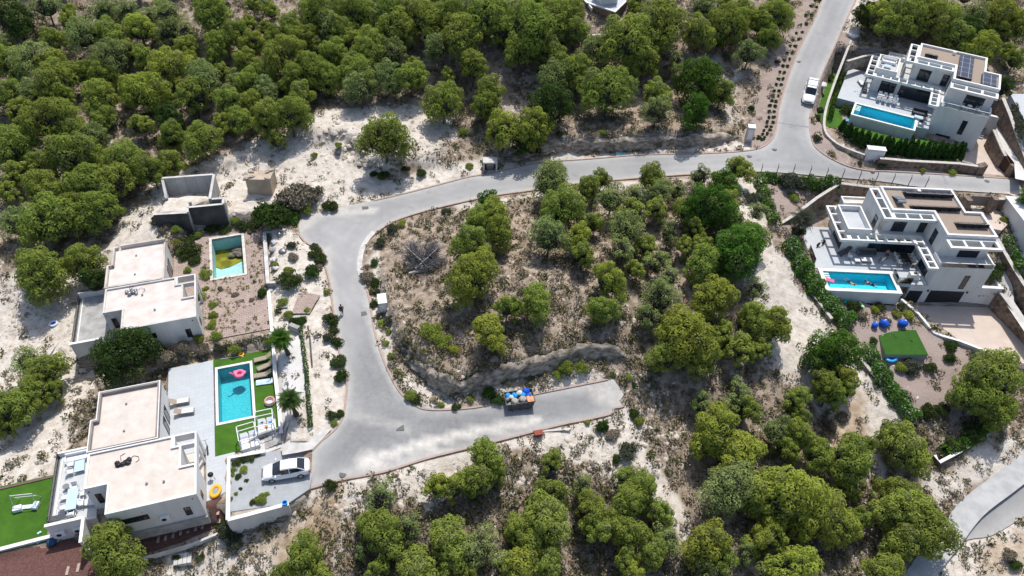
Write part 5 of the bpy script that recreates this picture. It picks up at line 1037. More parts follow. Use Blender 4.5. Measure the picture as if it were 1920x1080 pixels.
        mb.box(x0,y0+.09,6.3,x1,y0+.11,z1-.1) if z1-6.14 > .5 else None  # black sheet behind the posts stands for shade under the raised panels
        mb.ob('mounting_frame', BLACK, a)
    return t
villa(FC, 'upper white villa with solar panels and a long pool on the right', -2.55, [(5.6,7.5,-3.5,4.2,6.35,6.5,5),(8.8,10.7,-4.1,-.4,6.35,6.5,4),(.9,2.6,1.2,2.3,6.3,6.6,2)])
vD = villa(FD, 'lower white villa with garage and pool on the right', -3.3, [(2.7,8.7,3.05,4.25,6.3,6.85,5),(2.6,8.6,.35,1.35,6.3,6.85,5),(7.1,10.8,-2.8,-1.75,6.3,6.85,4)])
mb = MB(); mb.obox((1.5,2.3,6.55), 1.0, 1.9, .08, (R(-22),0,0)); s_ = mb.ob('thermal_collector', mat('blue thermal collector', (.16,.22,.27), (.12,.17,.22), 2, .15), vD)
mb = MB(); mb.tube([(1.0,1.3,6.7),(2.0,1.3,6.7)], .2, 12); mb.ob('tank', METALG, s_)
TILEP2b = TILEP2
pC = pool(FC, -5.7, -9.4, 2.7, -6.05, 'long narrow bright blue pool beside the upper villa', TILEP2, 1.5, .3, 0, True, shell=1.9)
pD = pool(FD, -8.0, -8.0, .4, -4.95, 'blue pool with two swimmers beside the lower villa', TILEP2, 1.45, .5, 0, True, shell=1.9)
for q in (pC, pD):
    x = -5.7 if q is pC else -8.0; y = -6.05 if q is pC else -4.95; mb = MB()
    for k in range(4): mb.box(x+.02, y-.35-k*.42, -1.4, x+.75, y-.1-k*.42, -.16)
    mb.ob('steps', COPING, q)
# villa decks, garden sheets and driveways
def deckbox(F, x0, y0, x1, y1, z, th, m, name='terrace'): return pave(F, [(x0,y0),(x1,y0),(x1,y1),(x0,y1)], z, th, name, m)
deckbox(FC, -8.6, -5.7, 4.68, -.72, -.005, 1.5, DECK); deckbox(FC, -8.6, -.72, -4.72, 5.0, -.005, 1.5, DECK); deckbox(FC, 3.0, -8.3, 4.68, -5.7, -.005, 1.5, DECK)
deckbox(FD, -8.9, -4.4, 4.68, -.72, -.005, .5, DECK); deckbox(FD, -8.9, -.72, -4.72, 3.9, -.005, .5, DECK); deckbox(FD, .9, -6.68, 4.68, -4.4, -.005, .5, DECK)
tl = pave(FC, [(-8.5,-5.7),(-6.0,-5.7),(-6.0,-10.2),(3.2,-10.2),(4.6,-8.4),(8.6,-8.2),(8.6,-13.4),(-9,-12.2),(-11.4,-9),(-11,5),(-8.7,5)], -1.36, .3, 'lawn', TURF)
pave(FC, [(10.2,-14.2),(9.7,-6.8),(11.2,-6.8),(11.2,4.2),(16.2,4.2),(16.2,-9.6),(18.3,-15.5)], -2.55, .3, 'driveway', BEIGE)
pave(FD, [(2.7,-6.76),(14,-6.76),(18.6,-12),(23.5,-19),(21.8,-20.6),(15,-16.6),(8,-13.3),(6,-10.4),(2.9,-7.3)], -3.27, .3, 'driveway', BEIGE)
# ================================================================ WALLS, FENCES AND RUINS
RU = thing('concrete_ruin', 'roofless grey concrete basement shell on the white quarried ground', 'ruin', (*G(350, 395)[:2], .5))
def ruinwall(pts, zt, depth, m, th=.3):
    a = np.array(pts, float); zt = np.broadcast_to(np.array(zt, float), len(pts)); x, y = P(a[:,0], a[:,1], zt); l = np.stack([x, y], 1)-np.array(RU.location[:2])
    mb = MB(); sweep(mb, l, -th/2, th/2, zt-depth-.5, zt-.5); mb.ob('wall_body', m, RU)
    mb = MB(); sweep(mb, l, -th/2-.02, th/2+.02, zt-.5, zt-.46); mb.ob('wall_top', CONCL, RU)
ruinwall([(304,334),(350,330.5),(399,327)], 3.7, 4.2, brickmat('shuttered concrete panels', (.46,.455,.44), (.42,.415,.40), (.20,.20,.19), 1.25, 30, .02, .9, 0, noise=.15, vertical=True)); ruinwall([(401,327),(393,373)], [3.7,3.0], 4, CONC); ruinwall([(393,373.5),(419,371.5)], 2.7, 3, CONC); ruinwall([(419,372),(418,382)], 2.7, 3, CONC)
ruinwall([(418,382.5),(351,389)], 2.65, 3.4, CONCD); ruinwall([(351,389.5),(351,398)], 2.65, 3.4, CONC); ruinwall([(351,398.5),(288,402)], 2.6, 3.4, CONCD); ruinwall([(304,334),(312,372)], [3.7,2.2], 3, CONC)
x, y = P(353, 370, 3.2); mb = MB(); mb.box(x-RU.location.x-.15, y-RU.location.y-.15, -1, x-RU.location.x+.15, y-RU.location.y+.15, 2.0); mb.ob('column_stub', CONCL, RU)
TANF = mat('tan cut limestone', (.50,.41,.31), (.38,.30,.22), .8, .95, .3)
q = pxz([(459,335),(467,320),(514,317),(505,336)], 3.3); mb = MB(); c0 = q.mean(0); mb.prism([tuple(p-c0) for p in q], -3.2, 0)
t = thing('rock_block', 'flat cut block of tan rock with a rubble top on the white quarry floor', 'rock', (float(c0[0]), float(c0[1]), 3.2)); mb.ob('rock_face', TANF, t)
mb = MB(); rs = random.Random(4)
for i in range(46): a = q[rs.randrange(len(q))]*(1-.9*rs.random()) ; k = rs.random(); p = (q[rs.randrange(len(q))]-c0)*k**.5; s = rs.uniform(.12,.34); mb.obox((p[0],p[1],s*.25), s*1.5, s*1.2, s, (rs.uniform(-.4,.4),rs.uniform(-.4,.4),rs.uniform(0,3)))
mb.ob('rubble_top', mat('pale broken rock', (.5,.45,.38), (.32,.27,.22), 1.5, 1), t, kind='stuff')
wall([(517,433),(495.5,435.5),(498,470),(500,500),(502,530),(518,528),(534,524)], -.05, .38, 1.4, CONC, 'courtyard_wall', 'grey concrete wall round the rubble filled yard beside the dry pool', 'wall', CONCL)
wall([(534,517.5),(569,510)], -.15, .25, 1.0, CONC, 'courtyard_wall', 'short low concrete wall between the rubble yard and the round bush', 'wall', CONCL)
wall([(503.5,545),(508,600),(512,635),(515.5,700),(523,763),(527,812)], [-.75,-.8,-.85,-.95,-1.3,-1.5], .3, 1.4, WHITE, 'boundary_wall', 'long low white wall between the lawns and the palm strip', 'wall', COPING)
wall([(577,610),(581,635),(586,700),(598,806)], [-.35,-.45,-.75,-1.2], .16, .8, CONCD, 'boundary_wall', 'thin dark low wall between palm strip and road verge', 'wall')
wall([(543,607),(560,614)], .1, .5, 1.4, CONC, 'block_wall', 'short grey concrete block behind the upper palm', 'wall')
WDUST = mat('swept white concrete', (.64,.63,.61), (.55,.53,.50), .7, .9)
drape('palm_court', pxpoly([(516,650),(563,628),(568,660),(573,700),(584,806),(529,806),(523,763),(516,700)]), WDUST, lambda x, y: Zt(x, y, False)+.13, .8)
drape('brick_patch', pxpoly([(547,589),(558,559),(569,549),(601,555),(591,570),(581,589)]), BRICKP, lambda x, y: Zt(x, y, False)+.13, .8)
drape('grey_slab', pxpoly([(523,559),(539,558),(540,577),(524,579)]), CONC, lambda x, y: Zt(x, y, False)+.14, .8)
# upper villa walls
wall([(1596,75),(1575,128),(1562,163),(1550,200),(1545.5,227),(1548,246),(1559,260),(1580,274),(1622,290)], [9.0,7.6,6.7,5.9,5.5,5.4,5.3,5.25,5.2], .36, 1.5, STONEG, 'stone_garden_wall', 'curved rubble stone wall with pale coping around the upper villa garden', 'wall', SCOPE, .34, n=3)
wall([(1650,296),(1705,301),(1798,306),(1834,311)], [5.4,5.3,5.1,5.0], .45, 1.9, STONE, 'stone_garden_wall', 'straight brown stone wall below the cypress row of the upper villa', 'wall', SCOPE, .5)
wall([(1834,311),(1850,307)], [5.0,5.3], .9, 2.2, STONE, 'gate_pier', 'wide brown stone gate pier at the upper villa driveway', 'pier')
wall([(1589,114),(1619,105),(1650,100)], [8.6,8.5,8.4], .35, 1.8, STONEG, 'stone_garden_wall', 'short stone wall behind the upper villa terrace', 'wall', SCOPE, .42)
wall([(1864,243),(1881,283),(1886,292)], [6.2,5.7,5.5], .5, 2.9, STONE, 'retaining_wall', 'brown stone retaining wall right of the upper villa driveway', 'wall', SCOPE, .4)
wall([(1886,292),(1898,312)], [5.5,5.0], .12, 1.9, mat('dark brown timber gate', (.06,.03,.02), None, 4), 'side_gate', 'dark brown timber gate at the foot of the upper driveway wall', 'gate')
wall([(1898,311),(1904,309)], 5.2, .8, 2.2, STONE, 'gate_pier', 'narrow brown stone pier beside the dark timber gate', 'pier')
wall([(1881,183),(1894,214),(1907,251),(1920,285),(1935,325)], [8.7,8.0,7.2,6.5,5.8], .45, 2.8, STONE, 'retaining_wall', 'tall brown stone wall with white coping at the upper right edge', 'wall', SCOPE, .5)
drape('white_path', pxz([(1873,221),(1884,240),(1900,270),(1920,318),(1922,340),(1903,336),(1901,306),(1881,281),(1867,244)], 5.2), WDUST, lambda x, y: np.maximum(Zt(x, y, False)+.2, 5.3-.0*x), 1.0)
q = pxz([(1894,176),(1990,176),(1990,250),(1925,232)], 8.2); mb = MB(); mb.prism([tuple(p) for p in q], 5, 8.2); tag(mb.ob('neighbour_terrace', DECK, None), 'white terrace of a neighbouring house at the upper right edge', 'terrace')
# lower villa walls
wall([(1419,328.5),(1435.5,372)], [3.9,3.1], .35, 2.0, STONE, 'stone_garden_wall', 'upper left stone wall piece with white coping by the lower villa hedge', 'wall', SCOPE, .4)
wall([(1432,384),(1450,422)], [2.9,2.3], .35, 2.0, STONE, 'stone_garden_wall', 'second stone wall piece with white coping down to the steps', 'wall', SCOPE, .4)
wall([(1575,343),(1561,352),(1532.5,370),(1489,403),(1461,420)], [3.7,3.6,3.3,2.9,2.5], .4, 3.0, STONE, 'retaining_wall', 'diagonal stone wall with pale coping behind the lower villa palm', 'wall', SCOPE, .42)
wall([(1575,343),(1620,348.5),(1655,352)], [3.7,3.75,3.75], .5, 4.0, STONE, 'retaining_wall', 'tall brown stone wall between road and lower villa annex', 'wall', SCOPE, .5)
for i, (a, b, za, zb, lb) in enumerate([((1475,483),(1512,532),.5,-.3,'topmost'),((1514,536),(1560,597),-.45,-1.5,'second'),((1607,662),(1653,720),-2.7,-4.0,'third'),((1655,724),(1678,752),-4.2,-4.8,'fourth'),((1678,757),(1703,788),-4.95,-5.6,'lowest')]):
    wall([a, b], [za, zb], .35, 2.2, STONEG, 'stone_garden_wall', f'{lb} stepped stone wall piece along the sandy track by the lower villa', 'wall', SCOPE, .42)
wall([(1753,853),(1762,866),(1800,846),(1836,824),(1880,795)], [-6.6,-6.7,-6.5,-6.3,-6.0], .3, 1.8, mat('brown rendered wall', (.17,.12,.10), (.10,.075,.065), 1, .95), 'garden_wall', 'low brown rendered wall at the bottom corner of the lower villa garden', 'wall', COPING, .36)
wall([(1690,560),(1723,588),(1752.6,623.7),(1767,629),(1800,638.5),(1863,663)], [-1.5,-2.1,-2.8,-2.9,-2.95,-3.0], .28, 1.6, WHITE, 'driveway_wall', 'white bent wall between the lower villa garden and its driveway', 'wall', COPING, .34)
wall([(1874,545),(1890,566),(1925,615),(1975,680)], [-.4,-.7,-1.5,-2.4], .4, 3.6, STONE, 'retaining_wall', 'brown stone retaining wall right of the lower villa driveway', 'wall', SCOPE, .4)
wall([(1870,447),(1899,498),(1917,527),(1960,590)], [2.6,1.8,1.2,.2], .4, 3.0, STONE, 'retaining_wall', 'upper brown stone wall with white coping at the right edge', 'wall', SCOPE, .5)
drape('concrete_ramp', pxz([(1858,470),(1872,475),(1905,560),(1925,590),(1980,670),(1980,690),(1925,617),(1892,568),(1874,545),(1862,520)], -.5), CONCL, lambda x, y: np.maximum(Zt(x, y, False)+.2, -1.0), 1.0)
wall([(1811,372),(1821,371)], 5.6, 1.1, 2.4, STONE, 'gate_pier', 'left rubble stone gate pier at the lower villa entrance', 'pier')
wall([(1862,371),(1871,371)], 5.4, .9, 2.2, STONE, 'gate_pier', 'right rubble stone gate pier at the lower villa entrance', 'pier')
wall([(1823,367),(1862,369)], 4.9, .1, 1.5, mat('grey brown metal gate', (.22,.19,.17), None, 3, .5), 'entrance_gate', 'low grey brown sliding gate between two stone piers', 'gate')
wall([(1873,372),(1930,376)], 4.8, .4, 1.4, STONE, 'stone_garden_wall', 'low stone wall right of the entrance gate', 'wall', SCOPE, .45)
q = pxz([(1819,386),(1868,387),(1890,420),(1878,432),(1840,425)], 3.0); mb = MB(); mb.prism([tuple(p) for p in q], 1.5, 3.0); mb.ob('entrance_path', BEIGE, kind='structure')
q = pxz([(1873,436),(1930,433),(1960,500),(1920,500),(1899,468)], 1.9); mb = MB(); mb.prism([tuple(p) for p in q], 0, 1.9); tag(mb.ob('neighbour_terrace', DECK), 'white terrace of a neighbouring house at the middle right edge', 'terrace')
t = thing('neighbour_house', 'white corner of a neighbouring house at the middle right edge', 'house', (*[float(v) for v in P(1925, 460, 2)], 2)); mb = MB(); mb.box(-1.2,-1.5,-.5,8,6,3.0); mb.ob('wall', WHITE, t); mb = MB(); mb.box(-1.4,-1.7,3.0,8.2,6.2,3.15); mb.ob('roof', COPING, t)
wall([(1110,15),(1100,2)], 12.9, .2, .5, COPING, 'parapet_wall', 'short white parapet at the top edge terrace', 'wall')
q = pxz([(1040,-60),(1099,5),(1154,23),(1182,-4),(1210,-60)], 13.0); c0 = q.mean(0); t = thing('stone_terrace', 'white edged terrace on a brown stone base at the top edge', 'terrace', (float(c0[0]), float(c0[1]), 10.5))
ql = [tuple(p-c0) for p in q]; mb = MB(); mb.prism(ql, -1, 2.38); mb.ob('stone_base', STONE, t); sheet(inset(ql, .3), 2.42, 'terrace_floor', DECK, t); mb = MB(); ring(mb, ql, .35, 2.38, 2.55); mb.ob('coping', COPING, t)
x, y = P(1143, 8, 13.0); t = thing('garden_house', 'small white rendered block on the top edge terrace', 'house', (float(x), float(y), 12.95), .4); mb = MB(); mb.box(-1.4,0,0,1.4,3.0,2.6); mb.ob('wall', WHITE, t); mb = MB(); mb.box(-1.5,-.1,2.6,1.5,3.1,2.75); mb.ob('roof', COPING, t)
x, y, z = G(1118, 64); wall([(1095,66),(1118,65),(1140,64)], z+.5, .35, 1, COPING, 'low_wall', 'low white wall below the top edge terrace', 'wall')
# white pavilion wall by the daybed path & boundary posts
def fence(pts, label, h, posts, z=None, mesh=True, group=None, pm=None):
    l = np.array(pts, float); x, y, zz = [], [], []
    for px, py in l: a = G(px, py); x.append(a[0]); y.append(a[1]); zz.append(a[2])
    if z is not None: xy = [P(px, py, z_) for (px, py), z_ in zip(l, z)]; x = [float(a[0]) for a in xy]; y = [float(a[1]) for a in xy]; zz = list(z)
    L3 = np.stack([x, y, zz], 1); d = np.r_[0, np.cumsum(np.hypot(*np.diff(L3[:,:2], axis=0).T))]; s = np.linspace(0, d[-1], posts); q = np.stack([np.interp(s, d, L3[:,k]) for k in range(3)], 1)
    o0 = q[0].copy(); t = thing('fence', label, 'fence', tuple(o0), 0, group)
    for p in q-o0: mb = MB(); mb.tube([(p[0],p[1],-.3+p[2]),(p[0],p[1],p[2]+h),(p[0]+.02,p[1]+.25,p[2]+h+.25)], .05, 6); mb.ob('post', pm or FRAME, t)
    mb = MB(); r = q-o0
    for k in range(7):
        mb.tube([(p[0],p[1],p[2]+.1+(h-.1)*k/6) for p in r], .012, 3)
    mb.ob('wire', METALG, t); return t
fence([(1424,331),(1458,331),(1491,332),(1541,338),(1576,340)], 'wire fence with leaning dark posts above the lower villa hedge', 1.7, 6, [3.9,3.9,3.9,3.85,3.8])
fence([(1576,340),(1613,344),(1650,348),(1690,351),(1732,355)], 'wire fence with dark posts on the tall stone wall by the road', 1.7, 6, [3.8,3.8,3.8,3.8,3.8])
# steps by the diagonal wall
x, y = P(1455, 438, 1.6); t = thing('garden_steps', 'pale stone steps at the upper corner of the lower villa garden', 'steps', (float(x), float(y), .8), R(20))
mb = MB()
for k in range(7): mb.box(-.7,-1.6+k*.42,-.8,.7,-1.2+k*.42,-.1+k*.19)
mb.ob('tread', CONCL, t)
# turf platform, mats
q = pxz([(1643.7,618.5),(1717,619),(1740,665),(1660.7,664.4)], -2.75); c0 = q.mean(0); t = thing('turf_platform', 'raised square of deep green artificial turf in the lower villa garden', 'platform', (float(c0[0]), float(c0[1]), -3.66)); ql = [tuple(p-c0) for p in q]
mb = MB(); mb.prism(ql, -.6, .86); mb.ob('base', CONC, t); mb = MB(); mb.prism(inset(ql, -.03), .865, .91); mb.ob('turf', TURFD, t)
for pts, c, lb in (([(1581,564),(1593,564),(1593,571),(1582,571)], (.02,.42,.26), 'small teal mat below the lower villa pool'), ([(1599,568),(1613,567),(1620,579),(1606,580)], (.38,.68,.36), 'pale green mat between the bushes below the pool')):
    q = np.array([G(*p)[:2] for p in pts]); z = max(G(*p)[2] for p in pts); c0 = q.mean(0); mb = MB(); mb.prism([tuple(p-c0) for p in q], .0, .06); o = mb.ob('garden_mat', mat('mat', c, None, 3), label=lb, cat='mat'); o.location = (float(c0[0]), float(c0[1]), z+.05)
# ---------------------------------------------------------------- hedges, cypresses, verge shrubs, palms
def hedge(pts, z, w_, h, kd, label, flowers=False):
    a = np.array([G(*p) if z is None else (*[float(v) for v in P(p[0], p[1], z)], z) for p in pts]); d = np.r_[0, np.cumsum(np.hypot(*np.diff(a[:,:2], axis=0).T))]
    rs = np.random.RandomState(int(pts[0][0])); n = int(d[-1]*w_*h*190); s = rs.rand(n)*d[-1]; c = np.stack([np.interp(s, d, a[:,k]) for k in range(3)], 1)
    clump = .92+.14*np.sin(s*2.3)+.10*np.sin(s*5.1+1); th = rs.rand(n)*math.pi; q = w_*.5*clump*(.75+.35*rs.rand(n)); t_ = np.gradient(a[:,:2], axis=0); tx = np.interp(s, d, t_[:,0]); ty = np.interp(s, d, t_[:,1]); L_ = np.hypot(tx, ty); nx_, ny_ = -ty/L_, tx/L_
    nr = np.stack([nx_*np.cos(th), ny_*np.cos(th), np.sin(th)], 1); c[:,0] += nr[:,0]*q; c[:,1] += nr[:,1]*q; c[:,2] += np.sin(th)*h*clump*(.75+.3*rs.rand(n))
    v, f = tufts(rs, c, nr, .19, .6); mi = (rs.rand(n) < .12).astype(int) if flowers else np.zeros(n, int); c0 = a[0]; v = v-c0
    me = npmesh('hedge', v, f, [LEAF[kd], LEAF['o'] if not flowers else FLOW], mi); o = bpy.data.objects.new('hedge', me); C.objects.link(o); o.location = tuple(c0); tag(o, label, 'hedge'); return o
FLOW = leafmat('white oleander flowers', (.5,.52,.45), (.35,.4,.3), 0, .3)
hedge([(1422,340),(1432,375),(1452,428)], None, 1.6, 1.5, 'v', 'leafy flowering hedge along the upper left wall of the lower villa garden', True)
hedge([(1430,343),(1480,347),(1530,352),(1570,350)], 2.8, 2.0, 1.7, 'v', 'leafy flowering hedge along the fence by the road', True)
hedge([(1478,460),(1500,500),(1530,545),(1560,585),(1596,612)], None, 2.7, 1.6, 'v', 'long flowering oleander hedge between sandy track and lower villa pool', True)
hedge([(1622,660),(1650,705),(1680,750),(1715,795)], None, 2.3, 1.5, 'v', 'oleander hedge beside the lower stepped walls', True)
hedge([(1766,852),(1800,835),(1838,812)], None, 1.7, 1.1, 'v', 'hedge behind the low brown wall at the garden corner', False)
hedge([(1884,452),(1897,480),(1912,508)], 1.6, 1.4, 1.2, 'v', 'hedge on the upper stone wall at the right edge', True)
hedge([(1898,205),(1908,235),(1920,268)], 7.4, 1.2, 1.1, 'o', 'grey green hedge on the tall stone wall at the upper right edge', False)
hedge([(563,617),(569,653),(575,700),(583,805)], None, .5, .8, 'd', 'narrow dark clipped hedge beside the palm court', False)
hedge([(1556,222),(1562,195),(1572,165),(1580,140)], 5.0, .7, 1.3, 'd', 'dark hedge inside the curved stone wall of the upper villa', False)
hedge([(440,648),(470,640),(505,634)], None, .8, .5, 'o', 'scruffy grey green growth along the top edge of the left pool lawn', False)
hedge([(505,425),(520,415),(560,418)], None, 1.5, 1.0, 'v', 'bright green scrub above the rubble yard', False)
rs = np.random.RandomState(9); n = 330; u = rs.rand(n); th = rs.rand(n)*6.28; rr = .27*(1-u)**.6*(.8+.3*rs.rand(n)); c = np.stack([rr*np.cos(th), rr*np.sin(th), u*2.0+.05], 1)
v, f = tufts(rs, c, np.stack([np.cos(th), np.sin(th), .5+0*th], 1), .16, .4, 1.3); cym = npmesh('cypress', v, f, [LC])
cl = np.array([(1572,252,4.6),(1585,262,4.6),(1600,270,4.6),(1618,277,4.6),(1640,283,4.6),(1665,288,4.6),(1700,293,4.6),(1750,297,4.5),(1806,301,4.5)])
cx, cy = P(cl[:,0], cl[:,1], cl[:,2]); d = np.r_[0, np.cumsum(np.hypot(np.diff(cx), np.diff(cy)))]
for k in range(44):
    s = d[-1]*(k+.5)/44; x, y = np.interp(s, d, cx), np.interp(s, d, cy)
    o = bpy.data.objects.new('cypress', cym); C.objects.link(o); o.location = (float(x)+rng.uniform(-.1,.1), float(y)+rng.uniform(-.1,.25)+(.55 if k % 2 and k > 10 else 0), 4.6); o.rotation_euler = (0,0,rng.uniform(0,6)); s_ = rng.uniform(.95,1.3); o.scale = (s_*1.45, s_*1.45, s_*1.05)
    tag(o, 'slim dark cypress in the close row along the upper villa stone wall', 'cypress', 'cypresses in a row along the upper villa wall')
vm = shrub_mesh('d', 0); vm2 = shrub_mesh('v', 1); k = 0
for row, off in ((0, 0), (1, 9)):
    l = smooth_line([(1536-off,2),(1503-off,62),(1480-off,112),(1464-off,160),(1453-off,200),(1446-off,238),(1430-off,262)], 8)
    for px, py in l[::2]:
        x, y, z = G(px+rng.uniform(-1,1), py+rng.uniform(-1,1)); o = bpy.data.objects.new('shrub', vm if k % 3 else vm2); k += 1; C.objects.link(o); o.location = (x, y, z); s_ = rng.uniform(.3,.42); o.scale = (s_, s_, s_); o.rotation_euler = (0,0,rng.uniform(0,6))
        tag(o, 'small clipped shrub in the '+('row nearer the kerb' if row == 0 else 'row farther from the kerb')+' beside the uphill road', 'shrub', 'small shrubs in rows beside the uphill road'+(' nearer' if row == 0 else ' farther'))
PALMT = mat('shaggy palm trunk', (.12,.085,.06), (.06,.045,.035), 8, .95, .6)
def palm(base, top_off, H, Rr, n, label, kd, seed, skirt=True, thick=.16):
    x, y, z = G(*base); t = thing('palm_tree', label, 'palm', (x, y, z-.05)); rs = random.Random(seed); lx, ly = top_off
    mb = MB(); mb.tube([(0,0,-.3),(0,0,.15),(lx*.3,ly*.3,H*.35),(lx*.7,ly*.7,H*.7),(lx,ly,H)], [thick*2.6,thick*1.9,thick*1.25,thick*1.1,thick*1.3], 10); mb.ob('trunk', PALMT, t)
    mb = MB(); V = []
    for i in range(n):
        a = i*2.39996; el = R(72)-i/n*R(108)+rs.uniform(-.1,.1); L_ = Rr*rs.uniform(.85,1.1); p = Vector((lx,ly,H)); d = Vector((math.cos(a)*math.cos(el), math.sin(a)*math.cos(el), math.sin(el))); side = Vector((-math.sin(a), math.cos(a), 0)); pts = [p.copy()]
        for s in range(7): p = p+d*L_/7; d = (d+Vector((0,0,-.20))).normalized(); pts.append(p.copy())
        mb.tube(pts, [.03]*4+[.02]*4, 4)
        for s in range(1, 8):
            for q in range(4):
                b = pts[s-1].lerp(pts[s], q/4); ll = L_*.34*math.sin(min(1, (s+q/4)/8+.18)*math.pi)+.1; dr = (pts[s]-pts[s-1]).normalized()
                for sg in (-1, 1): e = b+(side*sg*.85+dr*.55+Vector((0,0,-.30))).normalized()*ll; mb.add([b-dr*.028, b+dr*.028, e+dr*.008, e-dr*.008], [(0,1,2,3)])
    mb.ob('fronds', LEAF[kd], t)
    if skirt:
        mb = MB()
        for i in range(22):
            a = rs.uniform(0,6.28); b = Vector((lx,ly,H-.1)); e = b+Vector((math.cos(a)*.5, math.sin(a)*.5, -rs.uniform(.5,.9))); mb.add([b+Vector((-.04,0,0)), b+Vector((.04,0,0)), e+Vector((.1,0,0)), e+Vector((-.1,0,0))], [(0,1,2,3)])
        mb.ob('dead_fronds', LEAF['b'], t)
palm((541.5,666), (-.55,.15), 2.7, 1.75, 40, 'short shaggy palm nearer the brick patch in the white court', 'v', 1)
palm((555.5,778), (-.3,.1), 2.6, 1.6, 36, 'slender palm nearer the car with an orange float at its foot', 'd', 2)
palm((1489,441), (.35,0), 2.8, 2.2, 28, 'feathery palm in a round green bed left of the lower villa', 'o', 3, False)
palm((1895,406), (.9,.3), 3.4, 1.9, 34, 'leaning palm by the right edge near the entrance gate', 'v', 4, False)
# ---------------------------------------------------------------- dead tree
x, y, z = G(790, 508); t = thing('dead_tree', 'fallen leafless grey tree with pale branches on the knoll', 'dead tree', (x, y, z)); rs = random.Random(8)
mb = MB(); tw = MB()
for i in range(9):
    a = R(15+i*18); L_ = rs.uniform(3.4,4.6); pts = [Vector((-.9+.25*i,-.3,.15))]; d = Vector((math.cos(a)*.8, math.sin(a), .45)).normalized()
    for s in range(6): d = (d+Vector((rs.uniform(-.15,.15), rs.uniform(-.12,.12), -.05))).normalized(); pts.append(pts[-1]+d*L_/6)
    mb.tube([p+Vector((0,0,.5)) for p in pts] if i % 3 == 1 else pts, [.13,.10,.08,.06,.045,.03,.015], 6)
    for k in range(75):
        s = rs.uniform(.6, 6); i0 = int(s) if s < 6 else 5; b = pts[i0].lerp(pts[min(i0+1,6)], s-i0); dd = (d*.5+Vector((rs.uniform(-1,1), rs.uniform(-.7,1), rs.uniform(-.3,.8)))).normalized(); l = rs.uniform(.6,1.5); m1 = b+dd*l*.5; e = m1+(dd+Vector((rs.uniform(-.5,.5),rs.uniform(-.5,.5),-.25))).normalized()*l*.5
        tw.tube([b, m1, e], [.034,.026,.014], 3)
        for r_ in range(5): q = m1+(e-m1)*rs.random(); g = q+Vector((rs.uniform(-.4,.4),rs.uniform(-.4,.4),rs.uniform(-.3,.25))); tw.tube([q, g], [.02,.011], 3)
mb.tube([(-1.4,-.6,.1),(-.3,-.4,.3),(.8,-.1,.25)], [.2,.17,.1], 7); mb.ob('trunk', mat('bleached dead trunk', (.55,.51,.47), (.40,.37,.34), 3, .9), t); tw.ob('twigs', mat('grey dead twigs', (.15,.145,.155), (.09,.088,.095), 3, .95), t)
# ---------------------------------------------------------------- utility boxes
def box_thing(name, label, cat, px, py, w_, d_, h, m, rz=0.0, cap=True, extra=None):
    x, y, z = G(px, py); t = thing(name, label, cat, (x, y, z-.03), R(rz)); mb = MB(); mb.box(-w_/2,0,-.3,w_/2,d_,h); mb.ob('cabinet_body', m, t)
    if cap: mb = MB(); mb.box(-w_/2-.06,-.06,h,w_/2+.06,d_+.06,h+.08); mb.ob('cap', COPING, t)
    mb = MB(); mb.box(-w_/2+.15,-.02,h*.2,w_/2-.15,.0,h*.85); mb.ob('door', METALW, t); return t
box_thing('utility_pillar', 'tall narrow white utility pillar at the end of the rock bank', 'utility box', 1403, 266, .95, .9, 2.3, CONCL, -8)
box_thing('utility_cabinet', 'wide white utility cabinet set into the upper villa stone wall', 'utility box', 1636, 303, 2.4, .9, 1.9, WHITE, -8)
box_thing('utility_cabinet', 'white utility cabinet standing below the knoll beside the road', 'utility box', 720, 590, .9, 1.5, 1.9, WHITE, 12)
x, y, z = G(919, 324); t = thing('concrete_box', 'open grey concrete box on the bank above the road', 'concrete box', (x, y, z), .05); mb = MB(); mb.box(-1,0,-.3,-.78,1.4,1.7); mb.box(.78,0,-.3,1,1.4,1.7); mb.box(-.78,1.2,-.3,.78,1.4,1.7); mb.box(-.78,0,1.5,.78,1.2,1.7); mb.box(-.78,0,-.3,.78,1.2,.1); mb.ob('frame', CONCL, t); mb = MB(); mb.box(-.5,.5,.1,.5,1.1,1.1); mb.ob('meter_cabinet', METALG, t)
x, y, z = G(1165, 289); mb = MB(); mb.obox((0,0,.1), 1.5, 1.0, .05, (.15,0,0)); o = mb.ob('board', mat('pale turquoise board', (.42,.66,.62), None, 2), label='pale turquoise board lying on the verge above the road', cat='board'); o.location = (x, y, z)
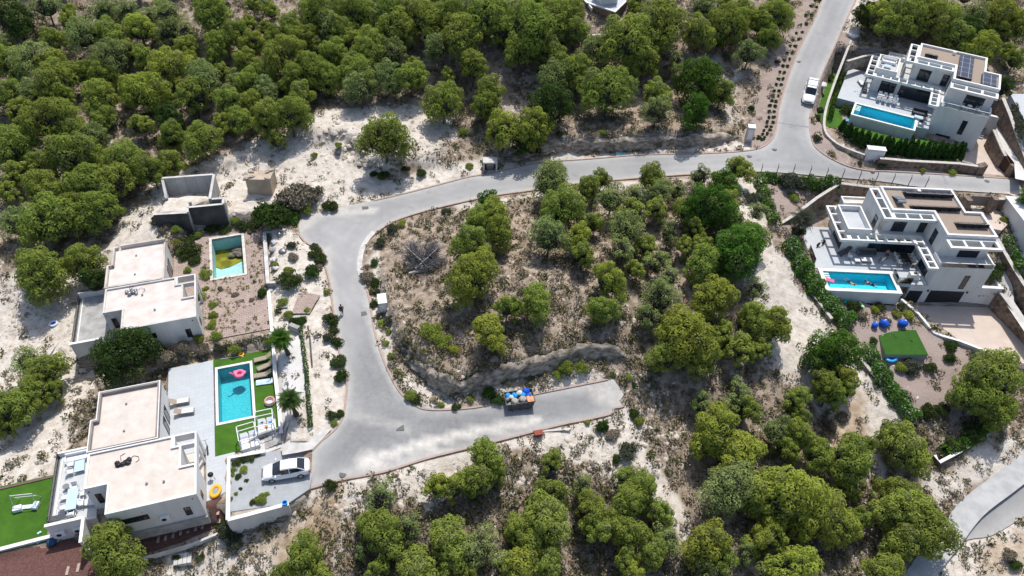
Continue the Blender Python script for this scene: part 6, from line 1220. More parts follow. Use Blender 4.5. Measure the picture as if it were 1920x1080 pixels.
# ---------------------------------------------------------------- vehicles
PAINT = mat('white car paint', (.80,.80,.81), (.78,.78,.79), 1, .25, coat=.6, spec=.5); CGLASS = mat('tinted car glass', (.012,.016,.022), None, 2, .05, spec=.8)
LAMPW = mat('headlamp lens', (.55,.58,.6), None, 2, .1); LAMPR = mat('tail lamp lens', (.45,.02,.02), None, 2, .15); RIM = mat('alloy rim', (.45,.46,.48), None, 3, .3, metal=.7)
def loft(mb, rings_, cap=True, m=0):
    n = len(rings_[0]); v = [p for r in rings_ for p in r]; f = []
    for i in range(len(rings_)-1):
        for k in range(n): f.append((i*n+k, i*n+(k+1)%n, (i+1)*n+(k+1)%n, (i+1)*n+k))
    if cap: f += [tuple(range(n-1,-1,-1)), tuple(range((len(rings_)-1)*n, len(rings_)*n))]
    return mb.add(v, f, m)
def car(name, label, cat, ends, L_, W_, prof, house, wheels, wr=.33, z_extra=.05, extra=None):
    """ends: photo pixels of rear and front bumper feet; prof: (x, half width, sill, shoulder, top) along the length; house: (x, half width low, half width high, z low, z high)"""
    a = G(*ends[0]); b = G(*ends[1]); ang = math.atan2(b[1]-a[1], b[0]-a[0]); pitch = math.atan2(b[2]-a[2], math.hypot(b[0]-a[0], b[1]-a[1]))
    t = thing(name, label, cat, ((a[0]+b[0])/2, (a[1]+b[1])/2, (a[2]+b[2])/2+z_extra), ang); t.rotation_euler = (0, -pitch, ang)
    mb = MB(); rs_ = []
    for x, w_, z0, zs, zt in prof: w_ *= W_/2; rs_.append([(x,-w_*.86,z0),(x,-w_,z0+.12),(x,-w_,(z0+zs)/2+.05),(x,-w_*.95,zs),(x,-w_*.72,zt),(x,0,zt+.025),(x,w_*.72,zt),(x,w_*.95,zs),(x,w_,(z0+zs)/2+.05),(x,w_,z0+.12),(x,w_*.86,z0)])
    loft(mb, rs_); o = mb.ob('body', PAINT, t, True); s = o.modifiers.new('sub', 'SUBSURF'); s.levels = s.render_levels = 1
    mb = MB(); rs_ = [[(x,-wl,zl),(x,-wh,zh),(x,0,zh+.03),(x,wh,zh),(x,wl,zl)] for x, wl, wh, zl, zh in house]; loft(mb, rs_); o = mb.ob('windows', CGLASS, t)
    top = [h for h in house if h[4] > max(q[4] for q in house)-.16]; mb = MB(); loft(mb, [[(x,-wh-.035,zh-.05),(x,-wh+.05,zh+.03),(x,0,zh+.06),(x,wh-.05,zh+.03),(x,wh+.035,zh-.05)] for x, wl, wh, zl, zh in top]); mb.ob('roof', PAINT, t)
    mb = MB()
    for sg in (-1, 1):
        hs = house
        for i in (0, len(hs)-2): x, wl, wh, zl, zh = hs[i]; x2, wl2, wh2, zl2, zh2 = hs[i+1]; mb.tube([(x,sg*(wl+.01),zl),(x2,sg*(wh2+.02),zh2)], .04, 5)
        m_ = hs[len(hs)//2]; mb.tube([(m_[0],sg*(m_[1]+.015),m_[3]),(m_[0],sg*(m_[2]+.02),m_[4])], .035, 5)
    mb.ob('pillar', PAINT, t)
    for wx in wheels:
        for sg in (-1, 1):
            g = MB(); y0 = sg*(W_/2-.2); y1 = sg*(W_/2+.01); g.tube([(wx,y0,wr-.03),(wx,y1,wr-.03)], wr, 18); wh_ = g.ob('wheel', RUBBER, t); g = MB(); g.tube([(wx,y1-sg*.02,wr-.03),(wx,y1+sg*.015,wr-.03)], wr*.62, 14); g.ob('rim', RIM, wh_)
    xf = prof[-1][0]; xr = prof[0][0]; zf = prof[-2][3]; zr = prof[1][3]
    for sg in (-1, 1):
        g = MB(); g.obox((xf-.16,sg*W_*.36,zf-.10), .30, .34, .13, (0,.3,-sg*.35)); g.ob('headlight', LAMPW, t); g = MB(); g.obox((xr+.10,sg*W_*.37,zr-.12), .16, .30, .16, (0,0,sg*.3)); g.ob('tail_light', LAMPR, t)
        g = MB(); g.obox((house[-1][0]-.35,sg*(W_/2+.08),house[0][3]+.1), .12, .2, .13); g.ob('wing_mirror', PAINT, t)
    g = MB(); g.box(xf-.06,-W_*.26,prof[-1][2]+.16,xf+.025,W_*.26,prof[-1][2]+.34); g.ob('grille', BLACK, t)
    g = MB(); g.box(xf-.02,-.26,prof[-1][2]+.04,xf+.035,.26,prof[-1][2]+.14); g.ob('number_plate', METALW, t)
    if extra: extra(t)
    return t
P_ = [(-2.32,.70,.36,.62,.80),(-2.2,.90,.26,.80,.98),(-1.75,.98,.20,.90,1.02),(-1.0,1.0,.18,.90,.98),(0,1.0,.17,.88,.95),(1.0,1.0,.18,.86,.94),(1.6,.98,.20,.82,.90),(2.1,.90,.24,.70,.78),(2.3,.68,.34,.54,.62)]
H_ = [(-1.85,.66,.62,.98,1.0),(-1.2,.76,.58,.95,1.38),(-.4,.78,.58,.93,1.46),(.4,.78,.57,.92,1.42),(1.25,.74,.66,.90,.94)]
car('saloon_car', 'white four door saloon car parked on the grey tiled platform', 'car', [(577,880),(501,893)], 4.6, 1.82, P_, H_, (-1.35,1.4))
P2 = [(-2.45,.86,.45,.95,1.02),(-2.35,.96,.38,1.05,1.10),(-1.6,1.0,.34,1.08,1.12),(-.6,1.0,.32,1.08,1.12),(.6,1.0,.32,1.06,1.10),(1.2,1.0,.34,1.02,1.12),(1.9,.97,.38,.96,1.06),(2.3,.9,.42,.82,.92),(2.45,.76,.5,.7,.78)]
H2 = [(-2.3,.80,.74,1.05,1.62),(-2.2,.82,.70,1.05,1.74),(-1.0,.84,.70,1.05,1.78),(.2,.84,.68,1.05,1.76),(1.0,.80,.70,1.04,1.10)]
def rack(t):
    g = MB(); [g.box(x,-.72,1.84,x+.06,.72,1.90) for x in (-1.7,-.3)]; g.box(-2.2,-.66,1.80,.1,-.61,1.86); g.box(-2.2,.61,1.80,.1,.66,1.86); g.ob('roof_rack', METALG, t)
car('pickup_car', 'white pickup style car with dark windscreen parked on the uphill road', 'car', [(1521,163),(1512,200)], 4.9, 1.9, P2, H2, (-1.5,1.55), .38, extra=rack)
# ---------------------------------------------------------------- rubbish skip with bags
a = G(948, 776); b = G(1004, 770); ang = math.atan2(b[1]-a[1], b[0]-a[0]); sx, sy, sz = G(976, 770)
t = thing('rubbish_skip', 'dark steel skip heaped with rubble on the dead end road', 'skip', (sx, sy, sz+.03), ang); SK = mat('dark steel skip paint', (.06,.065,.08), (.11,.10,.10), 3, .6)
mb = MB(); Lh, Wd, Hh_ = 1.55, 1.7, 1.25
mb.add([(-Lh+.35,0,.1),(Lh-.35,0,.1),(Lh-.35,Wd,.1),(-Lh+.35,Wd,.1),(-Lh,0,Hh_),(Lh,0,Hh_),(Lh,Wd,Hh_),(-Lh,Wd,Hh_)], [(0,3,2,1),(0,1,5,4),(1,2,6,5),(2,3,7,6),(3,0,4,7)]); o = mb.ob('hull', SK, t); so_ = o.modifiers.new('th', 'SOLIDIFY'); so_.thickness = .06
mb = MB(); ring(mb, [(-Lh-.04,-.04),(Lh+.04,-.04),(Lh+.04,Wd+.04),(-Lh-.04,Wd+.04)], .08, Hh_-.02, Hh_+.05); mb.ob('rim', SK, t)
for k in (-1, 0, 1): mb = MB(); mb.box(k*.9-.05,-.12,.1,k*.9+.05,-.03,Hh_-.05); mb.ob('rib', SK, t)
mb = MB(); mb.box(-Lh+.1,.1,.4,Lh-.1,Wd-.1,.95); mb.ob('rubble_fill', mat('grey rubble', (.38,.35,.31), (.22,.20,.18), 5, 1, .6), t)
def lump(name, label, cat, c, r, m, seed, group=None, sq=.7):
    rs = np.random.RandomState(seed); mb = MB(); mb.ball((0,0,0), r, r*.85, r*sq, 12, 8); v = np.array(mb.v); v *= (1+.16*(rs.rand(len(v),1)-.5)*2); mb.v = [tuple(p) for p in v]; o = mb.ob(name, m, None, True, label=label, cat=cat, group=group); o.location = c; o.rotation_euler = (0,0,seed); return o
ca_, sa_ = math.cos(ang), math.sin(ang); SP = lambda x, y, z: (sx+x*ca_-y*sa_, sy+x*sa_+y*ca_, sz+z)
BW = mat('white rubble sack', (.7,.7,.68), (.5,.48,.45), 4, .8); BG_ = mat('grey cream sack', (.46,.43,.36), (.33,.31,.27), 4, .9)
for i, (x, y, z, r, m, lb) in enumerate([(-1.15,1.3,1.25,.34,BLUEL,'bright blue sack at the rear left of the skip'),(-.45,1.1,1.3,.38,BLUEL,'cyan blue sack in the middle of the skip'),(.85,1.4,1.4,.42,BLUEP,'largest deep blue sack at the rear right of the skip'),(.45,1.05,1.3,.33,BLUEL,'blue sack beside the white boards in the skip'),(1.0,.85,1.3,.33,BLUEP,'deep blue sack above the orange board in the skip'),(-.85,.95,1.3,.3,BW,'white sack between blue sacks in the skip'),(.1,1.35,1.3,.36,BW,'white sack at the back of the skip'),(-.6,.4,1.2,.44,BG_,'long grey cream sack at the front left of the skip'),(.35,.5,1.25,.46,BG_,'plump grey cream sack at the front of the skip'),(-1.3,.8,1.25,.3,METALG,'grey crumpled bag at the left end of the skip')]):
    lump('rubble_sack', lb, 'sack', SP(x, y, z), r, m, i+1, 'sacks heaped in the skip')
mb = MB(); mb.obox((0,0,0), .8, .7, .06, (.2,.3,.1)); o = mb.ob('orange_board', mat('orange red board', (.75,.22,.10), (.8,.4,.2), 2), label='orange board sticking out of the right end of the skip', cat='board'); o.location = SP(1.1,.35,1.35); o.rotation_euler = (0,0,ang)
x, y, z = G(1009, 818); t = thing('handcart', 'small rusty red and grey handcart beside the kerb below the skip', 'handcart', (x, y, z), .2); mb = MB(); mb.prism([(-.4,-.3),(.4,-.3),(.5,.3),(-.5,.3)], .35, .7); mb.ob('tray', mat('rusty red paint', (.30,.07,.04), (.16,.06,.04), 5), t); [MB().tube([(k*.35,-.2,.3),(k*.3,-.9,.6)], .03, 5).ob('handle', METALG, t) for k in (-1,1)]; mb = MB(); mb.tube([(-.06,.35,.2),(.06,.35,.2)], .2, 12); mb.ob('wheel', RUBBER, t)
mb = MB(); mb.obox((0,0,.06), 3.4, .22, .08, (0,0,.12)); o = mb.ob('timber_beam', CONCL, label='long pale beam lying on the white verge right of the handcart', cat='beam'); o.location = (*G(1040, 808)[:2], G(1040, 808)[2]+.08)
# ---------------------------------------------------------------- people
SKIN = mat('tanned skin', (.42,.24,.16), (.36,.20,.13), 3, .6); CLD = mat('dark grey clothing', (.03,.032,.04), (.05,.05,.06), 5, .9); HAIR = mat('dark brown hair', (.025,.016,.01), None, 8, .8); SHB = mat('blue shorts', (.01,.02,.10), None, 5, .9)
def person(label, loc, rz, J, top=None, bottom=None, rx=0.0, sub=2):
    """J: joint positions; one skinned body, clothing and hair as children"""
    t = thing('person', label, 'person', loc, rz); t.rotation_euler = (rx, 0, rz)
    def skin(name, names, edges, rad, m):
        me = bpy.data.meshes.new(name); me.from_pydata([J[k] for k in names], [(names.index(a), names.index(b)) for a, b in edges], []); me.materials.append(m); o = bpy.data.objects.new(name, me); C.objects.link(o); o.parent = t
        o.modifiers.new('skin', 'SKIN'); lay = me.skin_vertices[0] if me.skin_vertices else None
        if lay is None: return o
        for i, k in enumerate(names): lay.data[i].radius = (rad[k],)*2; lay.data[i].use_root = (i == 0)
        s = o.modifiers.new('sub', 'SUBSURF'); s.levels = s.render_levels = sub; return o
    nm = ['pelvis','chest','neck','head','crown','sl','el','hl','fl','sr','er','hr','fr','tl','kl','al','ol','tr','kr','ar','or']
    ed = [('pelvis','chest'),('chest','neck'),('neck','head'),('head','crown'),('chest','sl'),('sl','el'),('el','hl'),('hl','fl'),('chest','sr'),('sr','er'),('er','hr'),('hr','fr'),('pelvis','tl'),('tl','kl'),('kl','al'),('al','ol'),('pelvis','tr'),('tr','kr'),('kr','ar'),('ar','or')]
    rad = dict(pelvis=.14,chest=.15,neck=.055,head=.095,crown=.08,sl=.06,el=.043,hl=.03,fl=.028,sr=.06,er=.043,hr=.03,fr=.028,tl=.085,kl=.058,al=.04,ol=.035,tr=.085,kr=.058,ar=.04); rad['or'] = .035
    import_ok = skin('body', nm, ed, rad, SKIN)
    if top: n2 = ['pelvis','chest','sl','el','sr','er']; skin('shirt', n2, [('pelvis','chest'),('chest','sl'),('sl','el'),('chest','sr'),('sr','er')], dict(pelvis=.155,chest=.165,sl=.075,el=.056,sr=.075,er=.056), top)
    if bottom: n2 = ['pelvis','tl','kl','tr','kr']; skin('trousers', n2, [('pelvis','tl'),('tl','kl'),('pelvis','tr'),('tr','kr')], dict(pelvis=.158,tl=.10,kl=.075,tr=.10,kr=.075), bottom)
    h = Vector(J['head']); c_ = Vector(J['crown']); d_ = (c_-h).normalized(); mb = MB(); mb.ball(tuple(h+d_*.06+Vector((0,.02,0))), .105, .115, .10, 10, 7); mb.ob('hair', HAIR, t, True); return t
def stand(walk=.0): 
    return dict(pelvis=(0,0,.95),chest=(0,.0,1.32),neck=(0,0,1.48),head=(0,-.01,1.6),crown=(0,0,1.70),sl=(-.19,0,1.40),el=(-.25,-walk*.3,1.14),hl=(-.22,-walk*.7-.08,.93),fl=(-.22,-walk*.8-.1,.86),sr=(.19,0,1.40),er=(.25,walk*.3,1.14),hr=(.24,walk*.5,.92),fr=(.24,walk*.55,.85),
     tl=(-.10,0,.88),kl=(-.10,walk*.5,.48),al=(-.10,walk*1.1,.09),ol=(-.10,walk*1.1-.14,.04),tr=(.10,0,.88),kr=(.10,-walk*.6,.48),ar=(.10,-walk*.9,.08),**{'or':(.10,-walk*.9-.14,.04)})
bpy.context.view_layer.update()
def mkskin():  # skin layers exist only after the modifier has been evaluated once
    pass
sit = dict(pelvis=(0,0,.5),chest=(0,.06,.86),neck=(0,.06,1.02),head=(0,.03,1.14),crown=(0,.05,1.24),sl=(-.19,.06,.94),el=(-.27,-.05,.70),hl=(-.2,-.25,.62),fl=(-.18,-.32,.60),sr=(.19,.06,.94),er=(.27,-.05,.70),hr=(.2,-.25,.62),fr=(.18,-.32,.60),tl=(-.1,-.06,.48),kl=(-.12,-.45,.50),al=(-.12,-.50,.1),ol=(-.12,-.63,.05),tr=(.1,-.06,.48),kr=(.12,-.45,.50),ar=(.12,-.50,.1),**{'or':(.12,-.63,.05)})
swim = dict(pelvis=(0,0,-.12),chest=(0,.38,-.02),neck=(0,.54,.04),head=(0,.66,.10),crown=(0,.72,.18),sl=(-.19,.44,-.02),el=(-.42,.55,-.05),hl=(-.6,.75,-.08),fl=(-.64,.82,-.08),sr=(.19,.44,-.02),er=(.42,.5,-.06),hr=(.62,.66,-.1),fr=(.66,.73,-.1),tl=(-.1,-.1,-.14),kl=(-.2,-.5,-.22),al=(-.16,-.85,-.3),ol=(-.16,-1.0,-.32),tr=(.1,-.1,-.14),kr=(.2,-.48,-.25),ar=(.2,-.86,-.25),**{'or':(.2,-1.0,-.28)})
x, y, z = G(642, 591); person('person in dark clothes walking alone down the middle of the road', (x, y, z+.03), R(10), stand(.22), CLD, CLD)
px_ = at(FD, 1.0, -1.6, 0); person('bare chested person in blue shorts on the lower villa terrace', px_, FD.a, sit, None, SHB)
person('swimmer nearer the pink airbed in the lower villa pool', at(FD, -4.9, -6.6, -.12), FD.a+R(200), swim, None, SHB)
person('swimmer in the middle of the lower villa pool', at(FD, -2.4, -6.7, -.12), FD.a+R(70), swim, CLD, SHB)
# ---------------------------------------------------------------- garden furniture
def lounger(label, loc, rz, fab=TAUPE, fr=METALG, group=None, back=35):
    t = thing('sun_lounger', label, 'sun lounger', loc, rz, group); mb = MB(); mb.box(-.33,-1.0,.28,-.29,.55,.33); mb.box(.29,-1.0,.28,.33,.55,.33); mb.box(-.29,-1.0,.28,.29,-.95,.33); mb.ob('frame', fr, t)
    mb = MB(); mb.box(-.29,-.95,.33,.29,.3,.38); mb.ob('seat', fab, t); mb = MB(); mb.obox((0,.3+.38*math.cos(R(back)),.36+.38*math.sin(R(back))), .6, .78, .05, (R(back),0,0)); mb.ob('backrest', fab, t)
    for a, b in ((-.3,-.85),(.3,-.85),(-.3,.4),(.3,.4)): mb = MB(); mb.box(a-.025,b-.025,0,a+.025,b+.025,.28); mb.ob('leg', fr, t)
    return t
def two(p0, p1, z, off=.3):   # foot and head of something long, seen at height z+off
    a = [float(v) for v in P(*p0, z+off)]; b = [float(v) for v in P(*p1, z+off)]; return ((a[0]+b[0])/2, (a[1]+b[1])/2, z), math.atan2(b[1]-a[1], b[0]-a[0])-math.pi/2
for p0, p1, lb, fb in (((481,675),(506,669),'taupe sun lounger topmost on the pool lawn',TAUPE),((489,690),(509,682),'taupe sun lounger set askew, second on the pool lawn',TAUPE),((479,705),(508,700),'taupe sun lounger third from the top on the pool lawn',TAUPE)):
    l, a = two(p0, p1, -2.0); lounger(lb, l, a, fb)
l, a = two((481,718),(509,714), -2.0, .1); t = thing('air_mattress', 'blue and white striped air mattress on the pool lawn', 'air mattress', l, a); mb = MB()
for k in range(7): mb.tube([(-.32+k*.107,-.85,.09),(-.32+k*.107,.85,.09)], .06, 8)
mb.ob('tubes', mat('pale blue vinyl', (.45,.62,.8), (.8,.85,.9), 3, .4), t); mb = MB(); mb.tube([(-.35,.85,.14),(.35,.85,.14)], .1, 8); mb.ob('pillow', FABW, t)
for p0, p1, lb in (((351,751),(323,756),'upper of two white cushioned loungers on the pool deck'),((360,770),(332,774),'lower of two white cushioned loungers on the pool deck')):
    l, a = two(p0, p1, -2.0); t = lounger(lb, l, a, TAUPE); mb = MB(); mb.box(-.28,-.9,.385,.28,.25,.47); mb.ob('towel', FABW, t)
def daybed(label, px, rz):
    x, y = [float(v) for v in P(*px, -1.6)]; t = thing('canopy_daybed', label, 'daybed', (x, y, -2.0), rz, 'daybeds with white frames on the pool lawn'); mb = MB()
    mb.box(-.9,-1,.15,.9,1,.3); mb.ob('base', METALW, t)
    for a in (-.86,.86):
        for b in (-.96,.96): mb = MB(); mb.box(a-.04,b-.04,0,a+.04,b+.04,2.0); mb.ob('post', METALW, t)
    mb = MB(); mb.box(-.9,.93,1.92,.9,1.0,2.0); mb.box(-.9,-1,1.92,.9,-.93,2.0); mb.box(-.9,-.93,1.92,-.83,.93,2.0); mb.box(.83,-.93,1.92,.9,.93,2.0); mb.box(-.83,.3,1.93,.83,.36,1.99); mb.ob('top_rail', METALW, t)
    for sg in (-1, 1):
        mb = MB(); mb.box(.06*sg if sg > 0 else -.82,-.95,.3,.82 if sg > 0 else -.06,.95,.5); mb.ob('cushion', FABW, t)
        mb = MB(); mb.obox((sg*.44,.72,.62), .7, .45, .14, (R(35),0,0)); mb.ob('backrest', FABW, t)
    mb = MB(); mb.box(-.06,-.9,.3,.06,.9,.44); mb.ob('centre_tray', TAUPE, t); return t
daybed('left canopy daybed with white cushions beside the stepped wall', (468,826), FB.a+R(6)); t = daybed('right canopy daybed with towels nearer the palm court', (500,800), FB.a)
for a, b, m, lb in ((-.45,.6,CLD,'dark folded towel on the right daybed'),(.4,.3,BLUEL,'blue folded towel on the right daybed'),(-.02,-.1,ORP,'small orange bottle bag on the right daybed tray')):
    c_, s_ = math.cos(t.rotation_euler.z), math.sin(t.rotation_euler.z); mb = MB(); mb.box(-.17,-.12,0,.17,.12,.07); mb.ball((.05,.02,.07), .12, .09, .05, 8, 5); o = mb.ob('towel', m, label=lb, cat='towel'); o.location = (t.location.x+a*c_-b*s_, t.location.y+a*s_+b*c_, -1.49)
def ringfloat(name, label, px, z, Rr, r, m, group=None, inner=None):
    x, y = [float(v) for v in P(*px, z+r)]; t = thing(name, label, 'pool float', (x, y, z)); mb = MB(); mb.torus((0,0,r), Rr, r, 20, 10); mb.ob('tube', m, t, True)
    if inner: mb = MB(); mb.lathe([(Rr,.02),(Rr,.06)], n=20); mb.ob('floor', inner, t)
    return t
t = ringfloat('inflatable_ring', 'pink flamingo shaped inflatable floating in the turquoise pool', (449,701), -2.13, .42, .2, PINKP, inner=PINKP)
mb = MB(); mb.tube([(-.45,-.35,.3),(-.55,-.45,.7),(-.7,-.5,.95),(-.85,-.55,.85)], [.12,.09,.08,.09], 8); mb.ob('neck', PINKP, t, True); mb = MB(); mb.ball((-.92,-.58,.8), .07, .05, .06, 8, 5); mb.ob('beak', BLACK, t)
mb = MB(); [mb.ball((sg*.5,.1,.3), .22, .32, .14, 8, 6) for sg in (-1, 1)]; mb.ob('wing', PINKP, t, True)
ringfloat('inflatable_ring', 'small orange yellow swimming ring on the turf above the pool', (452.5,664.5), -2.0, .24, .1, YELP)
t = ringfloat('paddling_pool', 'round white and pink inflatable paddling pool on the lawn', (506,753), -2.0, .47, .13, FABW, inner=FABW); mb = MB(); mb.torus((0,0,.33), .47, .1, 20, 8); mb.ob('rim_tube', mat('salmon vinyl', (.7,.33,.25), None, 3, .4), t, True)
ringfloat('inflatable_ring', 'orange inflatable lying at the foot of the slender palm', (537,754), G(537,756)[2]+.1, .34, .16, ORP)
t = ringfloat('inflatable_boat', 'yellow inflatable boat standing beside the bungalow corner', (404,921), -2.0, .48, .17, YELP); mb = MB(); mb.lathe([(.40,.14),(.40,.2)], n=16); mb.ob('floor', METALG, t); t.scale = (.85,1.2,1.0)
x, y = [float(v) for v in P(396, 893, -1.5)]; t = thing('kettle_barbecue', 'black round barbecue on legs beside the yellow boat', 'barbecue', (x, y, -2)); mb = MB(); mb.ball((0,0,.8), .28, .28, .22, 12, 8); mb.ob('bowl', BLACK, t, True); [MB().tube([(math.cos(a)*.1,math.sin(a)*.1,.65),(math.cos(a)*.3,math.sin(a)*.3,0)], .02, 5).ob('leg', BLACK, t) for a in (0,2.1,4.2)]
x, y = [float(v) for v in P(389, 843, -1.9)]; t = thing('kick_scooter', 'black kick scooter leaning by the bungalow east wall', 'scooter', (x, y, -2), R(110)); mb = MB(); mb.box(-.55,-.08,.1,.4,.08,.15); mb.ob('deck', BLACK, t); mb = MB(); mb.tube([(.4,0,.15),(.55,0,1.0)], .03, 6); mb.tube([(.55,-.25,1.0),(.55,.25,1.0)], .025, 6); mb.ob('handlebar', METALG, t); [MB().tube([(a,-.03,.1),(a,.03,.1)], .11, 12).ob('wheel', RUBBER, t) for a in (-.55,.5)]
mb = MB(); mb.tube([(-1.1,0,.04),(1.1,.5,.04)], .025, 5); mb.box(1.0,.35,.02,1.35,.6,.06); o = mb.ob('pool_net', METALW, label='white pool net with a long pole on the turf above the pool', cat='pool net'); o.location = (*[float(v) for v in P(432, 674, -2)], -2.0)
def chair(label, loc, rz, m=METALW, fab=FABW, group=None):
    t = thing('garden_chair', label, 'chair', loc, rz, group); mb = MB(); mb.box(-.25,-.25,.40,.25,.25,.46); mb.ob('seat', fab, t); mb = MB(); mb.obox((0,.27,.68), .5, .05, .5, (R(-8),0,0)); mb.ob('backrest', m, t)
    for a in (-.23,.23):
        for b in (-.23,.23): mb = MB(); mb.box(a-.02,b-.02,0,a+.02,b+.02,.40); mb.ob('leg', m, t)
    mb = MB(); [mb.box(s_*.27-.02,-.24,.62,s_*.27+.02,.26,.65) for s_ in (-1,1)]; mb.ob('armrest', m, t); return t
def table(label, loc, rz, w_, l_, h, m, top, cat='table', group=None):
    t = thing('garden_table', label, cat, loc, rz, group); mb = MB(); mb.box(-w_/2,-l_/2,h-.05,w_/2,l_/2,h); mb.ob('tabletop', top, t)
    for a in (-w_/2+.06,w_/2-.06):
        for b in (-l_/2+.06,l_/2-.06): mb = MB(); mb.box(a-.03,b-.03,0,a+.03,b+.03,h-.05); mb.ob('leg', m, t)
    return t
def sofa(label, loc, rz, w_, m=METALW, fab=FABW):
    t = thing('garden_sofa', label, 'sofa', loc, rz); mb = MB(); mb.box(-w_/2,-.4,.1,w_/2,.4,.28); mb.ob('base', m, t); mb = MB(); mb.box(-w_/2+.1,-.38,.28,w_/2-.1,.25,.44); mb.ob('seat_cushion', fab, t)
    mb = MB(); mb.box(-w_/2,.26,.28,w_/2,.4,.8); mb.ob('backrest', m, t); [MB().box(s_*w_/2-.06,-.4,.28,s_*w_/2+.06,.26,.6).ob('armrest', m, t) for s_ in (-1,1)]; return t
TGL = mat('pale blue table glass', (.50,.62,.70), (.46,.58,.66), 2, .15)
def L3(px, py, z): return tuple(float(v) for v in P(px, py, z))
f0 = -1.99
def locB(px, py, h): x, y = L3(px, py, f0+h); return (x, y, f0)
sofa('white slatted sofa at the far end of the bungalow terrace', locB(144,857,.4), FB.a, 2.0)
table('square pale glass table in front of the terrace sofa', locB(149,873,.4), FB.a+.05, .9, 1.3, .42, METALW, TGL)
chair('white armchair left of the square glass table, lower one', locB(132,884,.4), FB.a+R(90)); chair('white armchair left of the square glass table, upper one', locB(133,870,.4), FB.a+R(90))
table('long pale glass dining table on the bungalow terrace', locB(134.5,935,.75), FB.a-.02, .95, 2.3, .75, METALW, TGL, 'dining table')
cr = FB.a; tc_ = locB(134.5,935,.75)
for k, (a, b, r_, lb) in enumerate([(0,1.5,0,'far end'),(0,-1.5,180,'near end'),(-.8,.6,90,'far left side'),(-.8,-.5,90,'near left side'),(.8,.6,-90,'far right side'),(.8,-.5,-90,'near right side')]):
    chair(f'white dining chair at the {lb} of the long glass table', (tc_[0]+a*math.cos(cr)-b*math.sin(cr), tc_[1]+a*math.sin(cr)+b*math.cos(cr), f0), cr+R(r_), group='white dining chairs round the long glass table')
lounger('white lounger between dining table and bungalow wall', locB(164,942,.3), FB.a+R(80), FABW, METALW, back=25); lounger('dark cushioned lounger by the terrace front parapet', locB(120,968,.3), FB.a+R(100), FABG, METALW, back=15)
t = table('small round side table on the bungalow terrace', locB(123.5,912,.5), 0, .3, .3, .5, METALG, METALG); mb = MB(); mb.lathe([(.3,.5),(.3,.55)], n=16); mb.ob('round_top', METALG, t)
# swing frame on the left lawn
x, y = L3(52, 944, -3.6); t = thing('garden_swing', 'white garden swing frame with pale fabric on the left lawn', 'swing', (x, y, -3.8), R(8)); w_ = 1.0
for sg in (-1, 1): mb = MB(); mb.tube([(sg*w_,-.7,0),(sg*w_,0,1.8),(sg*w_,.7,0)], .035, 6); mb.ob('side_frame', METALW, t)
mb = MB(); mb.tube([(-w_,0,1.8),(w_,0,1.8)], .04, 6); mb.tube([(-w_,.35,.9),(w_,.35,.9)], .03, 6); mb.ob('top_bar', METALW, t)
mb = MB(); mb.obox((-.75,-.5,.25), .75, .55, .4, (0,0,.2)); mb.ob('folded_cushion', FABW, t); mb = MB(); mb.obox((.85,-.35,.25), .5, .75, .35, (0,0,-.2)); mb.ob('seat_cushion', mat('pale blue fabric', (.5,.58,.72), (.7,.74,.8), 5), t); mb = MB(); mb.box(-.5,-.5,.02,.6,-.1,.14); mb.ob('fallen_canopy', FABW, t)
x, y = L3(97, 1017, -3.8); lump('tarpaulin_bundle', 'dark blue tarpaulin bundle at the foot of the terrace corner', 'tarpaulin', (x, y, -3.75), .5, mat('dark blue tarpaulin', (.01,.04,.10), (.02,.07,.16), 4, .5), 3, sq=.4)
for i, (px, py) in enumerate([(74,999),(72,1016),(42,895+0)]):
    if i < 2: x, y = L3(px, py, -3.75); mb = MB(); mb.obox((0,0,.06), .35, .2, .1, (0,0,.7)); mb.ball((.1,0,.12), .1, .08, .06, 8, 5); o = mb.ob('lawn_toy', mat('pale cyan plastic', (.45,.72,.75), None, 3), label=['upper','lower'][i]+' pale cyan toy lying on the left lawn', cat='toy'); o.location = (x, y, -3.8)
x, y, z = G(101, 608); t = thing('old_tyre', 'blue and white ring shaped tub lying under the lone pine at left', 'tub', (x, y, z)); mb = MB(); mb.torus((0,0,.15), .42, .13, 18, 8); mb.ob('rim', FABW, t, True); mb = MB(); mb.lathe([(.35,.02),(.38,.15)], n=16); mb.ob('base', BLUEP, t)
x, y, z = G(101, 655); mb = MB(); mb.obox((0,0,.12), .18, 1.9, .09, (.05,0,-.15)); o = mb.ob('plank', CONCL, label='pale plank lying on the bare ground left of the older bungalow', cat='plank'); o.location = (x, y, z)
x, y = L3(508, 976, -3.6); chair('lone white plastic chair below the tall platform wall', (x, y, G(508,980)[2]), R(200), METALW, METALW)
x, y = L3(534, 943, -1.1); mb = MB(); mb.lathe([(.22,0),(.26,.35),(.20,.35),(.18,.05)], n=14); o = mb.ob('bucket', BLUEL, label='bright blue bucket on the end of the platform wall', cat='bucket'); o.location = (x, y, -1.35)
x, y, z = G(345, 1056); t = thing('block_stack', 'stack of pale hollow building blocks on the bare ground at the bottom', 'block stack', (x, y, z), R(12)); mb = MB()
for i in range(4):
    for j in range(2): mb.box(-.8+i*.4,-.3+j*.55,0,-.44+i*.4,.22+j*.55,.5)
mb.ob('block', CONCL, t); mb = MB(); mb.box(-.85,-.35,-.12,.8,.85,-.01); mb.ob('pallet', TAUPE, t)
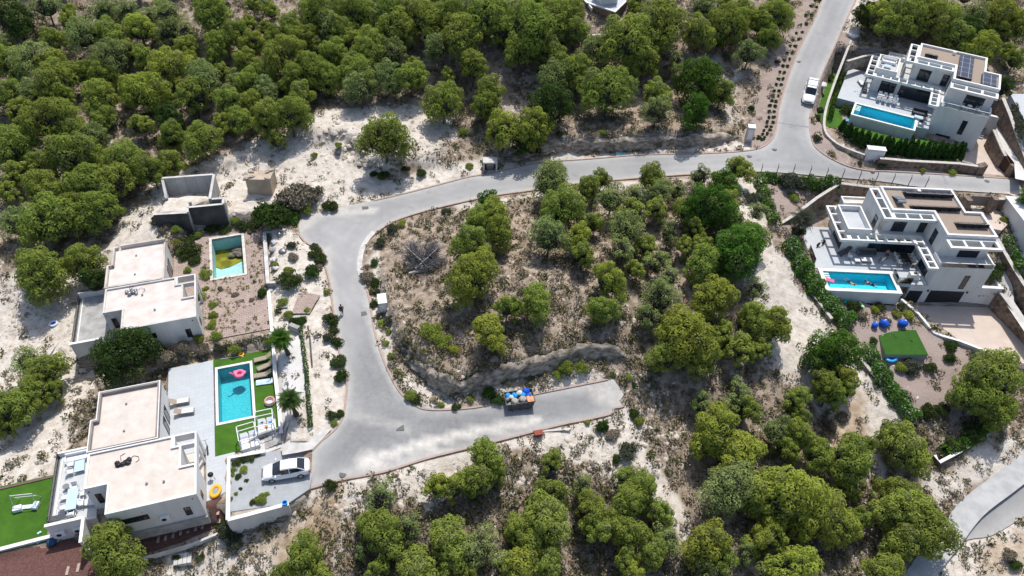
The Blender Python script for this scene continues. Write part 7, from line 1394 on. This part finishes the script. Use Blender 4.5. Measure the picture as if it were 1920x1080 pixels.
# weeds on the platform
for i, (px, py, r_) in enumerate([(444,868,.5),(459,880,.55),(447,892,.4),(489,938,.75),(455,862,.45),(437,880,.4),(470,860,.5),(430,905,.35),(475,940,.4),(442,925,.25),(451,915,.22),(500,925,.3),(462,900,.25),(433,935,.3),(484,852,.35),(436,890,.25)]):
    x, y = L3(px, py, -1.6); o = bpy.data.objects.new('weed', shrub_mesh('g' if i % 2 else 'v', i % 3)); C.objects.link(o); o.location = (x, y, -1.78); o.scale = (r_, r_, r_*.9); o.rotation_euler = (0,0,i)
    tag(o, 'leafy weed growing on the parking platform, '+['top left','left of the car bonnet','below the topmost','largest and nearest the front wall','at the upper wall','at the left wall','behind the car bonnet','lowest along the left wall','left of the largest','low, near the left wall','small, left of centre','small, right of the largest','small, in the middle','small, at the lower left corner','beside the upper wall end','small, at the left wall'][i], 'weed', 'weeds growing on the parking platform')
# rubble yard contents
for i, (px, py, m, s, lb) in enumerate([(515,455,BW,.5,'pile of pale sacks at the top of the rubble yard'),(512,470,CONC,.55,'grey rubble pile in the middle of the yard'),(513,488,BW,.5,'white sack pile left of centre in the yard'),(517,503,BW,.45,'pale sack beside a red scrap in the yard'),(530,472,METALG,.5,'grey tarpaulin bundle right in the yard'),(508,545,BW,.4,'white plastic heap below the yard wall'),(525,440,METALG,.5,'grey sheet bundle at the yard corner')]):
    x, y, z = G(px, py); lump('rubble_pile', lb, 'rubble', (x, y, z+.1), s, m, i+2, sq=.55)
# lower villa furniture
f = lambda x, y: at(FD, x, y, 0)
sofa('grey three seat sofa by the lower villa glass doors', f(-1.5,-1.35), FD.a, 2.3, METALG, FABG); table('white low table in front of the grey sofa', f(-1.9,-2.7), FD.a, 1.4, .7, .35, METALW, COPING); table('small white low table next to the white armchair', f(-3.1,-2.9), FD.a, .7, .6, .35, METALW, COPING)
chair('white armchair at the left of the lower villa lounge', f(-3.9,-2.3), FD.a+R(70)); chair('white framed armchair with grey cushion right of the low table', f(-.1,-2.7), FD.a+R(-150), METALW, FABG); lounger('dark folded lounge chair at the corner of the lower villa', f(-4.3,-1.3), FD.a+R(-60), FABG, FRAME)
table('dark long dining table under the lower villa pergola', f(3.0,-2.5), FD.a, .95, 2.3, .75, METALG, SHUTTER, 'dining table')
for k, (a, b, r_, lb) in enumerate([(-.85,.7,90,'far left'),(-.85,0,90,'middle left'),(-.85,-.7,90,'near left'),(.85,.7,-90,'far right'),(.85,0,-90,'middle right'),(.85,-.7,-90,'near right')]):
    chair(f'white chair at the {lb} of the dark dining table', f(3.0+a,-2.5+b), FD.a+R(r_), METALW, TAUPE, 'white chairs round the dark dining table')
t = thing('outdoor_kitchen', 'white outdoor sink unit at the front corner of the lower villa terrace', 'sink unit', f(3.1,-5.6), FD.a); mb = MB(); mb.box(-.6,-.35,0,.6,.35,.9); mb.ob('cabinet', COPING, t); mb = MB(); mb.lathe([(.2,.9),(.2,.95)], n=14); mb.ob('basin', BLACK, t)
mb = MB(); mb.box(.75,-6.6,0,2.6,-6.57,1.0); mb.box(.75,-6.57,0,.78,-5.0,1.0); t = thing('glass_screen', 'clear glass screen at the pool corner of the lower villa', 'glass screen', f(0,0), FD.a); mb.ob('pane', GLASS, t)
mb = MB(); mb.box(-8.85,-3.9,0,-8.82,-1.0,1.0); t = thing('glass_screen', 'clear glass screen on the left edge of the lower villa terrace', 'glass screen', f(0,0), FD.a); mb.ob('pane', GLASS, t)
t = thing('exercise_bike', 'black bicycle parked on the left part of the lower villa terrace', 'bicycle', at(FD,-7.0,.1,0), R(30)); [MB().tube([(a,-.02,.33),(a,.02,.33)], .33, 16).ob('wheel', RUBBER, t) for a in (-.5,.5)]; mb = MB(); mb.tube([(-.5,0,.33),(-.1,0,.75),(.4,0,.8),(.5,0,.33)], .025, 5); mb.tube([(-.1,0,.75),(-.05,0,.3),(.4,0,.8)], .02, 5); mb.tube([(.4,-.25,1.0),(.4,.25,1.0)], .02, 5); mb.ob('frame', BLACK, t); mb = MB(); mb.ball((-.12,0,.9), .12, .07, .04, 8, 5); mb.ob('saddle', BLACK, t)
x, y = L3(1553, 525, -.1); t = thing('air_mattress', 'pink and white air mattress floating at the left end of the lower villa pool', 'air mattress', (x, y, -.13), R(-25)); mb = MB(); [mb.tube([(-.7,-.24+k*.12,.07),(.7,-.24+k*.12,.07)], .065, 8) for k in range(5)]; mb.ob('tubes', PINKP, t); mb = MB(); mb.tube([(-.8,-.3,.1),(-.8,.3,.1)], .1, 8); mb.ob('pillow', FABW, t)
for i, (px, py, lb, r_) in enumerate([(1639,609,'deflated blue beanbag float left of the turf square',.45),(1655,607,'round blue and white beach ball in the middle of the row',.58),(1690,607,'large blue ball with a pale patch behind the turf square',.6)]):
    x, y, z = G(px, py+4); t = thing('giant_ball', lb, 'ball', (x, y, z)); o = lump('ball_body', None, None, (0,0,0), r_, BLUEP, i+4, sq=.85); o.parent = t; o.location = (0,0,r_*.8); mb = MB(); mb.ball((.1,.08,r_*1.35), r_*.45, r_*.4, r_*.3, 8, 5); mb.ob('pale_patch', FABW, t)
x, y, z = G(1670, 673); t = thing('inflatable_ring', 'bright blue inflatable lying below the corner of the turf square', 'pool float', (x, y, z+.05), .6); mb = MB(); mb.torus((0,0,.17), .5, .18, 16, 8, sx=1.4); mb.ob('tube', BLUEL, t, True); mb = MB(); mb.box(-.5,-.1,.1,.5,.1,.3); mb.ob('seat', BLUEP, t)
x, y = L3(1912, 422, 2.6); z = 1.9; lump('giant_ball', 'blue ball on the neighbouring terrace at the right edge', 'ball', (x, y, 2.5), .6, BLUEP, 8)
box = MB(); box.box(-.5,-.35,0,.5,.35,.75); x, y = L3(1562, 561, -1.2); t = thing('pump_box', 'white pool pump box under the lower villa pool wall', 'pump box', (x, y, -1.7)); box.ob('case', METALW, t); mb = MB(); mb.box(-.55,-.4,.75,.55,.4,.83); mb.ob('lid', COPING, t)
# upper villa furniture
f = lambda x, y, z=0: at(FC, x, y, z)
table('left of two white tables on the upper villa terrace', f(-2.6,-3.1), FC.a, 1.3, .8, .75, METALW, COPING); table('right of two white tables on the upper villa terrace', f(-1.0,-3.1), FC.a, 1.3, .8, .75, METALW, COPING)
for k in range(8): a = -3.0+(k % 4)*.75; chair(f'white chair, {["first","second","third","fourth"][k%4]} from the left on the {"house" if k < 4 else "pool"} side of the white tables', f(a, -2.4 if k < 4 else -3.8), FC.a+(0 if k < 4 else math.pi), group='white chairs at the upper villa tables')
sofa('dark sofa near the lower corner of the upper villa terrace', f(3.0,-4.7), FC.a, 2.0, FRAME, FABG); table('glass coffee table in front of the dark sofa', f(3.0,-6.0), FC.a, 1.2, .7, .4, FRAME, TGL); chair('dark armchair at the pool side of the glass coffee table', f(3.4,-7.4), FC.a+math.pi, FRAME, FABW)
chair('white framed armchair at the left end of the pool', f(3.9,-6.4), FC.a-R(90), METALW, FABG); lounger('grey lounger at the outer left corner of the upper villa terrace', f(-6.2,.6), FC.a+R(30), FABW, METALG); lounger('dark lounger under the left end of the upper villa pergola', f(-5.3,-1.3), FC.a+R(10), FABG, FRAME)
sofa('white sofa on the upper villa roof lounge', f(-3.4,2.8,3.13), FC.a, 2.0, METALW, FABW); table('white low table on the upper villa roof lounge', f(-3.4,1.2,3.13), FC.a, 1.0, .8, .4, METALW, TGL); chair('white armchair on the upper villa roof lounge', f(-4.2,.2,3.13), FC.a+R(150))
t = table('white round table on the upper villa balcony', f(8.6,-5.6,3.0), 0, .5, .5, .7, METALW, COPING); chair('white chair left of the round balcony table', f(7.7,-5.6,3.0), FC.a+R(90)); chair('white chair right of the round balcony table', f(9.6,-5.5,3.0), FC.a-R(90))
x, y = L3(1597, 227, 4.8); t = thing('air_mattress', 'blue air mattress on the lawn left of the upper pool', 'air mattress', (x, y, 4.68), R(-25)); mb = MB(); [mb.tube([(-.9,-.3+k*.15,.08),(.9,-.3+k*.15,.08)], .08, 8) for k in range(5)]; mb.ob('tubes', BLUEL, t)
for i, (px, py, lb) in enumerate([(1542,160,'white tarpaulin heap on the pavement uphill of the pickup'),(1600,68,'white rubble heap beside the upper road wall')]):
    x, y, z = G(px, py); lump('rubble_pile', lb, 'rubble', (x, y, z+.15), 1.0 if i else .8, BW, 11+i, sq=.35)
